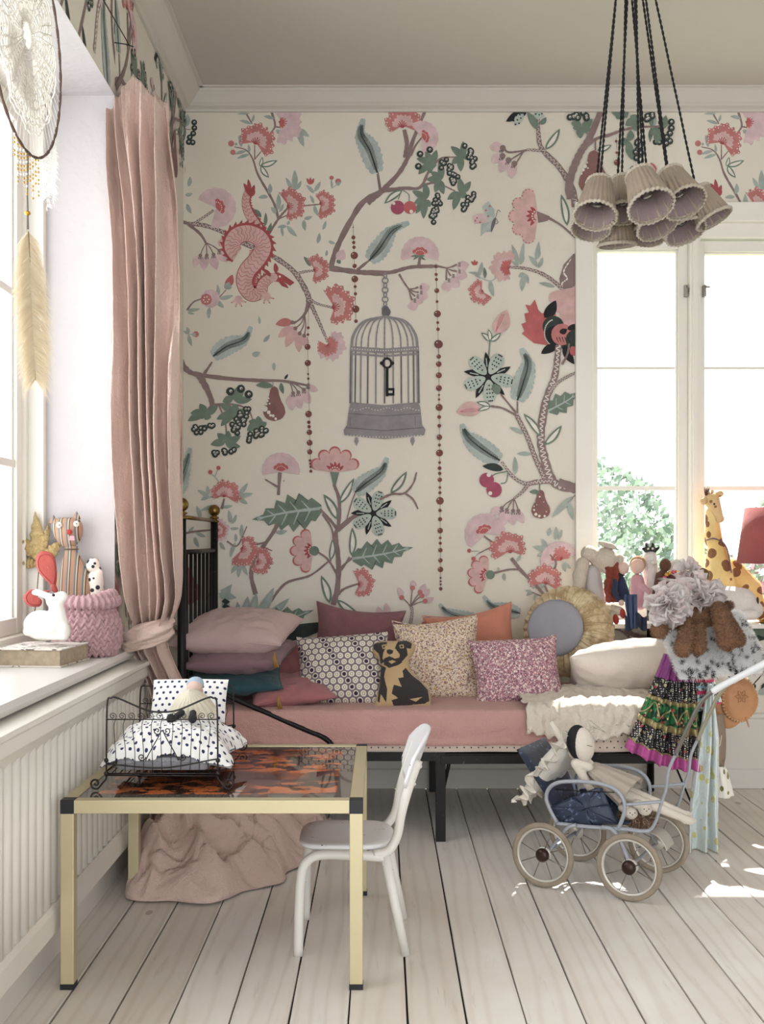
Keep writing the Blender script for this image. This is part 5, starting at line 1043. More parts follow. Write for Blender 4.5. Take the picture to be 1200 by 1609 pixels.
d = thing('rag_doll', 'little doll in a cream ruffled dress lying on the dotted duvet', 'doll', (-.515, 2.98, TZ+.14))
b = B(); b.lathe([(.0, .056), (.012, .05), (.03, .03), (.048, .0), (.058, -.03), (.060, -.034)], Matrix.Translation((-.51, 2.97, TZ+.165)) @ Matrix.Rotation(R(38), 4, 'X') @ Matrix.Rotation(R(0), 4, 'Z'), 120, lambda a, i: 1+.09*math.sin(a*17)*(i/4)); kid(b.build('dress', fabric('cream_ribbed_wool', (232, 224, 202)), solid=.003), d)
b = B(); b.ell((-.513, 3.035, TZ+.205), (.022, .024, .022)); b.ell((-.513, 3.06, TZ+.19), (.02, .02, .02)); kid(b.build('head', fabric('skin_cotton', (228, 198, 184))), d)
b = B(); b.ell((-.513, 3.045, TZ+.214), (.024, .025, .02)); kid(b.build('hat', fabric('pale_blue_cotton', (176, 196, 212))), d)
b = B(); b.cap((-.53, 2.93, TZ+.152), (-.545, 2.87, TZ+.143), .009, .008); b.cap((-.50, 2.93, TZ+.152), (-.492, 2.875, TZ+.143), .009, .008); b.ell((-.546, 2.862, TZ+.148), (.011, .014, .013)); b.ell((-.49, 2.866, TZ+.148), (.011, .014, .013)); kid(b.build('leg', mat('black_knit', (40, 38, 42), .9)), d)

# ---------- cluster of pendant lamps ----------
M_shade = fabric('pleated_beige_silk', (196, 178, 158), var=.14, wr=40, trans=.25); M_ruf = fabric('cream_ruffle_trim', (226, 214, 196), var=.12, wr=60, trans=.2); M_cord = mat('black_twisted_cord', (20, 19, 20), .8)
M_liner = fabric('mauve_lining', (150, 132, 132))
s = N('clear_bulb'); M_bulb = s.set(.02, **{'Transmission_Weight': 1.0, 'IOR': 1.45})
RS = Vector((.725, 3.24, CZ))
rose = thing('ceiling_rose', 'round metal ceiling rose gathering the black pendant cords', 'ceiling rose', tuple(RS)); kid(B().lathe([(0, 0), (.07, 0), (.07, -.012), (.05, -.03), (.012, -.042), (0, -.042)], Matrix.Translation(RS), 32).build('canopy', M_black), rose)
def lamp(tx, ty, bx_, by, Y, dy, r1, r0, label, nc=1):
    t = W(tx, ty, Y); bt = W(bx_, by, Y); ax = (bt-t); ax.y = -dy; L = ax.length; ax.normalize()
    root = thing('pendant_lamp', label, 'lamp', tuple((t+bt)/2), 'pleated pendant lamps in the hanging cluster')
    M = Matrix.Translation(t) @ ax.to_track_quat('Z', 'X').to_matrix().to_4x4(); k = random.Random(tx).random()*6
    kid(B().lathe([(r1*.96, -.004), (r1, .0), (r1+(r0-r1)*.5, L*.5), (r0, L)], M, 144, lambda a, i: 1+.036*math.sin(a*24+k)+.012*math.sin(a*7+k)).build('shade', M_shade, solid=.0012), root)
    kid(B().lathe([(r1*.9, .004), (r0*.955, L*.97)], M, 120, lambda a, i: 1+.025*math.sin(a*12+k)).build('lining', M_liner, solid=.0008), root)
    for r_, z in ((r1, .0), (r0, L)): kid(B().lathe([(r_*.985, z-.005), (r_*1.05+.001, z-.002), (r_*1.06+.0015, z+.004), (r_*1.0, z+.006)], M, 144, lambda a, i: 1+.035*math.sin(a*30+k+i)+.015*math.sin(a*11)).build('ruffle', M_ruf, solid=.0016), root)
    b = B().lathe([(0, -.014), (.009, -.012), (.012, .004), (.012, .034), (0, .036)], M, 14); b.tube([M@Vector((0, 0, .02)), M@Vector((r1*.9, 0, .004))], .001, 4).tube([M@Vector((0, 0, .02)), M@Vector((-r1*.9, 0, .004))], .001, 4).tube([M@Vector((0, 0, .02)), M@Vector((0, r1*.9, .004))], .001, 4); kid(b.build('lamp_holder', M_black), root)
    kid(B().lathe([(.006, .034), (.009, .042), (.018, .056), (.0205, .068), (.017, .08), (.008, .088), (0, .0895)], M, 20).build('bulb', M_bulb), root)
    p0 = M@Vector((0, 0, -.012)); P = []; off = Vector((random.Random(tx*3).uniform(-.03, .03), random.Random(tx*5).uniform(-.02, .02), -.03)); n = 150
    for s_ in (0, PI):
        Q = []
        for i in range(n+1): q = p0.lerp(RS+off, i/n); a = i*1.05+s_; Q.append(q+Vector((math.cos(a), math.sin(a), 0))*.0019)
        P.append(Q)
    c = B(); [c.tube(Q, .0021, 5) for Q in P]; kid(c.build('cord', M_cord), root)
lamp(942, 288, 930, 346, 3.20, .050, .036, .058, 'pleated beige pendant shade at the far left of the cluster, upper row')
lamp(977, 284, 974, 340, 3.30, .040, .032, .052, 'pendant shade between the far left one and the big middle one, upper row')
lamp(1005, 276, 1014, 334, 3.08, .062, .038, .060, 'largest pendant shade in the middle, its bulb and lining facing the viewer')
lamp(1052, 276, 1066, 328, 3.17, .060, .038, .058, 'pendant shade right of the middle one, tipped right with its bulb showing')
lamp(1096, 300, 1118, 346, 3.28, .020, .034, .052, 'rightmost pendant shade, hanging apart on a single cord and tilted right')
lamp(1056, 318, 1070, 370, 3.34, .045, .036, .058, 'low pendant shade at the lower right, under the tipped one')
lamp(1014, 312, 1026, 362, 3.26, .045, .036, .056, 'low pendant shade directly under the largest middle one')
lamp(934, 310, 924, 364, 3.36, .045, .036, .056, 'low pendant shade behind and under the far left one')
lamp(968, 330, 970, 383, 3.38, -.010, .036, .054, 'lowest pendant shade, seen from outside with its flared ruffle edge')
lamp(1020, 330, 1012, 374, 3.42, .020, .036, .054, 'rear pendant shade at the bottom centre, mostly hidden by others')

# ---------- doll's pram ----------
PO_, PF, PA = Vector((.680, 3.43, 0)), Vector((.8747, -.4847, 0)), Vector((.4847, .8747, 0))
def PL(px, py, t):                               # point of the pram's lengthwise plane at side offset t
    k = (px-CX)/F; s_ = (k*(PO_.y+t*PA.y)-PO_.x-t*PA.x)/(PF.x-k*PF.y); p = PO_+PF*s_+PA*t; return Vector((p.x, p.y, CH+(HY-py)*p.y/F))
pram = thing('doll_pram', 'vintage pale blue metal doll pram with denim seat and rubber-tyred wheels', 'pram', tuple(PO_))
M_blue = mat('pale_blue_enamel', (158, 162, 170), .4, .1, var=.12, vs_=30, chip=((120, 104, 92), 40, .68)); M_den = mat('dark_denim_vinyl', (40, 50, 72), .5, chip=((96, 110, 138), 55, .60), bump=.0008, bs=90)
M_tyre = mat('old_rubber_tyre', (166, 152, 134), .8, var=.25, vs_=30, bump=.0008, bs=90); M_hub = mat('brown_hub', (70, 50, 44), .35, .5, var=.3, vs_=50); M_rim = mat('pale_rim', (212, 208, 200), .35, .4); M_spoke = mat('spoke_steel', (130, 124, 118), .4, .8); M_grip = mat('grey_tube', (112, 108, 102), .35, .5); M_whgrip = mat('white_grip', (222, 224, 226), .35); M_int = mat('beige_grey_tube', (146, 142, 124), .4, .3)
for s_ in (-.133, .133):
    for t in (-.158, .158):
        c = PO_+PF*s_+PA*t; c.z = .0985; M = Matrix((PF, Vector((0, 0, 1)), PA)).transposed().to_4x4(); M.translation = c
        ring = lambda r, rr, n=48: B().tube([M@Vector((r*math.cos(2*PI*i/n), r*math.sin(2*PI*i/n), 0)) for i in range(n)], rr, 10, closed=True)
        w_ = kid(ring(.080, .0048).build('wheel', M_rim), pram)
        ring(.0895, .0088).build('tyre', M_tyre).parent = w_
        for i in range(8): a = 2*PI*i/8+s_*3; B().tube([M@Vector((.012*math.cos(a), .012*math.sin(a), .006*(1 if i % 2 else -1))), M@Vector((.079*math.cos(a), .079*math.sin(a), 0))], .0014, 5).build('spoke', M_spoke).parent = w_
        sg = -1 if t < 0 else 1; pr = [(0, sg*.018), (.010, sg*.017), (.018, sg*.013), (.021, sg*.006), (.021, sg*.0), (0, 0)]; B().lathe(pr, M, 24).build('hub_cap', M_hub).parent = w_
        B().lathe([(0, -sg*.016), (.024, -sg*.014), (.024, -sg*.002), (0, -sg*.001)], M, 24).build('hub', M_rim).parent = w_
def tb_(nm, pts, r, m=M_blue, n=8, ns=5, flat=1.0): return kid(B().tube(spline(pts, ns), r, n, flat=flat).build(nm, m), pram)
for s_ in (-.133, .133): c = PO_+PF*s_; c.z = .0985; tb_('axle', [c-PA*.15, c+PA*.15], .005, M_blue)
hp = [(875, 1293), (863, 1270), (858, 1252), (864, 1237), (880, 1229), (910, 1228), (940, 1231), (964, 1239), (978, 1254), (981, 1275), (970, 1306)]
for t in (-.135, .135):
    P0 = [PL(a, c, -.135)+PA*(t+.135) for a, c in hp]; tb_('arm_rest', P0, .0062, n=10)
    rl = [(872, 1293), (905, 1297), (940, 1300), (985, 1303), (1008, 1306), (1022, 1303), (1031, 1288), (1038, 1264), (1046, 1240), (1049, 1215), (1055, 1198), (1063, 1182)]
    tb_('side_frame', [PL(a, c, -.135)+PA*(t+.135) for a, c in rl], .0075, n=6, flat=.5)
    tb_('stay', [PL(a, c, -.135)+PA*(t+.135) for a, c in ((982, 1264), (1010, 1262), (1041, 1259))], .006, n=6, flat=.5)
    for lst in ([(905, 1296), (892, 1300), (878, 1316), (858, 1345)], [(945, 1299), (962, 1303), (975, 1322), (992, 1362)]): tb_('spring', [PL(a, c, -.145)+PA*(t+.135) for a, c in lst], .007, n=6, flat=.45)
    hg = [(1061, 1187), (1071, 1163), (1083, 1138), (1094, 1115), (1105, 1099), (1121, 1085)]
    tb_('handle_tube', [PL(a, c, -.135)+PA*(t+.135) for a, c in hg], .0065, M_grip if t < 0 else M_int)
hb = [PL(a, c, -.135) for a, c in ((1119, 1087), (1135, 1077), (1160, 1064), (1200, 1043), (1216, 1035))]
tb_('handle_grip', hb, .0095, M_whgrip, n=12); tb_('handle_grip', [p+PA*.27 for p in hb], .0095, M_whgrip, n=12); tb_('handle_bar', [hb[-1], hb[-1]+PA*.27], .008, M_whgrip)
def slab(nm, c4, th, m, parent=pram, n=16, sag=0, **k):
    a, b_, c_, d = [Vector(v) for v in c4]; nrm = (b_-a).cross(d-a).normalized()
    def f(sd_): return lambda u, v: a*(1-u)*(1-v)+b_*u*(1-v)+c_*u*v+d*(1-u)*v+nrm*(sd_*th/2*(max(0, 1-abs(2*u-1)**6)*max(0, 1-abs(2*v-1)**6))**.5-sag*math.sin(PI*u)*math.sin(PI*v))
    return kid(B().grid(n, n, f(1)).grid(n, n, f(-1)).build(nm, m, **k), parent)
q0, q1 = PL(873, 1275, -.125), PL(811, 1178, -.125)
slab('backrest', (q0, q0+PA*.25, q1+PA*.25, q1), .022, M_den)
e0, e1 = PL(878, 1288, -.125), PL(985, 1296, -.125); slab('seat', (e0, e1, e1+PA*.25, e0+PA*.25), .014, M_den, sag=.02)
for t in (0, .262):
    pv = [PL(a, c, -.131)+PA*t for a, c in ((864, 1268), (900, 1252), (936, 1238), (946, 1238), (957, 1265), (969, 1294), (930, 1298), (880, 1292))]
    o_ = sum(pv, Vector())/8; vs = []; 
    b = B(); 
    for i in range(8):
        a_, c_ = pv[i], pv[(i+1) % 8]
        b.grid(6, 6, lambda u, v: (a_*(1-u)+c_*u)*(1-v)+o_*v-PA*(.012*math.sin(PI/2*v)+.003*math.sin(6*v+i)))
    kid(b.build('side_panel', M_den, solid=.003), pram)
kid(B().tube([PL(872, 1240, -.137), PL(910, 1243, -.139), PL(965, 1245, -.137)], .0015, 5).build('side_wire', M_black), pram)
kid(B().grid(12, 16, lambda u, v: PO_+PF*(.133+.06*math.cos(.3+2*v))+PA*(.04+.09*u)+Vector((0, 0, .085+.07*math.sin(.3+2*v)))).build('foot_guard', M_rim, solid=.002), pram)
# frilled pillow in the pram
bd = (q1-q0).normalized(); nr = PA.cross(bd).normalized(); nr = -nr if nr.dot(PF) < 0 else nr
pil = thing('pram_pillow', 'cream frayed pillow propped against the denim back of the doll pram', 'pillow', (0, 0, 0))
MP = Matrix((PA, nr, bd)).transposed(); wc = q0+bd*.125+PA*.135+nr*.036; pil.location = wc; pil.rotation_euler = MP.to_euler()
pillow_mesh(.25, .235, .07, n=40, seed=20, pinch=.05, wr=.008).build('cover', fabric('cream_white_linen', (242, 236, 226))).parent = pil
def frill(u, v):
    E = EL[int(u*959) % 960]; d = Vector((E[0], 0, E[2])).normalized(); k = .042*v; return Vector(E)*(1+0)+d*k*(.55+.75*abs(nz(u*60, 1)))+Vector((0, (.022*math.sin(u*120+nz(u*20, 2)*6)+.02*nz(u*40, v*2))*v, 0))
EL = spline([e for e in edge_loop(.25, .235, .05)]+[edge_loop(.25, .235, .05)[0]], 10); EL = EL[:960]
B().grid(360, 6, frill, wrap=True).build('frill', fabric('frayed_cotton', (230, 222, 208)), solid=.0015).parent = pil
# cloth doll in the pram
M_doll = fabric('unbleached_doll_cotton', (226, 216, 204), var=.06); M_felt = mat('black_felt', (26, 26, 30), .9); M_dress = fabric('oatmeal_linen_dress', (190, 178, 164))
doll = thing('cloth_doll', 'white cloth doll with black bobbed hair reclining in the doll pram', 'doll', tuple(PL(930, 1235, 0)))
D = lambda x, y, t=0: PL(x, y, t)
kid(B().ell(D(917, 1170, -.085), (.033, .030, .052), (0, R(-6), 0), 20, 14).build('head', M_doll), doll)
b = B(); b.ell(D(909, 1167, -.078), (.036, .034, .055), (0, R(-8), 0), 20, 14); h = kid(b.build('hair', M_felt), doll)
for v in h.data.vertices:                         # keep the hair behind the face
    p = v.co-D(909, 1167, -.078)
    if p.x > .006 and p.z < .040: v.co.x = D(909, 1167, -.078).x+.006
b = B(); b.tube([D(922, 1171, -.118), D(930, 1173, -.112)], .001, 4); kid(b.build('eye', M_felt), doll)
b = B(); b.cap(D(925, 1202, -.06), D(942, 1232, -.03), .018, .032).cap(D(920, 1190, -.075), D(925, 1204, -.06), .013, .016); kid(b.build('body', M_doll, remesh=.004), doll)
b = B(); b.cap(D(920, 1208, -.07), D(893, 1178, -.06), .012, .013).cap(D(893, 1178, -.06), D(868, 1138, -.03), .014, .011); kid(b.build('arm', M_doll, remesh=.0035), doll)
b = B(); b.cap(D(925, 1205, -.09), D(905, 1200, -.10), .014, .017).cap(D(905, 1200, -.10), D(926, 1238, -.09), .016, .012).cap(D(926, 1238, -.09), D(948, 1262, -.08), .012, .011); kid(b.build('arm', M_doll, remesh=.0035), doll)
def dress(u, v):
    c = D(928, 1206, -.05).lerp(D(992, 1246, -.03), v); r = .026+.040*v**.8+.004*math.sin(u*2*PI*11)*v; a = 2*PI*u; ax = (D(992, 1246, -.03)-D(928, 1206, -.05)).normalized(); s_ = PA; n_ = ax.cross(s_).normalized(); return c+s_*math.cos(a)*r*1.25+n_*math.sin(a)*r*.72
kid(B().grid(120, 24, dress, wrap=True).build('dress', M_dress, solid=.0015), doll)
for y0, t0, x1, y1 in ((1243, -.03, 1078, 1281), (1250, -.055, 1084, 1290)):
    b = B(); b.cap(D(985, y0, t0), D(1030, (y0+y1)/2-2, t0), .018, .014).cap(D(1030, (y0+y1)/2-2, t0), D(x1, y1, t0+.03), .014, .012); b.ell(D(x1-3, y1-1, t0+.03), (.024, .014, .012)); kid(b.build('leg', M_doll, remesh=.0035), doll)
def tufts(b, pts, ln, wdt, rng, down=0.35):       # short fur strands standing on a surface
    for p, n in pts:
        t = n.orthogonal().normalized(); t = (t*rng.uniform(-1, 1)+n.cross(t)*rng.uniform(-1, 1)); t = t.normalized() if t.length > .01 else n.orthogonal().normalized(); tip = p+(n+t*.7+Vector((0, 0, -down))).normalized()*ln*rng.uniform(.6, 1.2)
        s_ = n.cross(t).normalized()*wdt; b.add([p-s_, p+s_, tip], [(0, 1, 2)])
def surf(v, f, n, rng, lift=0):
    v = [Vector(q) for q in v]; T_ = []; A = 0
    for q in f:
        for i in range(1, len(q)-1):
            a = (v[q[i]]-v[q[0]]).cross(v[q[i+1]]-v[q[0]]); A += a.length/2; T_.append((A, q[0], q[i], q[i+1], a))
    import bisect
    K_ = [t[0] for t in T_]; out = []
    for _ in range(n):
        t = T_[min(bisect.bisect(K_, rng.random()*A), len(T_)-1)]; r1, r2 = rng.random(), rng.random()
        if r1+r2 > 1: r1, r2 = 1-r1, 1-r2
        nn = t[4].normalized() if t[4].length > 1e-12 else Vector((0, 0, 1)); p = v[t[1]]+(v[t[2]]-v[t[1]])*r1+(v[t[3]]-v[t[1]])*r2; out.append((p, nn))
    return out
def ell_pts(c, r, n, rng, rot=None):
    c = Vector(c); Rm = Euler(rot).to_matrix() if rot else Matrix.Identity(3); out = []
    for _ in range(n):
        d = Vector((rng.gauss(0, 1), rng.gauss(0, 1), rng.gauss(0, 1))).normalized(); p = Vector((d.x*r[0], d.y*r[1], d.z*r[2])); nn = Vector((d.x/r[0], d.y/r[1], d.z/r[2])).normalized(); out.append((c+Rm@p, Rm@nn))
    return out
def cap_pts(p0, p1, r0, r1, n, rng):
    p0, p1 = Vector(p0), Vector(p1); d = (p1-p0).normalized(); u = d.orthogonal().normalized(); w_ = d.cross(u); out = []
    for _ in range(n):
        t = rng.uniform(-.25, 1.25); a = rng.random()*2*PI; nn = u*math.cos(a)+w_*math.sin(a); r = r0+(r1-r0)*min(1, max(0, t))
        if t < 0 or t > 1:
            e = (-t if t < 0 else t-1)/.25; nn = (nn*math.sqrt(max(0, 1-e*e))+d*(e if t > 1 else -e)).normalized(); out.append(((p0 if t < 0 else p1)+nn*r, nn))
        else: out.append((p0.lerp(p1, t)+nn*r, nn))
    return out
RG = random.Random(5)
M_br = [fabric('brown_plush_%d' % i, c, var=.25, wr=90) for i, c in enumerate([(164, 118, 84), (192, 146, 108), (122, 84, 62)])]
mf = thing('fur_muff', 'brown and cream fur bundle lying at the foot end of the pram seat', 'plush toy', tuple(D(1005, 1285, -.04)))
b = B(); b.ell(D(1002, 1284, -.03), (.055, .045, .026), (0, R(12), 0), 18, 12); kid(b.build('body', M_br[2]), mf)
b = B(); b.cur = 0
for p in ell_pts(D(1002, 1284, -.03), (.055, .045, .026), 5000, RG, (0, R(12), 0)): b.cur = RG.choice((0, 0, 1)); tufts(b, [p], .012, .0009, RG)
kid(b.build('fur', [M_br[2], fabric('cream_fur', (206, 186, 158))], smooth=False), mf)['kind'] = 'stuff'
for x, y, lb, fc in ((991, 1277, 'small white plush mouse beside the brown fur at the pram foot', 0), (1013, 1271, 'small white kitten-face slipper resting on the brown fur in the pram', 1)):
    k = thing('plush_slipper', lb, 'slipper', tuple(D(x, y, -.06))); c = D(x, y, -.075); b = B(); b.ell(c, (.021, .022, .020), None, 16, 10); b.ell(c+Vector((-.018, .01, .012)), (.02, .016, .014), None, 12, 8)
    kid(b.build('body', M_doll, remesh=.003), k)
    for sx in (-1, 1): kid(B().cap(c+Vector((sx*.010, -.003, .014)), c+Vector((sx*.012, -.003, .023)), .005, .002, 8).build('ear', M_doll), k); kid(B().ell(c+Vector((sx*.007, -.0195, .004)), .0018, n=8, m=6).build('eye', M_felt), k)
    kid(B().ell(c+Vector((0, -.0215, -.001)), .0016, n=8, m=6).build('nose', M_felt), k)

# ---------- things hung on the foot end of the bed ----------
s = N('sequined_black_cotton'); co = s.co(); d_ = s.vor(co, 130, rand=.3); c = s.mix(s.math('LESS_THAN', d_, .30), (30, 26, 30), (232, 228, 220)); c = s.mix(s.math('LESS_THAN', s.vor(co, 38), .22), c, (176, 170, 130)); c = s.mix(s.math('LESS_THAN', s.vor(s.co('Object', (1.1, 1, 1.2)), 30), .17), c, (170, 60, 70)); s.color(c); s.bump(d_, .001); M_seq = s.set(.6)
s = N('green_patchwork'); co = s.co(); c = s.mix(s.ramp(s.noise(co, 38, 2), .5, .52), (52, 122, 72), (28, 62, 44)); c = s.mix(s.math('LESS_THAN', s.vor(co, 48), .25), c, (200, 70, 84)); c = s.mix(s.math('LESS_THAN', s.vor(s.co('Object', (1.3, 1, 1.1)), 44), .2), c, (224, 214, 150)); s.color(c); M_grn = s.set(.6)
M_mag = fabric('magenta_silk', (150, 66, 140), wr=40, rough=.5); M_pinks = fabric('bright_pink_silk', (206, 92, 168), wr=40, rough=.5); M_gbr = mat('gold_braid', (206, 190, 140), .45, .4, var=.3, vs_=90, bump=.001, bs=160)
sk = thing('folk_skirt', 'purple and green folk skirt with sequins and a pink hem hanging from the bed end', 'skirt', tuple(W(1060, 1120, 3.80)))
bands = [(0, .24, M_mag), (.24, .42, M_seq), (.42, .46, M_gbr), (.46, .64, M_grn), (.64, .70, M_gbr), (.70, .885, M_seq), (.885, .90, M_gbr), (.90, 1.0, M_pinks)]
def skf(u, v):
    l = 1046-62*v**1.05; r = 1092+18*v; top = 1028; bot = 1178+34*math.sin(min(1, u*1.25)*PI*.5); py = top+(bot-top)*v; px = l+(r-l)*u; fo = math.sin(u*2*PI*6+1.4*nz(u*4, v*.8))+.4*math.sin(u*2*PI*13+v); p = W(px, py, 3.77); p.y += -.020*(.35+.65*v)*fo+.03*(1-min(1, u*8, (1-u)*8))+.004*nz(u*30, v*20); p.z += .004*math.cos(u*2*PI*6)*v; return p
for v0, v1, m in bands: kid(B().grid(170, max(3, int((v1-v0)*60)), lambda u, v: skf(u, v0+(v1-v0)*v)).build('skirt_band', m, solid=.0015), sk)
zz = [skf(u/60, .47+.15*abs(((u/60*7) % 2)-1))+Vector((0, -.003, 0)) for u in range(61)]; kid(B().tube(zz, .0028, 6).build('zigzag_braid', M_gbr), sk)
s = N('pale_floral_scarf_cotton'); co = s.co(); c = s.mix(s.math('LESS_THAN', s.vor(co, 22), .27), (212, 221, 220), (206, 200, 130)); c = s.mix(s.math('LESS_THAN', s.vor(co, 70), .2), c, (222, 230, 226)); s.color(c); s.bump(s.noise(co, 22, 4), .004); M_scf = s.set(.9)
def scf(u, v):
    l = 1112-32*min(1, v*1.25)**.9; r = 1118+13*min(1, v*3); py = 1075+263*v; px = l+(r-l)*u; p = W(px, py, 3.80-.06*v); fo = math.sin(u*2*PI*2.7+2.2*nz(u*3, v*1.5)); p.y += -.026*fo*(.5+.5*v)+.004*nz(u*20, v*20); p.z = max(p.z, .004); return p
sc_ = B().grid(120, 90, scf).build('floral_scarf', M_scf, solid=.002, origin=tuple(W(1105, 1200, 3.78))); tag(sc_, 'long pale blue scarf with yellow flowers hanging down to the floor behind the pram', 'scarf')
M_tan = mat('tooled_tan_leather', (196, 142, 98), .55, var=.15, vs_=18, bump=.0035, bs=55); M_lace = mat('leather_lacing', (226, 208, 178), .7); M_taupe = mat('taupe_leather', (146, 128, 112), .55, var=.15)
bag = thing('leather_bag', 'round tan leather bag with tooled flap and pale whip-stitched edge', 'bag', tuple(W(1155, 1100, 3.9)))
def bagdisc(cx, cy, rx, ry, Y, dy, th, nm, m, tilt=0):
    pts = [(cx+rx*math.cos(a)*(1+.04*math.sin(3*a+1)), cy+ry*math.sin(a)) for a in [2*PI*i/40 for i in range(40)]]; F_ = [W(a, c, Y) for a, c in pts]; c0 = sum(F_, Vector())/40; b = B(); rings = [(1, 0), (1.02, .2), (1.0, .45), (.9, .8), (.6, 1.0), (.25, 1.06), (.02, 1.07)]; vs = []
    for k, d in rings:
        for p in F_: vs.append(c0+(p-c0)*k+Vector((0, -th*d+dy*(p.x-c0.x)*8, 0)))
    b.add(vs, [(i*40+j, i*40+(j+1) % 40, (i+1)*40+(j+1) % 40, (i+1)*40+j) for i in range(6) for j in range(40)]+[tuple(range(40)), tuple(240+j for j in range(40))]); return kid(b.build(nm, m), bag), F_, c0
bagdisc(1142, 1108, 28, 36, 3.93, .0, .022, 'back_pouch', M_tan)
_, Fp, c0 = bagdisc(1160, 1098, 28, 36, 3.905, .0, .030, 'flap', M_tan)
for i in range(40): p = c0+(Fp[i]-c0)*.99+Vector((0, -.012, 0)); d = (Fp[i]-c0).normalized(); kid(B().tube([p-d*.006+Vector((0, -.010, 0)), p+d*.004+Vector((0, .002, .001))], .0014, 4).build('stitch', M_lace), bag) if i % 1 == 0 else None
kid(B().tube(spline([W(1172, 1070, 3.9), W(1150, 1050, 3.9), W(1128, 1040, 3.9), W(1100, 1010, 3.92), W(1095, 935, 3.92)], 5), .006, 6, flat=.4).build('strap', M_tan), bag)
kid(B().cap(W(1172, 1128, 3.88), W(1176, 1142, 3.88), .004, .002, 6).build('tassel', M_tan), bag)
# engraved flower on the flap
for i in range(6):
    a = i*PI/3; cc = c0+Vector((0, -.0325, .012)); P = [cc+Vector((math.cos(a)*r+math.cos(a+PI/2)*w_, -.001+.0*r, math.sin(a)*r+math.sin(a+PI/2)*w_)) for r, w_ in ((.004, 0), (.014, .006), (.024, 0), (.014, -.006))]; kid(B().tube(P, .0009, 4, closed=True).build('tooled_petal', mat('dark_tan', (150, 98, 64), .6) if i == 0 else bpy.data.materials['dark_tan']), bag)
bg2 = thing('shoulder_bag', 'long flat taupe leather bag hanging below the round tan bag', 'bag', tuple(W(1125, 1172, 3.86)))
kid(B().grid(24, 30, lambda u, v: W(1113+22*u+3*math.sin(PI*v), 1122+92*v-(10*abs(2*u-1)**2.5 if v > .8 else 0), 3.88-.02*math.sin(PI*u))).build('pouch', M_taupe, solid=.012), bg2)
kid(B().tube(spline([W(1117, 1158, 3.85), W(1121, 1172, 3.845), W(1130, 1172, 3.845), W(1133, 1155, 3.85)], 5), .0022, 5).build('flap_edge', M_lace), bg2); kid(B().tube([W(1120, 1125, 3.88), W(1108, 1040, 3.9), W(1097, 935, 3.92)], .003, 5).build('strap', M_taupe), bg2)
s = N('white_leaf_print'); co = s.co(); c = s.mix(s.math('LESS_THAN', s.vor(s.co('Object', (1.6, 1, 1)), 30), .3), (236, 234, 226), (134, 128, 84)); s.color(c); M_lf = s.set(.9)
pb = thing('cotton_pouch', 'white drawstring pouch with olive leaf print hanging lowest at the bed end', 'bag', tuple(W(1136, 1232, 3.86)))
kid(B().grid(30, 20, lambda u, v: W(1124+12*u+(14*u)*v**.7+2*math.sin(u*20)*v, 1205+44*v+6*math.sin(u*3)*v, 3.87-.03*math.sin(PI*u))).build('pouch', M_lf, solid=.01), pb); kid(B().tube([W(1130, 1208, 3.87), W(1110, 1100, 3.9), W(1098, 935, 3.92)], .002, 5).build('cord', M_lace), pb)
s = N('woven_stripe_print'); co = s.co(); sp = s.n('ShaderNodeSeparateXYZ'); s.l(co, sp.inputs[0]); st = s.math('FRACT', s.math('MULTIPLY', sp.outputs[2], 24)); c = s.mix(s.ramp(s.noise(co, 70, 3), .48, .52), (74, 92, 92), (206, 212, 206)); c = s.mix(s.math('LESS_THAN', st, .30), c, (204, 66, 110)); c = s.mix(s.math('LESS_THAN', s.math('ABSOLUTE', s.math('SUBTRACT', st, .6)), .08), c, (150, 190, 204)); s.color(c); M_wov = s.set(.9)
gm = B().grid(50, 30, lambda u, v: W(1092+24*u+18*v*u, 1056+64*v-16*u*v, 3.84-.012*math.sin(u*12)-.02*math.sin(PI*u))).build('woven_bag', M_wov, solid=.008, origin=tuple(W(1108, 1090, 3.84))); tag(gm, 'small woven textile in pink, teal and white stripes beside the folk skirt', 'textile')
# spotted fur cushion
fc = thing('fur_cushion', 'fluffy white fur cushion with black specks lying under the brown plush dog', 'cushion', tuple(W(1117, 1012, 3.80)))
fc.rotation_euler = Euler((R(-52), R(-4), R(4)))
pm = pillow_mesh(.315, .31, .08, n=40, seed=31, pinch=.03, wr=.004); wm = Matrix.Translation(fc.location) @ fc.rotation_euler.to_matrix().to_4x4()
pm.build('cover', mat('white_fur_base', (245, 245, 245), .95)).parent = fc
b = B(); rg = random.Random(8)
for p, n in surf(pm.v, pm.f[:39*39], 30000, rg)+surf(pm.v, pm.f[39*39:], 3000, rg):
    o_ = p.normalized()
    if n.dot(Vector((p.x*.3, p.y, p.z*.3))) < 0: n = -n
    b.cur = 1 if mn.cell(Vector((0, 0, 0))) is None else (1 if (mn.voronoi(Vector((p.x*62, p.y*8, p.z*40)))[0][0] < .33) else 0); tufts(b, [(p, n)], .016, .0011, rg, .1)
b.build('fur', [fabric('white_fur', (252, 252, 252), var=.03, bump=0, sheen=0, trans=.6), mat('black_fur', (44, 44, 50), .9)], smooth=False).parent = fc
C.objects[-1]['kind'] = 'stuff'
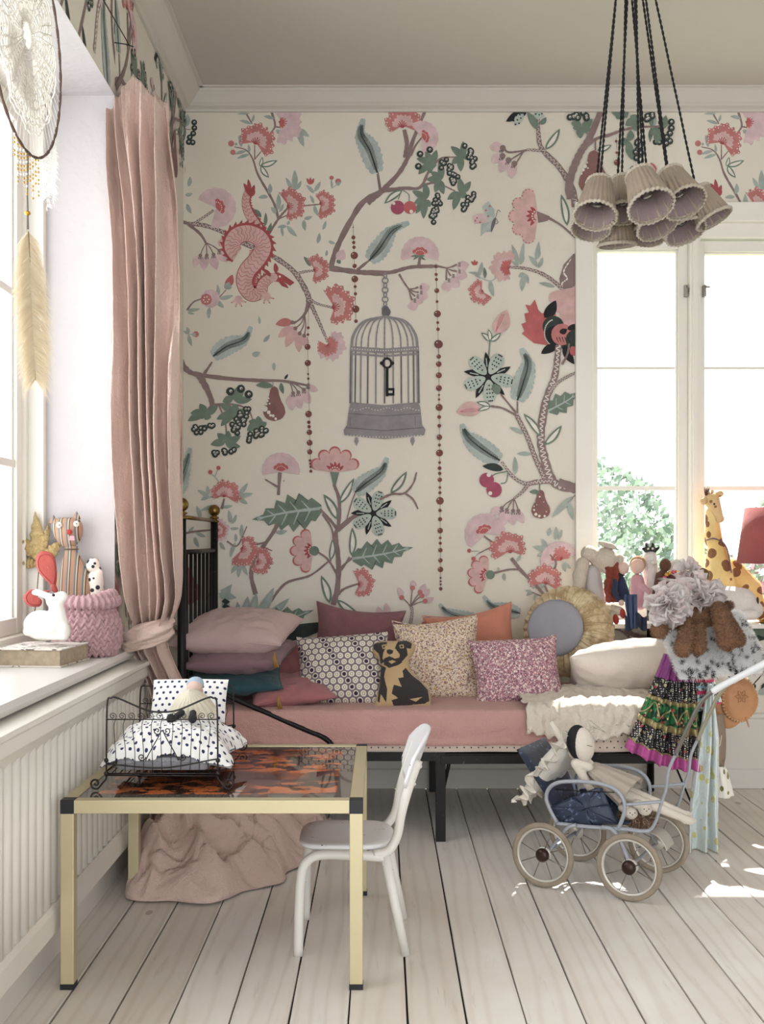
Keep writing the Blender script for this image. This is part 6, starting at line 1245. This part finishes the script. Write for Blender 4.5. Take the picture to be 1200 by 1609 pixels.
# brown plush dog
def fuzzy(root, nm, parts, n, ln, mats, vox=.005):
    b = B(); f = B(); rg = random.Random(len(parts)*7+n)
    for q in parts:
        if q[0] == 'c': b.cap(*q[1:]); L = cap_pts(*q[1:], int(n*(Vector(q[2])-Vector(q[1])).length*q[3]*5000)+900, rg)
        else: b.ell(*q[1:]); L = ell_pts(q[1], q[2], int(n*q[2][0]*q[2][2]*9000)+900, rg)
        for p in L: f.cur = rg.randrange(len(mats)); tufts(f, [p], ln, ln*.09, rg)
    o = kid(b.build(nm, mats[0], remesh=vox), root)
    ff = f.build('fur', mats, smooth=False); ff.parent = o; ff['kind'] = 'stuff'; return o
Z = lambda x, y, Y: W(x, y, Y)
pd = thing('plush_dog', 'shaggy brown plush dog sprawled on the white speckled fur cushion', 'plush toy', tuple(Z(1105, 985, 3.72)))
fuzzy(pd, 'body', [('c', Z(1078, 975, 3.72), Z(1126, 962, 3.74), .034, .034), ('c', Z(1126, 962, 3.74), Z(1132, 962, 3.74), .034, .028)], 300, .011, M_br)
for (a, c, Y0), (a1, c1, Y1), r0, r1 in (((1080, 985, 3.66), (1072, 1019, 3.60), .018, .026), ((1098, 985, 3.68), (1096, 1017, 3.63), .017, .023), ((1129, 958, 3.68), (1142, 1008, 3.60), .024, .027), ((1136, 965, 3.72), (1158, 1004, 3.65), .020, .024)): fuzzy(pd, 'leg', [('c', Z(a, c, Y0), Z(a1, c1, Y1), r0, r1)], 300, .010, M_br)
fuzzy(pd, 'ear', [('c', Z(1046, 972, 3.70), Z(1035, 990, 3.68), .018, .026)], 300, .010, M_br); fuzzy(pd, 'head', [('e', Z(1056, 968, 3.74), (.048, .045, .04))], 300, .011, M_br); fuzzy(pd, 'tail', [('c', Z(1135, 955, 3.74), Z(1146, 951, 3.74), .012, .014)], 300, .008, [M_br[2]])
# fabric flowers on the bed post
M_pet = [fabric('petal_white', (250, 244, 243), var=.03, sheen=.1, trans=.45), fabric('petal_blush', (246, 234, 232), var=.04, sheen=.1, trans=.45)]
def petal_me(s_, k):
    b = B(); b.grid(9, 7, lambda u, v: Vector(((u-.5)*s_*math.sin(PI*min(1, v*.72+.14))**.7*1.25, s_*v*1.15, s_*(.32*v*v+.13*math.sin(u*9+k)*v-.35*(2*u-1)**2*v*.8)))); return b
for cx_, cy_, Y_, rr, lb, sd_ in ((1052, 950, 3.64, .062, 'large white fabric flower on the left, petals folding over the plush dog', 1), (1100, 940, 3.74, .070, 'large pale fabric flower on the right, just below the dark post ball', 2), (1080, 897, 3.99, .040, 'small pale fabric flower tuft behind the brass post ball', 3)):
    fl_ = thing('fabric_flower', lb, 'flower', tuple(Z(cx_, cy_, Y_)), 'fabric flowers on the bed post'); ms_ = []
    for k in range(3): o = petal_me(rr*.95, k*2).build('petal', M_pet[k % 2], solid=.0012); ms_.append(o)
    rg = random.Random(sd_); N_ = 46 if rr > .05 else 22
    for i in range(N_):
        o = ms_[i] if i < 3 else ms_[i % 3].copy()
        if i >= 3: C.objects.link(o)
        ph = math.acos(1-1.25*(i+.5)/N_); th = i*2.39996; d = Vector((math.sin(ph)*math.cos(th), -math.cos(ph), math.sin(ph)*math.sin(th)*.9)); k = .55+.5*(i/N_)
        up = d.orthogonal().normalized(); q = d.to_track_quat('Y', 'Z') @ Euler((R(-20+rg.uniform(-15, 15)), rg.uniform(-3, 3), 0)).to_quaternion(); o.rotation_mode = 'QUATERNION'; o.rotation_quaternion = q; o.scale = (k, k, k); o.location = Z(cx_, cy_, Y_)+Vector((d.x*rr*.25, d.y*rr*.3+.01, d.z*rr*.25)); kid(o, fl_)

# ---------- toys on the window shelf ----------
TG = 'soft toys on the window shelf'
def toy(nm, lb, px, py, Y, cat='soft toy', g=TG): return thing(nm, lb, cat, tuple(W(px, py, Y)), g)
def part(root, nm, m, *prims, vox=.0045, **k):
    b = B()
    for q in prims:
        if q[0] == 'c': b.cap(*q[1:])
        else: b.ell(*q[1:])
    return kid(b.build(nm, m, remesh=vox if len(prims) > 1 else 0, **k), root)
M_el = fabric('beige_grey_plush', (228, 214, 196), wr=60, bump=.002); M_elb = fabric('grey_jersey', (204, 196, 194)); M_red = fabric('red_felt', (178, 58, 54)); M_yarn = fabric('rust_yarn', (160, 60, 36), wr=90, bump=.003)
M_navy = fabric('navy_cotton', (38, 48, 78)); M_bluec = fabric('blue_dotted_cotton', (70, 92, 138)); M_skin = fabric('skin_felt', (232, 200, 186)); M_pinkf = fabric('pink_velour', (218, 168, 178)); M_wht = fabric('white_plush', (236, 230, 224), wr=60); M_bk = fabric('black_fleece', (34, 34, 40), wr=90); M_brn = fabric('brown_felt', (104, 66, 50)); M_hairb = fabric('light_brown_wool', (198, 154, 116), wr=90)
Y = 4.50; z = lambda x, y, d=0: W(x, y, Y+d)
t = toy('plush_elephant', 'large beige plush with drooping head and red-soled feet, leftmost on the window shelf', 940, 960, Y)
part(t, 'head', M_el, ('e', z(950, 880), (.062, .06, .052), (0, R(20), 0)), ('e', z(925, 870), (.034, .04, .034)), ('c', z(960, 888, -.02), z(954, 896, -.03), .026, .020))
part(t, 'ear', M_el, ('e', z(952, 856, -.02), (.036, .022, .013), (0, R(18), 0)), ('e', z(960, 858, -.02), (.022, .02, .013), (0, R(30), 0))); part(t, 'ear', M_el, ('e', z(974, 880, -.03), (.016, .024, .026)))
part(t, 'body', M_elb, ('c', z(930, 900), z(934, 946), .034, .048)); part(t, 'arm', M_el, ('c', z(915, 886, -.02), z(909, 924, -.03), .028, .026), ('e', z(908, 905, -.02), (.024, .024, .03)))
part(t, 'leg', M_el, ('c', z(940, 962, -.02), z(962, 968, -.07), .022, .021)); part(t, 'sole', M_red, ('e', z(967, 973, -.085), (.013, .012, .022), (0, R(-15), 0)))
part(t, 'leg', M_el, ('c', z(952, 955, -.02), z(972, 960, -.06), .02, .019)); part(t, 'sole', M_red, ('e', z(978, 964, -.075), (.012, .012, .020), (0, R(-10), 0)))
t = toy('rag_doll', 'rag doll with long rust-red yarn hair and navy dress, beside the big beige plush', 975, 950, Y, 'doll')
part(t, 'head', M_skin, ('e', z(979, 892, -.045), (.023, .023, .028), None)); hh_ = B()
for k in range(9):
    for j in range(9): hh_.ell(z(952+k*2.1+1.5*math.sin(j), 893+j*6.4, -.045-.01*math.sin(k)), (.0065, .009, .010), (0, .5 if (j+k) % 2 else -.5, 0), 8, 6)
hh_.ell(z(968, 889, -.025), (.028, .026, .022)); kid(hh_.build('yarn_hair', M_yarn, remesh=.004), t)
part(t, 'body', M_navy, ('c', z(974, 912, -.03), z(979, 935, -.03), .022, .026)); part(t, 'arm', M_navy, ('c', z(967, 912, -.05), z(965, 932, -.06), .012, .012), ('c', z(965, 932, -.06), z(973, 944, -.07), .012, .010)); part(t, 'hand', M_skin, ('e', z(976, 947, -.08), (.012, .012, .012)))
kid(B().grid(40, 26, lambda u, v: z(980+20*u*(1-v*.3)+v*8, 934+54*v, -.04-.05*min(1, v*2)-.012*math.sin(u*16+v*3)-.02*math.sin(PI*u)) if True else 0).build('skirt', M_bluec, solid=.003), t)
kid(B().grid(30, 12, lambda u, v: z(982+34*u, 966+22*v+4*math.sin(u*9), -.105-.012*math.sin(u*14))).build('skirt_hem', M_navy, solid=.003), t)
part(t, 'neckline', M_bk, ('e', z(974, 903, -.04), (.020, .012, .009)))
t = toy('pink_doll', 'pink velour baby doll with pale brown hair, right of the red-haired doll', 1003, 930, Y+.03, 'doll')
part(t, 'head', M_skin, ('e', z(1001, 890, .03), (.029, .028, .032), None)); part(t, 'hair', M_hairb, ('e', z(1002, 886, .045), (.033, .024, .034), None)); part(t, 'body', M_pinkf, ('c', z(1001, 912, .03), z(1003, 945, .02), .028, .038), ('c', z(1008, 920, -.0), z(1018, 930, -.03), .014, .013))
t = toy('sock_doll', 'tall white knitted doll with tufty black hair, behind the pink doll', 1021, 900, Y+.06, 'doll')
part(t, 'body', M_wht, ('c', z(1021, 876, .07), z(1024, 940, .07), .028, .036)); tb = B()
for k in range(16): a = k*.9; tb.cap(z(1016+k*.8, 866, .07), z(1010+k*1.5+3*math.sin(a), 858+4*math.cos(a), .05+.03*math.sin(k)), .009, .006, 8)
kid(tb.build('hair', M_bk, remesh=.004), t); part(t, 'nose', M_wht, ('e', z(1027, 884, .03), (.012, .018, .010)))
for dx in (-3, 4): kid(B().ell(z(1021+dx, 862, .035), .005, n=8, m=6).build('eye', M_wht), t)
t = toy('brown_doll', 'small brown cloth doll wearing pink and gold beads, beside the white bird', 1044, 910, Y+.03, 'doll')
part(t, 'head', M_brn, ('e', z(1045, 888, .02), (.024, .024, .027), None)); part(t, 'body', M_brn, ('c', z(1040, 905, .03), z(1036, 940, .03), .026, .034))
for k, (x, y, cc) in enumerate([(1044, 908, 0), (1047, 903, 1), (1052, 900, 1), (1058, 899, 0), (1064, 898, 1), (1045, 914, 1), (1070, 902, 0)]): kid(B().ell(z(x, y, -.03), .0085, n=10, m=8).build('bead', mat('pink_bead', (210, 90, 140), .2, .3) if k == 0 else (bpy.data.materials['pink_bead'] if cc == 0 else (bpy.data.materials.get('gold_bead') or mat('gold_bead', (206, 160, 70), .25, .7)))), t)
t = toy('plush_bird', 'white plush bird with a black beak at the window mullion', 1064, 905, Y+.06)
part(t, 'body', M_wht, ('e', z(1062, 892, .06), (.032, .03, .036)), ('c', z(1060, 900, .06), z(1058, 945, .06), .026, .04)); part(t, 'beak', M_bk, ('c', z(1068, 886, .05), z(1075, 888, .04), .006, .004))
t = toy('plush_figure', 'dark maroon plush body in front of the white bird, mostly hidden by the flowers', 1055, 925, Y-.02)
part(t, 'body', fabric('maroon_velvet', (92, 40, 44)), ('c', z(1053, 912, .0), z(1056, 950, .0), .024, .034))
# giraffe
s = N('giraffe_plush'); co = s.co(); v_ = s.vor(co, 19, rand=1.0); c = s.mix(s.ramp(s.noise(co, 6, 3), .4, .65), (226, 190, 120), (238, 212, 150)); c = s.mix(s.math('LESS_THAN', v_, .40), c, (134, 92, 62)); s.color(c); s.bump(s.noise(co, 120, 3), .003); M_gir = s.set(.9)
s = N('giraffe_face'); co = s.co(); c = s.mix(s.math('LESS_THAN', s.vor(co, 34), .26), (218, 186, 138), (150, 104, 72)); s.color(c); s.bump(s.noise(co, 120, 3), .003); M_gf = s.set(.9)
g = toy('plush_giraffe', 'tall spotted plush giraffe with a ribbon at its neck, by the window mullion', 1150, 900, 4.6); Y = 4.60
part(g, 'body', M_gir, ('c', z(1126, 862), z(1130, 905), .040, .062), ('c', z(1130, 905), z(1140, 940), .06, .055), ('c', z(1150, 895, .05), z(1178, 925, .05), .05, .05))
part(g, 'neck', M_gir, ('c', z(1118, 806), z(1121, 850), .026, .036)); part(g, 'head', M_gf, ('c', z(1118, 786), z(1129, 810, -.03), .034, .018), ('e', z(1131, 815, -.035), (.018, .02, .018)))
for a in (((1112, 780, 0), (1105, 788, -.02)), ((1122, 778, 0), (1131, 776, -.02))): part(g, 'ear', M_gf, ('c', z(*a[0]), z(*a[1]), .008, .014))
for a in ((1114, 774, .0), (1120, 772, .0)): part(g, 'horn', M_gf, ('c', z(a[0], 780), z(a[0]-1, a[1]), .006, .007))
tb = B(); rg = random.Random(2)
for k in range(40): p = z(1108+rg.random()*6, 776+rg.random()*6, rg.uniform(-.01, .02)); tb.tube([p, p+Vector((rg.uniform(-.012, .012), rg.uniform(-.01, .01), .022+rg.random()*.012))], [.0018, .0006], 4)
kid(tb.build('mane', M_brn), g)['kind'] = 'stuff'
for dx in (0, 7): kid(B().ell(z(1122+dx, 792, -.035+.01*dx/7), .0045, n=8, m=6).build('eye', M_bk), g)
part(g, 'front_leg', M_gir, ('c', z(1122, 930, -.03), z(1150, 962, -.04), .028, .026)); part(g, 'hind_leg', M_gir, ('c', z(1182, 925, .04), z(1196, 965, .0), .034, .028)); part(g, 'hind_leg', M_gir, ('c', z(1165, 930, .06), z(1150, 965, .04), .034, .028))
kid(B().tube(spline([z(1109, 849, -.02), z(1120, 846, -.045), z(1131, 850, -.035), z(1142, 862, -.055), z(1149, 900, -.075)], 5), .0045, 6, flat=.4).build('ribbon', fabric('mauve_ribbon', (112, 92, 112))), g)
Y = 4.50; t = toy('plush_cow', 'large white plush animal lying along the shelf in front of the giraffe', 1150, 950, Y-.02)
part(t, 'body', M_wht, ('c', z(1120, 942, -.02), z(1165, 945, -.02), .062, .058), ('c', z(1165, 945, -.02), z(1184, 958, -.02), .05, .038)); part(t, 'leg', M_wht, ('c', z(1158, 966, -.06), z(1184, 966, -.07), .020, .02)); part(t, 'spot', M_bk, ('e', z(1190, 944, -.045), (.004, .01, .016), None))
# red lamp
lp = thing('table_lamp', 'table lamp with a dusty red drum shade at the right edge of the window shelf', 'lamp', tuple(W(1222, 978, 4.50)))
c0 = W(1222, 0, 4.50); zt, zb = CH+(850-798)*4.5/F, CH+(850-885)*4.5/F; r0, r1 = 50*4.5/F, 62*4.5/F
M_rsh = fabric('dusty_red_shade', (170, 84, 84), var=.08); kid(B().lathe([(r0, zt), (r1, zb)], Matrix.Translation((c0.x, c0.y, 0)), 64).build('lamp_shade', M_rsh, solid=.002), lp)
kid(B().lathe([(.0, .716), (.07, .716), (.075, .725), (.05, .74), (.02, .76), (.016, .80), (.03, .83), (.034, .86), (.02, .90), (.01, .93), (.01, 1.0), (0, 1.0)], Matrix.Translation((c0.x, c0.y, 0)), 32).build('base', M_brass), lp)
kid(B().tube(spline([(c0.x-.03, 4.45, .73), (c0.x-.05, 4.40, .69), W(1204, 1045, 4.4), W(1195, 1062, 4.4), W(1184, 1075, 4.4), W(1180, 1088, 4.4), W(1165, 1110, 4.42), W(1115, 1160, 4.5), W(1112, 1237, 4.6)], 5), .0022, 5).cap(W(1184, 1078, 4.395), W(1178, 1092, 4.395), .009, .007, 8).build('cord', M_cord), lp)

# ---------- left window sill ----------
SG = None; zs = SZ+.0005
bk = thing('old_book', 'old cloth-bound book with worn beige pages under the white rabbit lamp', 'book', (-.955, 3.13, zs)); M_pg = mat('aged_pages', (190, 172, 146), .85, var=.3, vs_=60, bump=.0012, bs=160); M_cv = mat('worn_book_cover', (214, 206, 198), .7, chip=((112, 104, 98), 30, .56))
MB = Matrix.Translation((-.955, 3.13, zs)) @ Matrix.Rotation(R(-5), 4, 'Z')
kid(B().box(-.092, .088, -.108, .108, .004, .046, MB).build('page_block', M_pg, smooth=False), bk); kid(B().box(-.096, .093, -.112, .112, .046, .0495, MB).build('front_cover', M_cv, smooth=False, bevel=.001), bk); kid(B().box(-.096, .093, -.112, .112, 0, .004, MB).build('back_cover', M_cv, smooth=False, bevel=.001), bk); kid(B().box(-.100, -.092, -.112, .112, 0, .0495, MB).build('spine', M_cv, smooth=False), bk)
Y = 3.12; s = N('white_rabbit_plastic'); s.color((246, 242, 236)); s.b.inputs['Subsurface Weight'].default_value = .25; s.b.inputs['Subsurface Radius'].default_value = (.02, .015, .01); M_rab = s.set(.35)
rb = thing('rabbit_lamp', 'glossy white rabbit-shaped lamp sitting on the old book', 'lamp', tuple(W(76, 1005, Y)))
kid(B().cap(z(70, 985), z(82, 984), .040, .040).ell(z(64, 982, .0), (.048, .040, .042)).cap(z(92, 984), z(88, 948), .030, .019).cap(z(84, 944), z(97, 938), .021, .017).ell(z(44, 992), (.014, .014, .014)).cap(z(58, 998, -.02), z(100, 1001, -.02), .012, .011).ell(z(99, 992, -.01), (.020, .022, .03)).cap(z(79, 938), z(57, 930), .010, .009).build('body', M_rab, remesh=.0035), rb)
for v in (): pass
kid(B().ell(z(84, 935, -.021), (.0045, .003, .0045), None, 10, 8).build('eye', M_bk), rb); kid(B().cap(z(78, 937, -.014), z(54, 931, -.016), .006, .007, 8).build('ear', M_rab), rb)
# chunky knitted basket
kb = thing('knitted_basket', 'pale pink chunky hand-knitted basket with a rolled rim on the window sill', 'basket', (-.882, 3.37, zs)); M_knit = fabric('pale_pink_roving', (222, 178, 182), var=.12, wr=70, bump=.0025, weave=600)
b = B(); kx, ky = -.886, 3.335
def knit(u, v):
    a = 2*PI*u; row = v*8; col = u*26; rr = .075+.018*math.sin(PI*min(1, v*1.15))**.7; fr_ = row-math.floor(row); wv = math.sin(PI*fr_); V_ = abs(((col+.5*0) % 1)-.5)*2; rr += .009*wv*(.35+.65*abs(math.sin(2*PI*col/2+ (1 if int(row) % 2 else 0)*PI/2)))+.0035*nz(u*40, v*24); zz = .012+.125*v+.006*math.sin(2*PI*col)*1; return Vector((kx+rr*math.cos(a), ky+rr*math.sin(a), zs+max(.001, zz*1.14-.010)))
b.grid(340, 110, knit, wrap=True); kid(b.build('knitted_wall', M_knit, solid=.004), kb)
b = B(); n = 140
for k, (rr, zz, r_) in enumerate(((.081, .152, .017), (.072, .166, .016))): b.tube([Vector((kx+rr*math.cos(2*PI*i/n)+.0, ky+rr*math.sin(2*PI*i/n), zs+zz+.007*math.sin(2*PI*i/n*2+k)+(.014*math.cos(2*PI*i/n+.6)))) for i in range(n)], [r_*(1+.30*math.sin(i*1.35+k)) for i in range(n)], 12, closed=True)
kid(b.build('rolled_rim', M_knit, remesh=.003), kb); kid(B().lathe([(0, .003), (.075, .003)], Matrix.Translation((kx, ky, zs)), 40).build('base', M_knit), kb)
# striped cat
s = N('striped_ticking'); co = s.co(); sp = s.n('ShaderNodeSeparateXYZ'); s.l(co, sp.inputs[0]); f_ = s.math('FRACT', s.math('MULTIPLY', s.math('ADD', sp.outputs[0], 10.0), 42)); c = s.mix(s.math('LESS_THAN', f_, .16), (176, 140, 116), (92, 124, 140)); c = s.mix(s.math('LESS_THAN', s.math('ABSOLUTE', s.math('SUBTRACT', f_, .26)), .045), c, (206, 196, 160)); c = s.mix(s.math('LESS_THAN', s.math('ABSOLUTE', s.math('SUBTRACT', f_, .42)), .05), c, (70, 60, 66)); s.color(c); s.bump(s.noise(co, 200, 2), .001); M_str = s.set(.9)
Y = 3.455; ctt = thing('cat_doll', 'brown cat doll with blue stripes and white button eyes behind the pink basket', 'soft toy', tuple(W(116, 960, Y)))
def ring_body(secs, m, nm, root, flat=.6):
    P = spline(secs, 6); b = B(); n = 32; b.add([Vector((W(x, y, Y).x+r*Y/F*math.cos(2*PI*k/n), Y+d+r*Y/F*flat*math.sin(2*PI*k/n), W(x, y, Y).z)) for x, y, r, d in P for k in range(n)], [(i*n+k, i*n+(k+1) % n, (i+1)*n+(k+1) % n, (i+1)*n+k) for i in range(len(P)-1) for k in range(n)]+[tuple(range(n)), tuple((len(P)-1)*n+k for k in range(n))]); return kid(b.build(nm, m), root)
ring_body([(120, 1018, 26, 0), (119, 990, 30, 0), (117, 940, 31, 0), (116, 912, 27, 0), (114, 885, 17, 0), (112, 866, 10, 0), (112, 858, 10, 0)], M_str, 'body', ctt)
ring_body([(108, 862, 4, -.0), (108, 856, 12, 0), (107, 846, 20, 0), (106, 832, 24, 0), (105, 822, 23, 0), (105, 815, 17, 0), (105, 813, 5, 0)], M_str, 'head', ctt, .7)
for x, x1 in ((84, 81), (120, 120)): kid(B().lathe([(.013, 0), (.0095, .012), (0, .026)], Matrix.Translation(W(x, 822 if x < 100 else 816, Y)), 12).build('ear', M_str), ctt)
for x, y in ((93, 825), (120, 823)): q = kid(B().lathe([(0, .002), (.0085, .002), (.0095, 0), (.0085, -.002), (0, -.002)], Matrix.Translation(z(x, y, -.036)) @ Matrix.Rotation(PI/2, 4, 'X'), 20).build('button_eye', M_wht), ctt); B().ell(z(x, y, -.039), .0025, n=8, m=6).build('button_centre', mat('gold_thread_eye', (190, 150, 80), .5)).parent = q
kid(B().ell(z(109, 836, -.038), (.009, .006, .009), None, 12, 8).build('nose', M_red), ctt); kid(B().prism([(-.007, 0), (.007, 0), (.009, -.014), (-.009, -.014)], -.001, .001, Matrix.Translation(z(113, 842, -.040))).build('tongue', M_pinkf, smooth=False), ctt)
kid(B().tube([W(112, 863, Y)+Vector((.0205*math.cos(a), .0145*math.sin(a), 0)) for a in [2*PI*i/24 for i in range(24)]], .0025, 6, closed=True).build('neck_band', fabric('olive_band', (110, 90, 66))), ctt)
s = N('dalmatian_cotton'); co = s.co(); s.color(s.mix(s.math('LESS_THAN', s.vor(co, 42), .30), (232, 224, 214), (48, 46, 52))); M_dal = s.set(.9)
sp_ = thing('spotted_toy', 'small white soft toy with black spots half hidden behind the striped cat', 'soft toy', tuple(W(142, 960, 3.485))); Y = 3.46
part(sp_, 'body', M_dal, ('c', z(150, 908), z(153, 975), .024, .026)); part(sp_, 'head', M_dal, ('e', z(146, 888), (.022, .022, .024), (0, R(20), 0)), ('e', z(156, 898), (.010, .014, .020), (0, R(-25), 0)))
# coral fabric bow
Y = 3.36; bw = thing('coral_bow', 'pair of coral red padded fabric loops, like bunny ears, behind the rabbit lamp', 'bow', tuple(W(84, 925, Y))); M_cor = fabric('coral_red_cotton', (178, 82, 74), wr=30)
def pad(nm, pts, d, th=.014):
    P = spline([(a, c) for a, c in pts]+[pts[0]], 5)[:-1]; n = len(P); cx = sum(p[0] for p in P)/n; cy = sum(p[1] for p in P)/n; b = B(); L = [(1, 0), (.93, .6), (.7, .95), (.35, 1), (.02, 1)]
    for sd_ in (-1, 1): b.add([z(cx+(p[0]-cx)*k, cy+(p[1]-cy)*k, d+sd_*th/2*h+.0) for k, h in L for p in P], [(i*n+j, i*n+(j+1) % n, (i+1)*n+(j+1) % n, (i+1)*n+j) for i in range(4) for j in range(n)])
    o = kid(b.build(nm, M_cor), bw); B().tube([z(cx+(p[0]-cx)*.80, cy+(p[1]-cy)*.80, d-th*.47) for p in P], .0009, 4, closed=True).build('stitching', mat('dark_coral_thread', (150, 56, 48), .8) if nm == 'upper_loop' else bpy.data.materials['dark_coral_thread']).parent = o
pad('upper_loop', [(86, 926), (72, 912), (60, 898), (56, 880), (62, 868), (74, 866), (85, 874), (89, 892), (89, 912)], .0); pad('lower_loop', [(85, 926), (70, 928), (50, 926), (40, 932), (37, 942), (45, 952), (62, 953), (66, 944), (58, 936), (72, 932)], -.01)
kid(B().cap(z(84, 922, -.004), z(87, 928, -.004), .009, .008).build('centre_knot', M_cor), bw); kid(B().tube([z(85, 926), z(88, 950), W(90, 1000, 3.37)], .003, 6).build('stem', mat('wooden_stick', (186, 156, 116), .7)), bw)
# gold leaf ornament
Y = 3.45; gl_ = thing('gold_leaf', 'glittery gold lobed leaf ornament on a wire stem by the left window', 'ornament', tuple(W(55, 985, Y))); s = N('gold_glitter'); co = s.co(); v_ = s.vor(co, 420); s.color(s.mix(s.ramp(v_, .1, .5), (255, 240, 200), (206, 180, 124))); s.bump(v_, .003); M_glt = s.set(.35, .45)
for k, (a, c, e, f2, wdd) in enumerate(((60, 884, 54, 804, 21), (58, 880, 18, 830, 17), (64, 884, 97, 848, 18), (58, 886, 21, 884, 15), (62, 874, 76, 822, 12))):
    p0, p1 = z(a, c), z(e, f2); d = p1-p0; L = d.length; d.normalize(); sdv = Vector((d.z, 0, -d.x)); b = B(); n = 18
    def lf(u, v): w_ = wdd*Y/F*.5*math.sin(PI*min(1, v**.8*.97+.03))*(1+.16*abs(math.sin(v*n*1.1))); return p0+d*L*v+sdv*w_*(2*u-1)+Vector((0, .010*abs(2*u-1)-.004*math.sin(v*n*2), 0))
    b.grid(9, 60, lf); kid(b.build('leaf_lobe', M_glt, solid=.0015), gl_)
kid(B().tube([z(62, 880), z(58, 930), W(52, 985, 3.44)], .0016, 5).build('stem', M_brass), gl_)

# ---------- dreamcatcher ----------
DX, DY, DZ, DR = -.80, 2.495, 2.19, .262
dc = thing('dreamcatcher', 'dreamcatcher with lace doily, gold beads and a long ostrich feather at the left window', 'dreamcatcher', (DX, DY, DZ))
def dp(r, a, o=0): return Vector((DX+o, DY+r*math.cos(a), DZ+r*math.sin(a)))
kid(B().tube([dp(DR, 2*PI*i/96) for i in range(96)], [.0032*(1+.25*math.sin(i*2.1)) for i in range(96)], 8, closed=True).build('hoop', mat('twig_hoop', (96, 76, 66), .8, bump=.001)), dc)
M_lac = fabric('white_lace', (252, 248, 242), var=.02, bump=0, sheen=0, trans=.35); b = B()
for k, r in enumerate((.03, .048, .066, .084, .10, .118, .136, .154, .172, .19, .205)):
    n = 240; b.tube([dp((r+.006*abs(math.sin((8+k*3)*PI*i/n*1.0)))*(1+.03*nz(i*.05, k)), 2*PI*i/n-.0, .004*math.sin(i*.3)) for i in range(n)], .0019+.0004*(k % 2), 5, closed=True)
for k in range(56): a = 2*PI*k/56; b.tube([dp(.03, a), dp(.10, a+.05), dp(.205, a-.03)], .0013, 4)
for k in range(44): a = 2*PI*k/44; b.tube([dp(.15+.04*math.cos(q), a+.16*math.sin(q)) for q in [2*PI*j/10 for j in range(11)]], .0014, 4)
b.lathe([(0, 0), (.05, 0)], Matrix.Translation((DX, DY, DZ)) @ Matrix.Rotation(PI/2, 4, 'Y'), 24)
kid(b.build('lace_doily', M_lac), dc)['kind'] = 'stuff'
b = B()
for k in range(64): a = 2*PI*k/64; b.tube([dp(.205, a+.02), dp(DR, a)], .0006, 3)
kid(b.build('web_thread', M_lac), dc)['kind'] = 'stuff'
# lace ribbon hanging across the lower part
kid(B().grid(30, 24, lambda u, v: dp(0, 0)+Vector((.004*math.sin(u*14)-.008, -.13+.17*u+.02*v, -.02-.12*v-.03*u))).build('lace_ribbon', M_lac, solid=.001), dc)
kid(B().tube([(DX, DY, DZ+DR), (DX, DY, CZ)], .0012, 4).build('hanging_thread', M_lac), dc)
M_gb = bpy.data.materials['gold_bead']; b = B(); b2 = B(); rg = random.Random(4)
for k in range(9):
    y0 = DY-.085+.021*k; top = DZ-math.sqrt(max(0, DR**2-(y0-DY)**2)); L = .055+.05*abs(math.sin(k*1.3)); b2.tube([(DX, y0, top), (DX, y0+.002, top-L)], .0005, 3)
    for j in range(int(L/.009)): (b if (j+k) % 3 else b2).ell((DX, y0+.002*j/8, top-.006-j*.009), .0026, None, 6, 5)
kid(b.build('gold_beads', M_gb), dc)['kind'] = 'stuff'; kid(b2.build('white_beads', M_lac), dc)['kind'] = 'stuff'
fx = W(40, 250, 2.49)
kid(B().tube([(DX, 2.495, DZ-DR), (DX, 2.497, 1.86), (DX, 2.505, 1.755)], .0016, 5).tube([(DX+.004, 2.495, DZ-DR), (DX+.001, 2.497, 1.84), (DX-.002, 2.505, 1.755)], .0012, 5).build('cord', mat('grey_twine', (110, 104, 100), .8)), dc); kid(B().ell((DX, 2.50, 1.79), (.007, .007, .005)).build('bead', M_gb), dc)
def plume(base, tip, hw, n, droop, m, nm, quill, seed):
    base, tip = Vector(base), Vector(tip); d = tip-base; L = d.length; u = d.normalized(); sdv = Vector((.62, .78, 0)); b = B(); rg = random.Random(seed)
    for i in range(n):
        t = i/n; p = base+d*t; w_ = hw*(.35+.65*math.sin(PI*min(1, .08+t*.82))**.6)
        for sg in (1, -1):
            ln = w_*rg.uniform(.75, 1.15); dn = droop*rg.uniform(.6, 1.3); yo = rg.uniform(-.006, .006); q1 = p+sdv*sg*ln*.5+u*dn*.35+Vector((yo, -yo, 0)); q2 = p+sdv*sg*ln+u*dn+Vector((yo*2, -yo*2, 0)); e = u*.0011
            b.add([p-e, p+e, q1+e, q1-e, q2], [(0, 1, 2, 3), (3, 2, 4)])
    o = kid(b.build(nm, m, smooth=False), dc); o['kind'] = 'stuff'; B().tube([base, base+d*.5+Vector((0, .004, 0)), tip], [.0018, .0012, .0005], 5).build('quill', quill).parent = o; return o
M_ost = fabric('cream_ostrich', (238, 224, 198), var=.12, bump=0, sheen=0, trans=.35); M_qu = mat('brown_quill', (150, 128, 92), .5)
plume((DX, 2.505, 1.75), (DX+.004, 2.545, 1.42), .050, 620, .050, M_ost, 'ostrich_feather', M_qu, 3)
M_wf = fabric('white_feather', (250, 248, 244), var=.03, bump=0, trans=.3)
for k in range(9): a = -.62-.05*k; p = dp(DR, a); L = .10+.05*math.sin(k*2.3)**2; plume(p, p+Vector((.0, .012*(4-k)*.35, -L)), .006, 34, .012, M_wf, 'white_feather', M_wf, k+10)
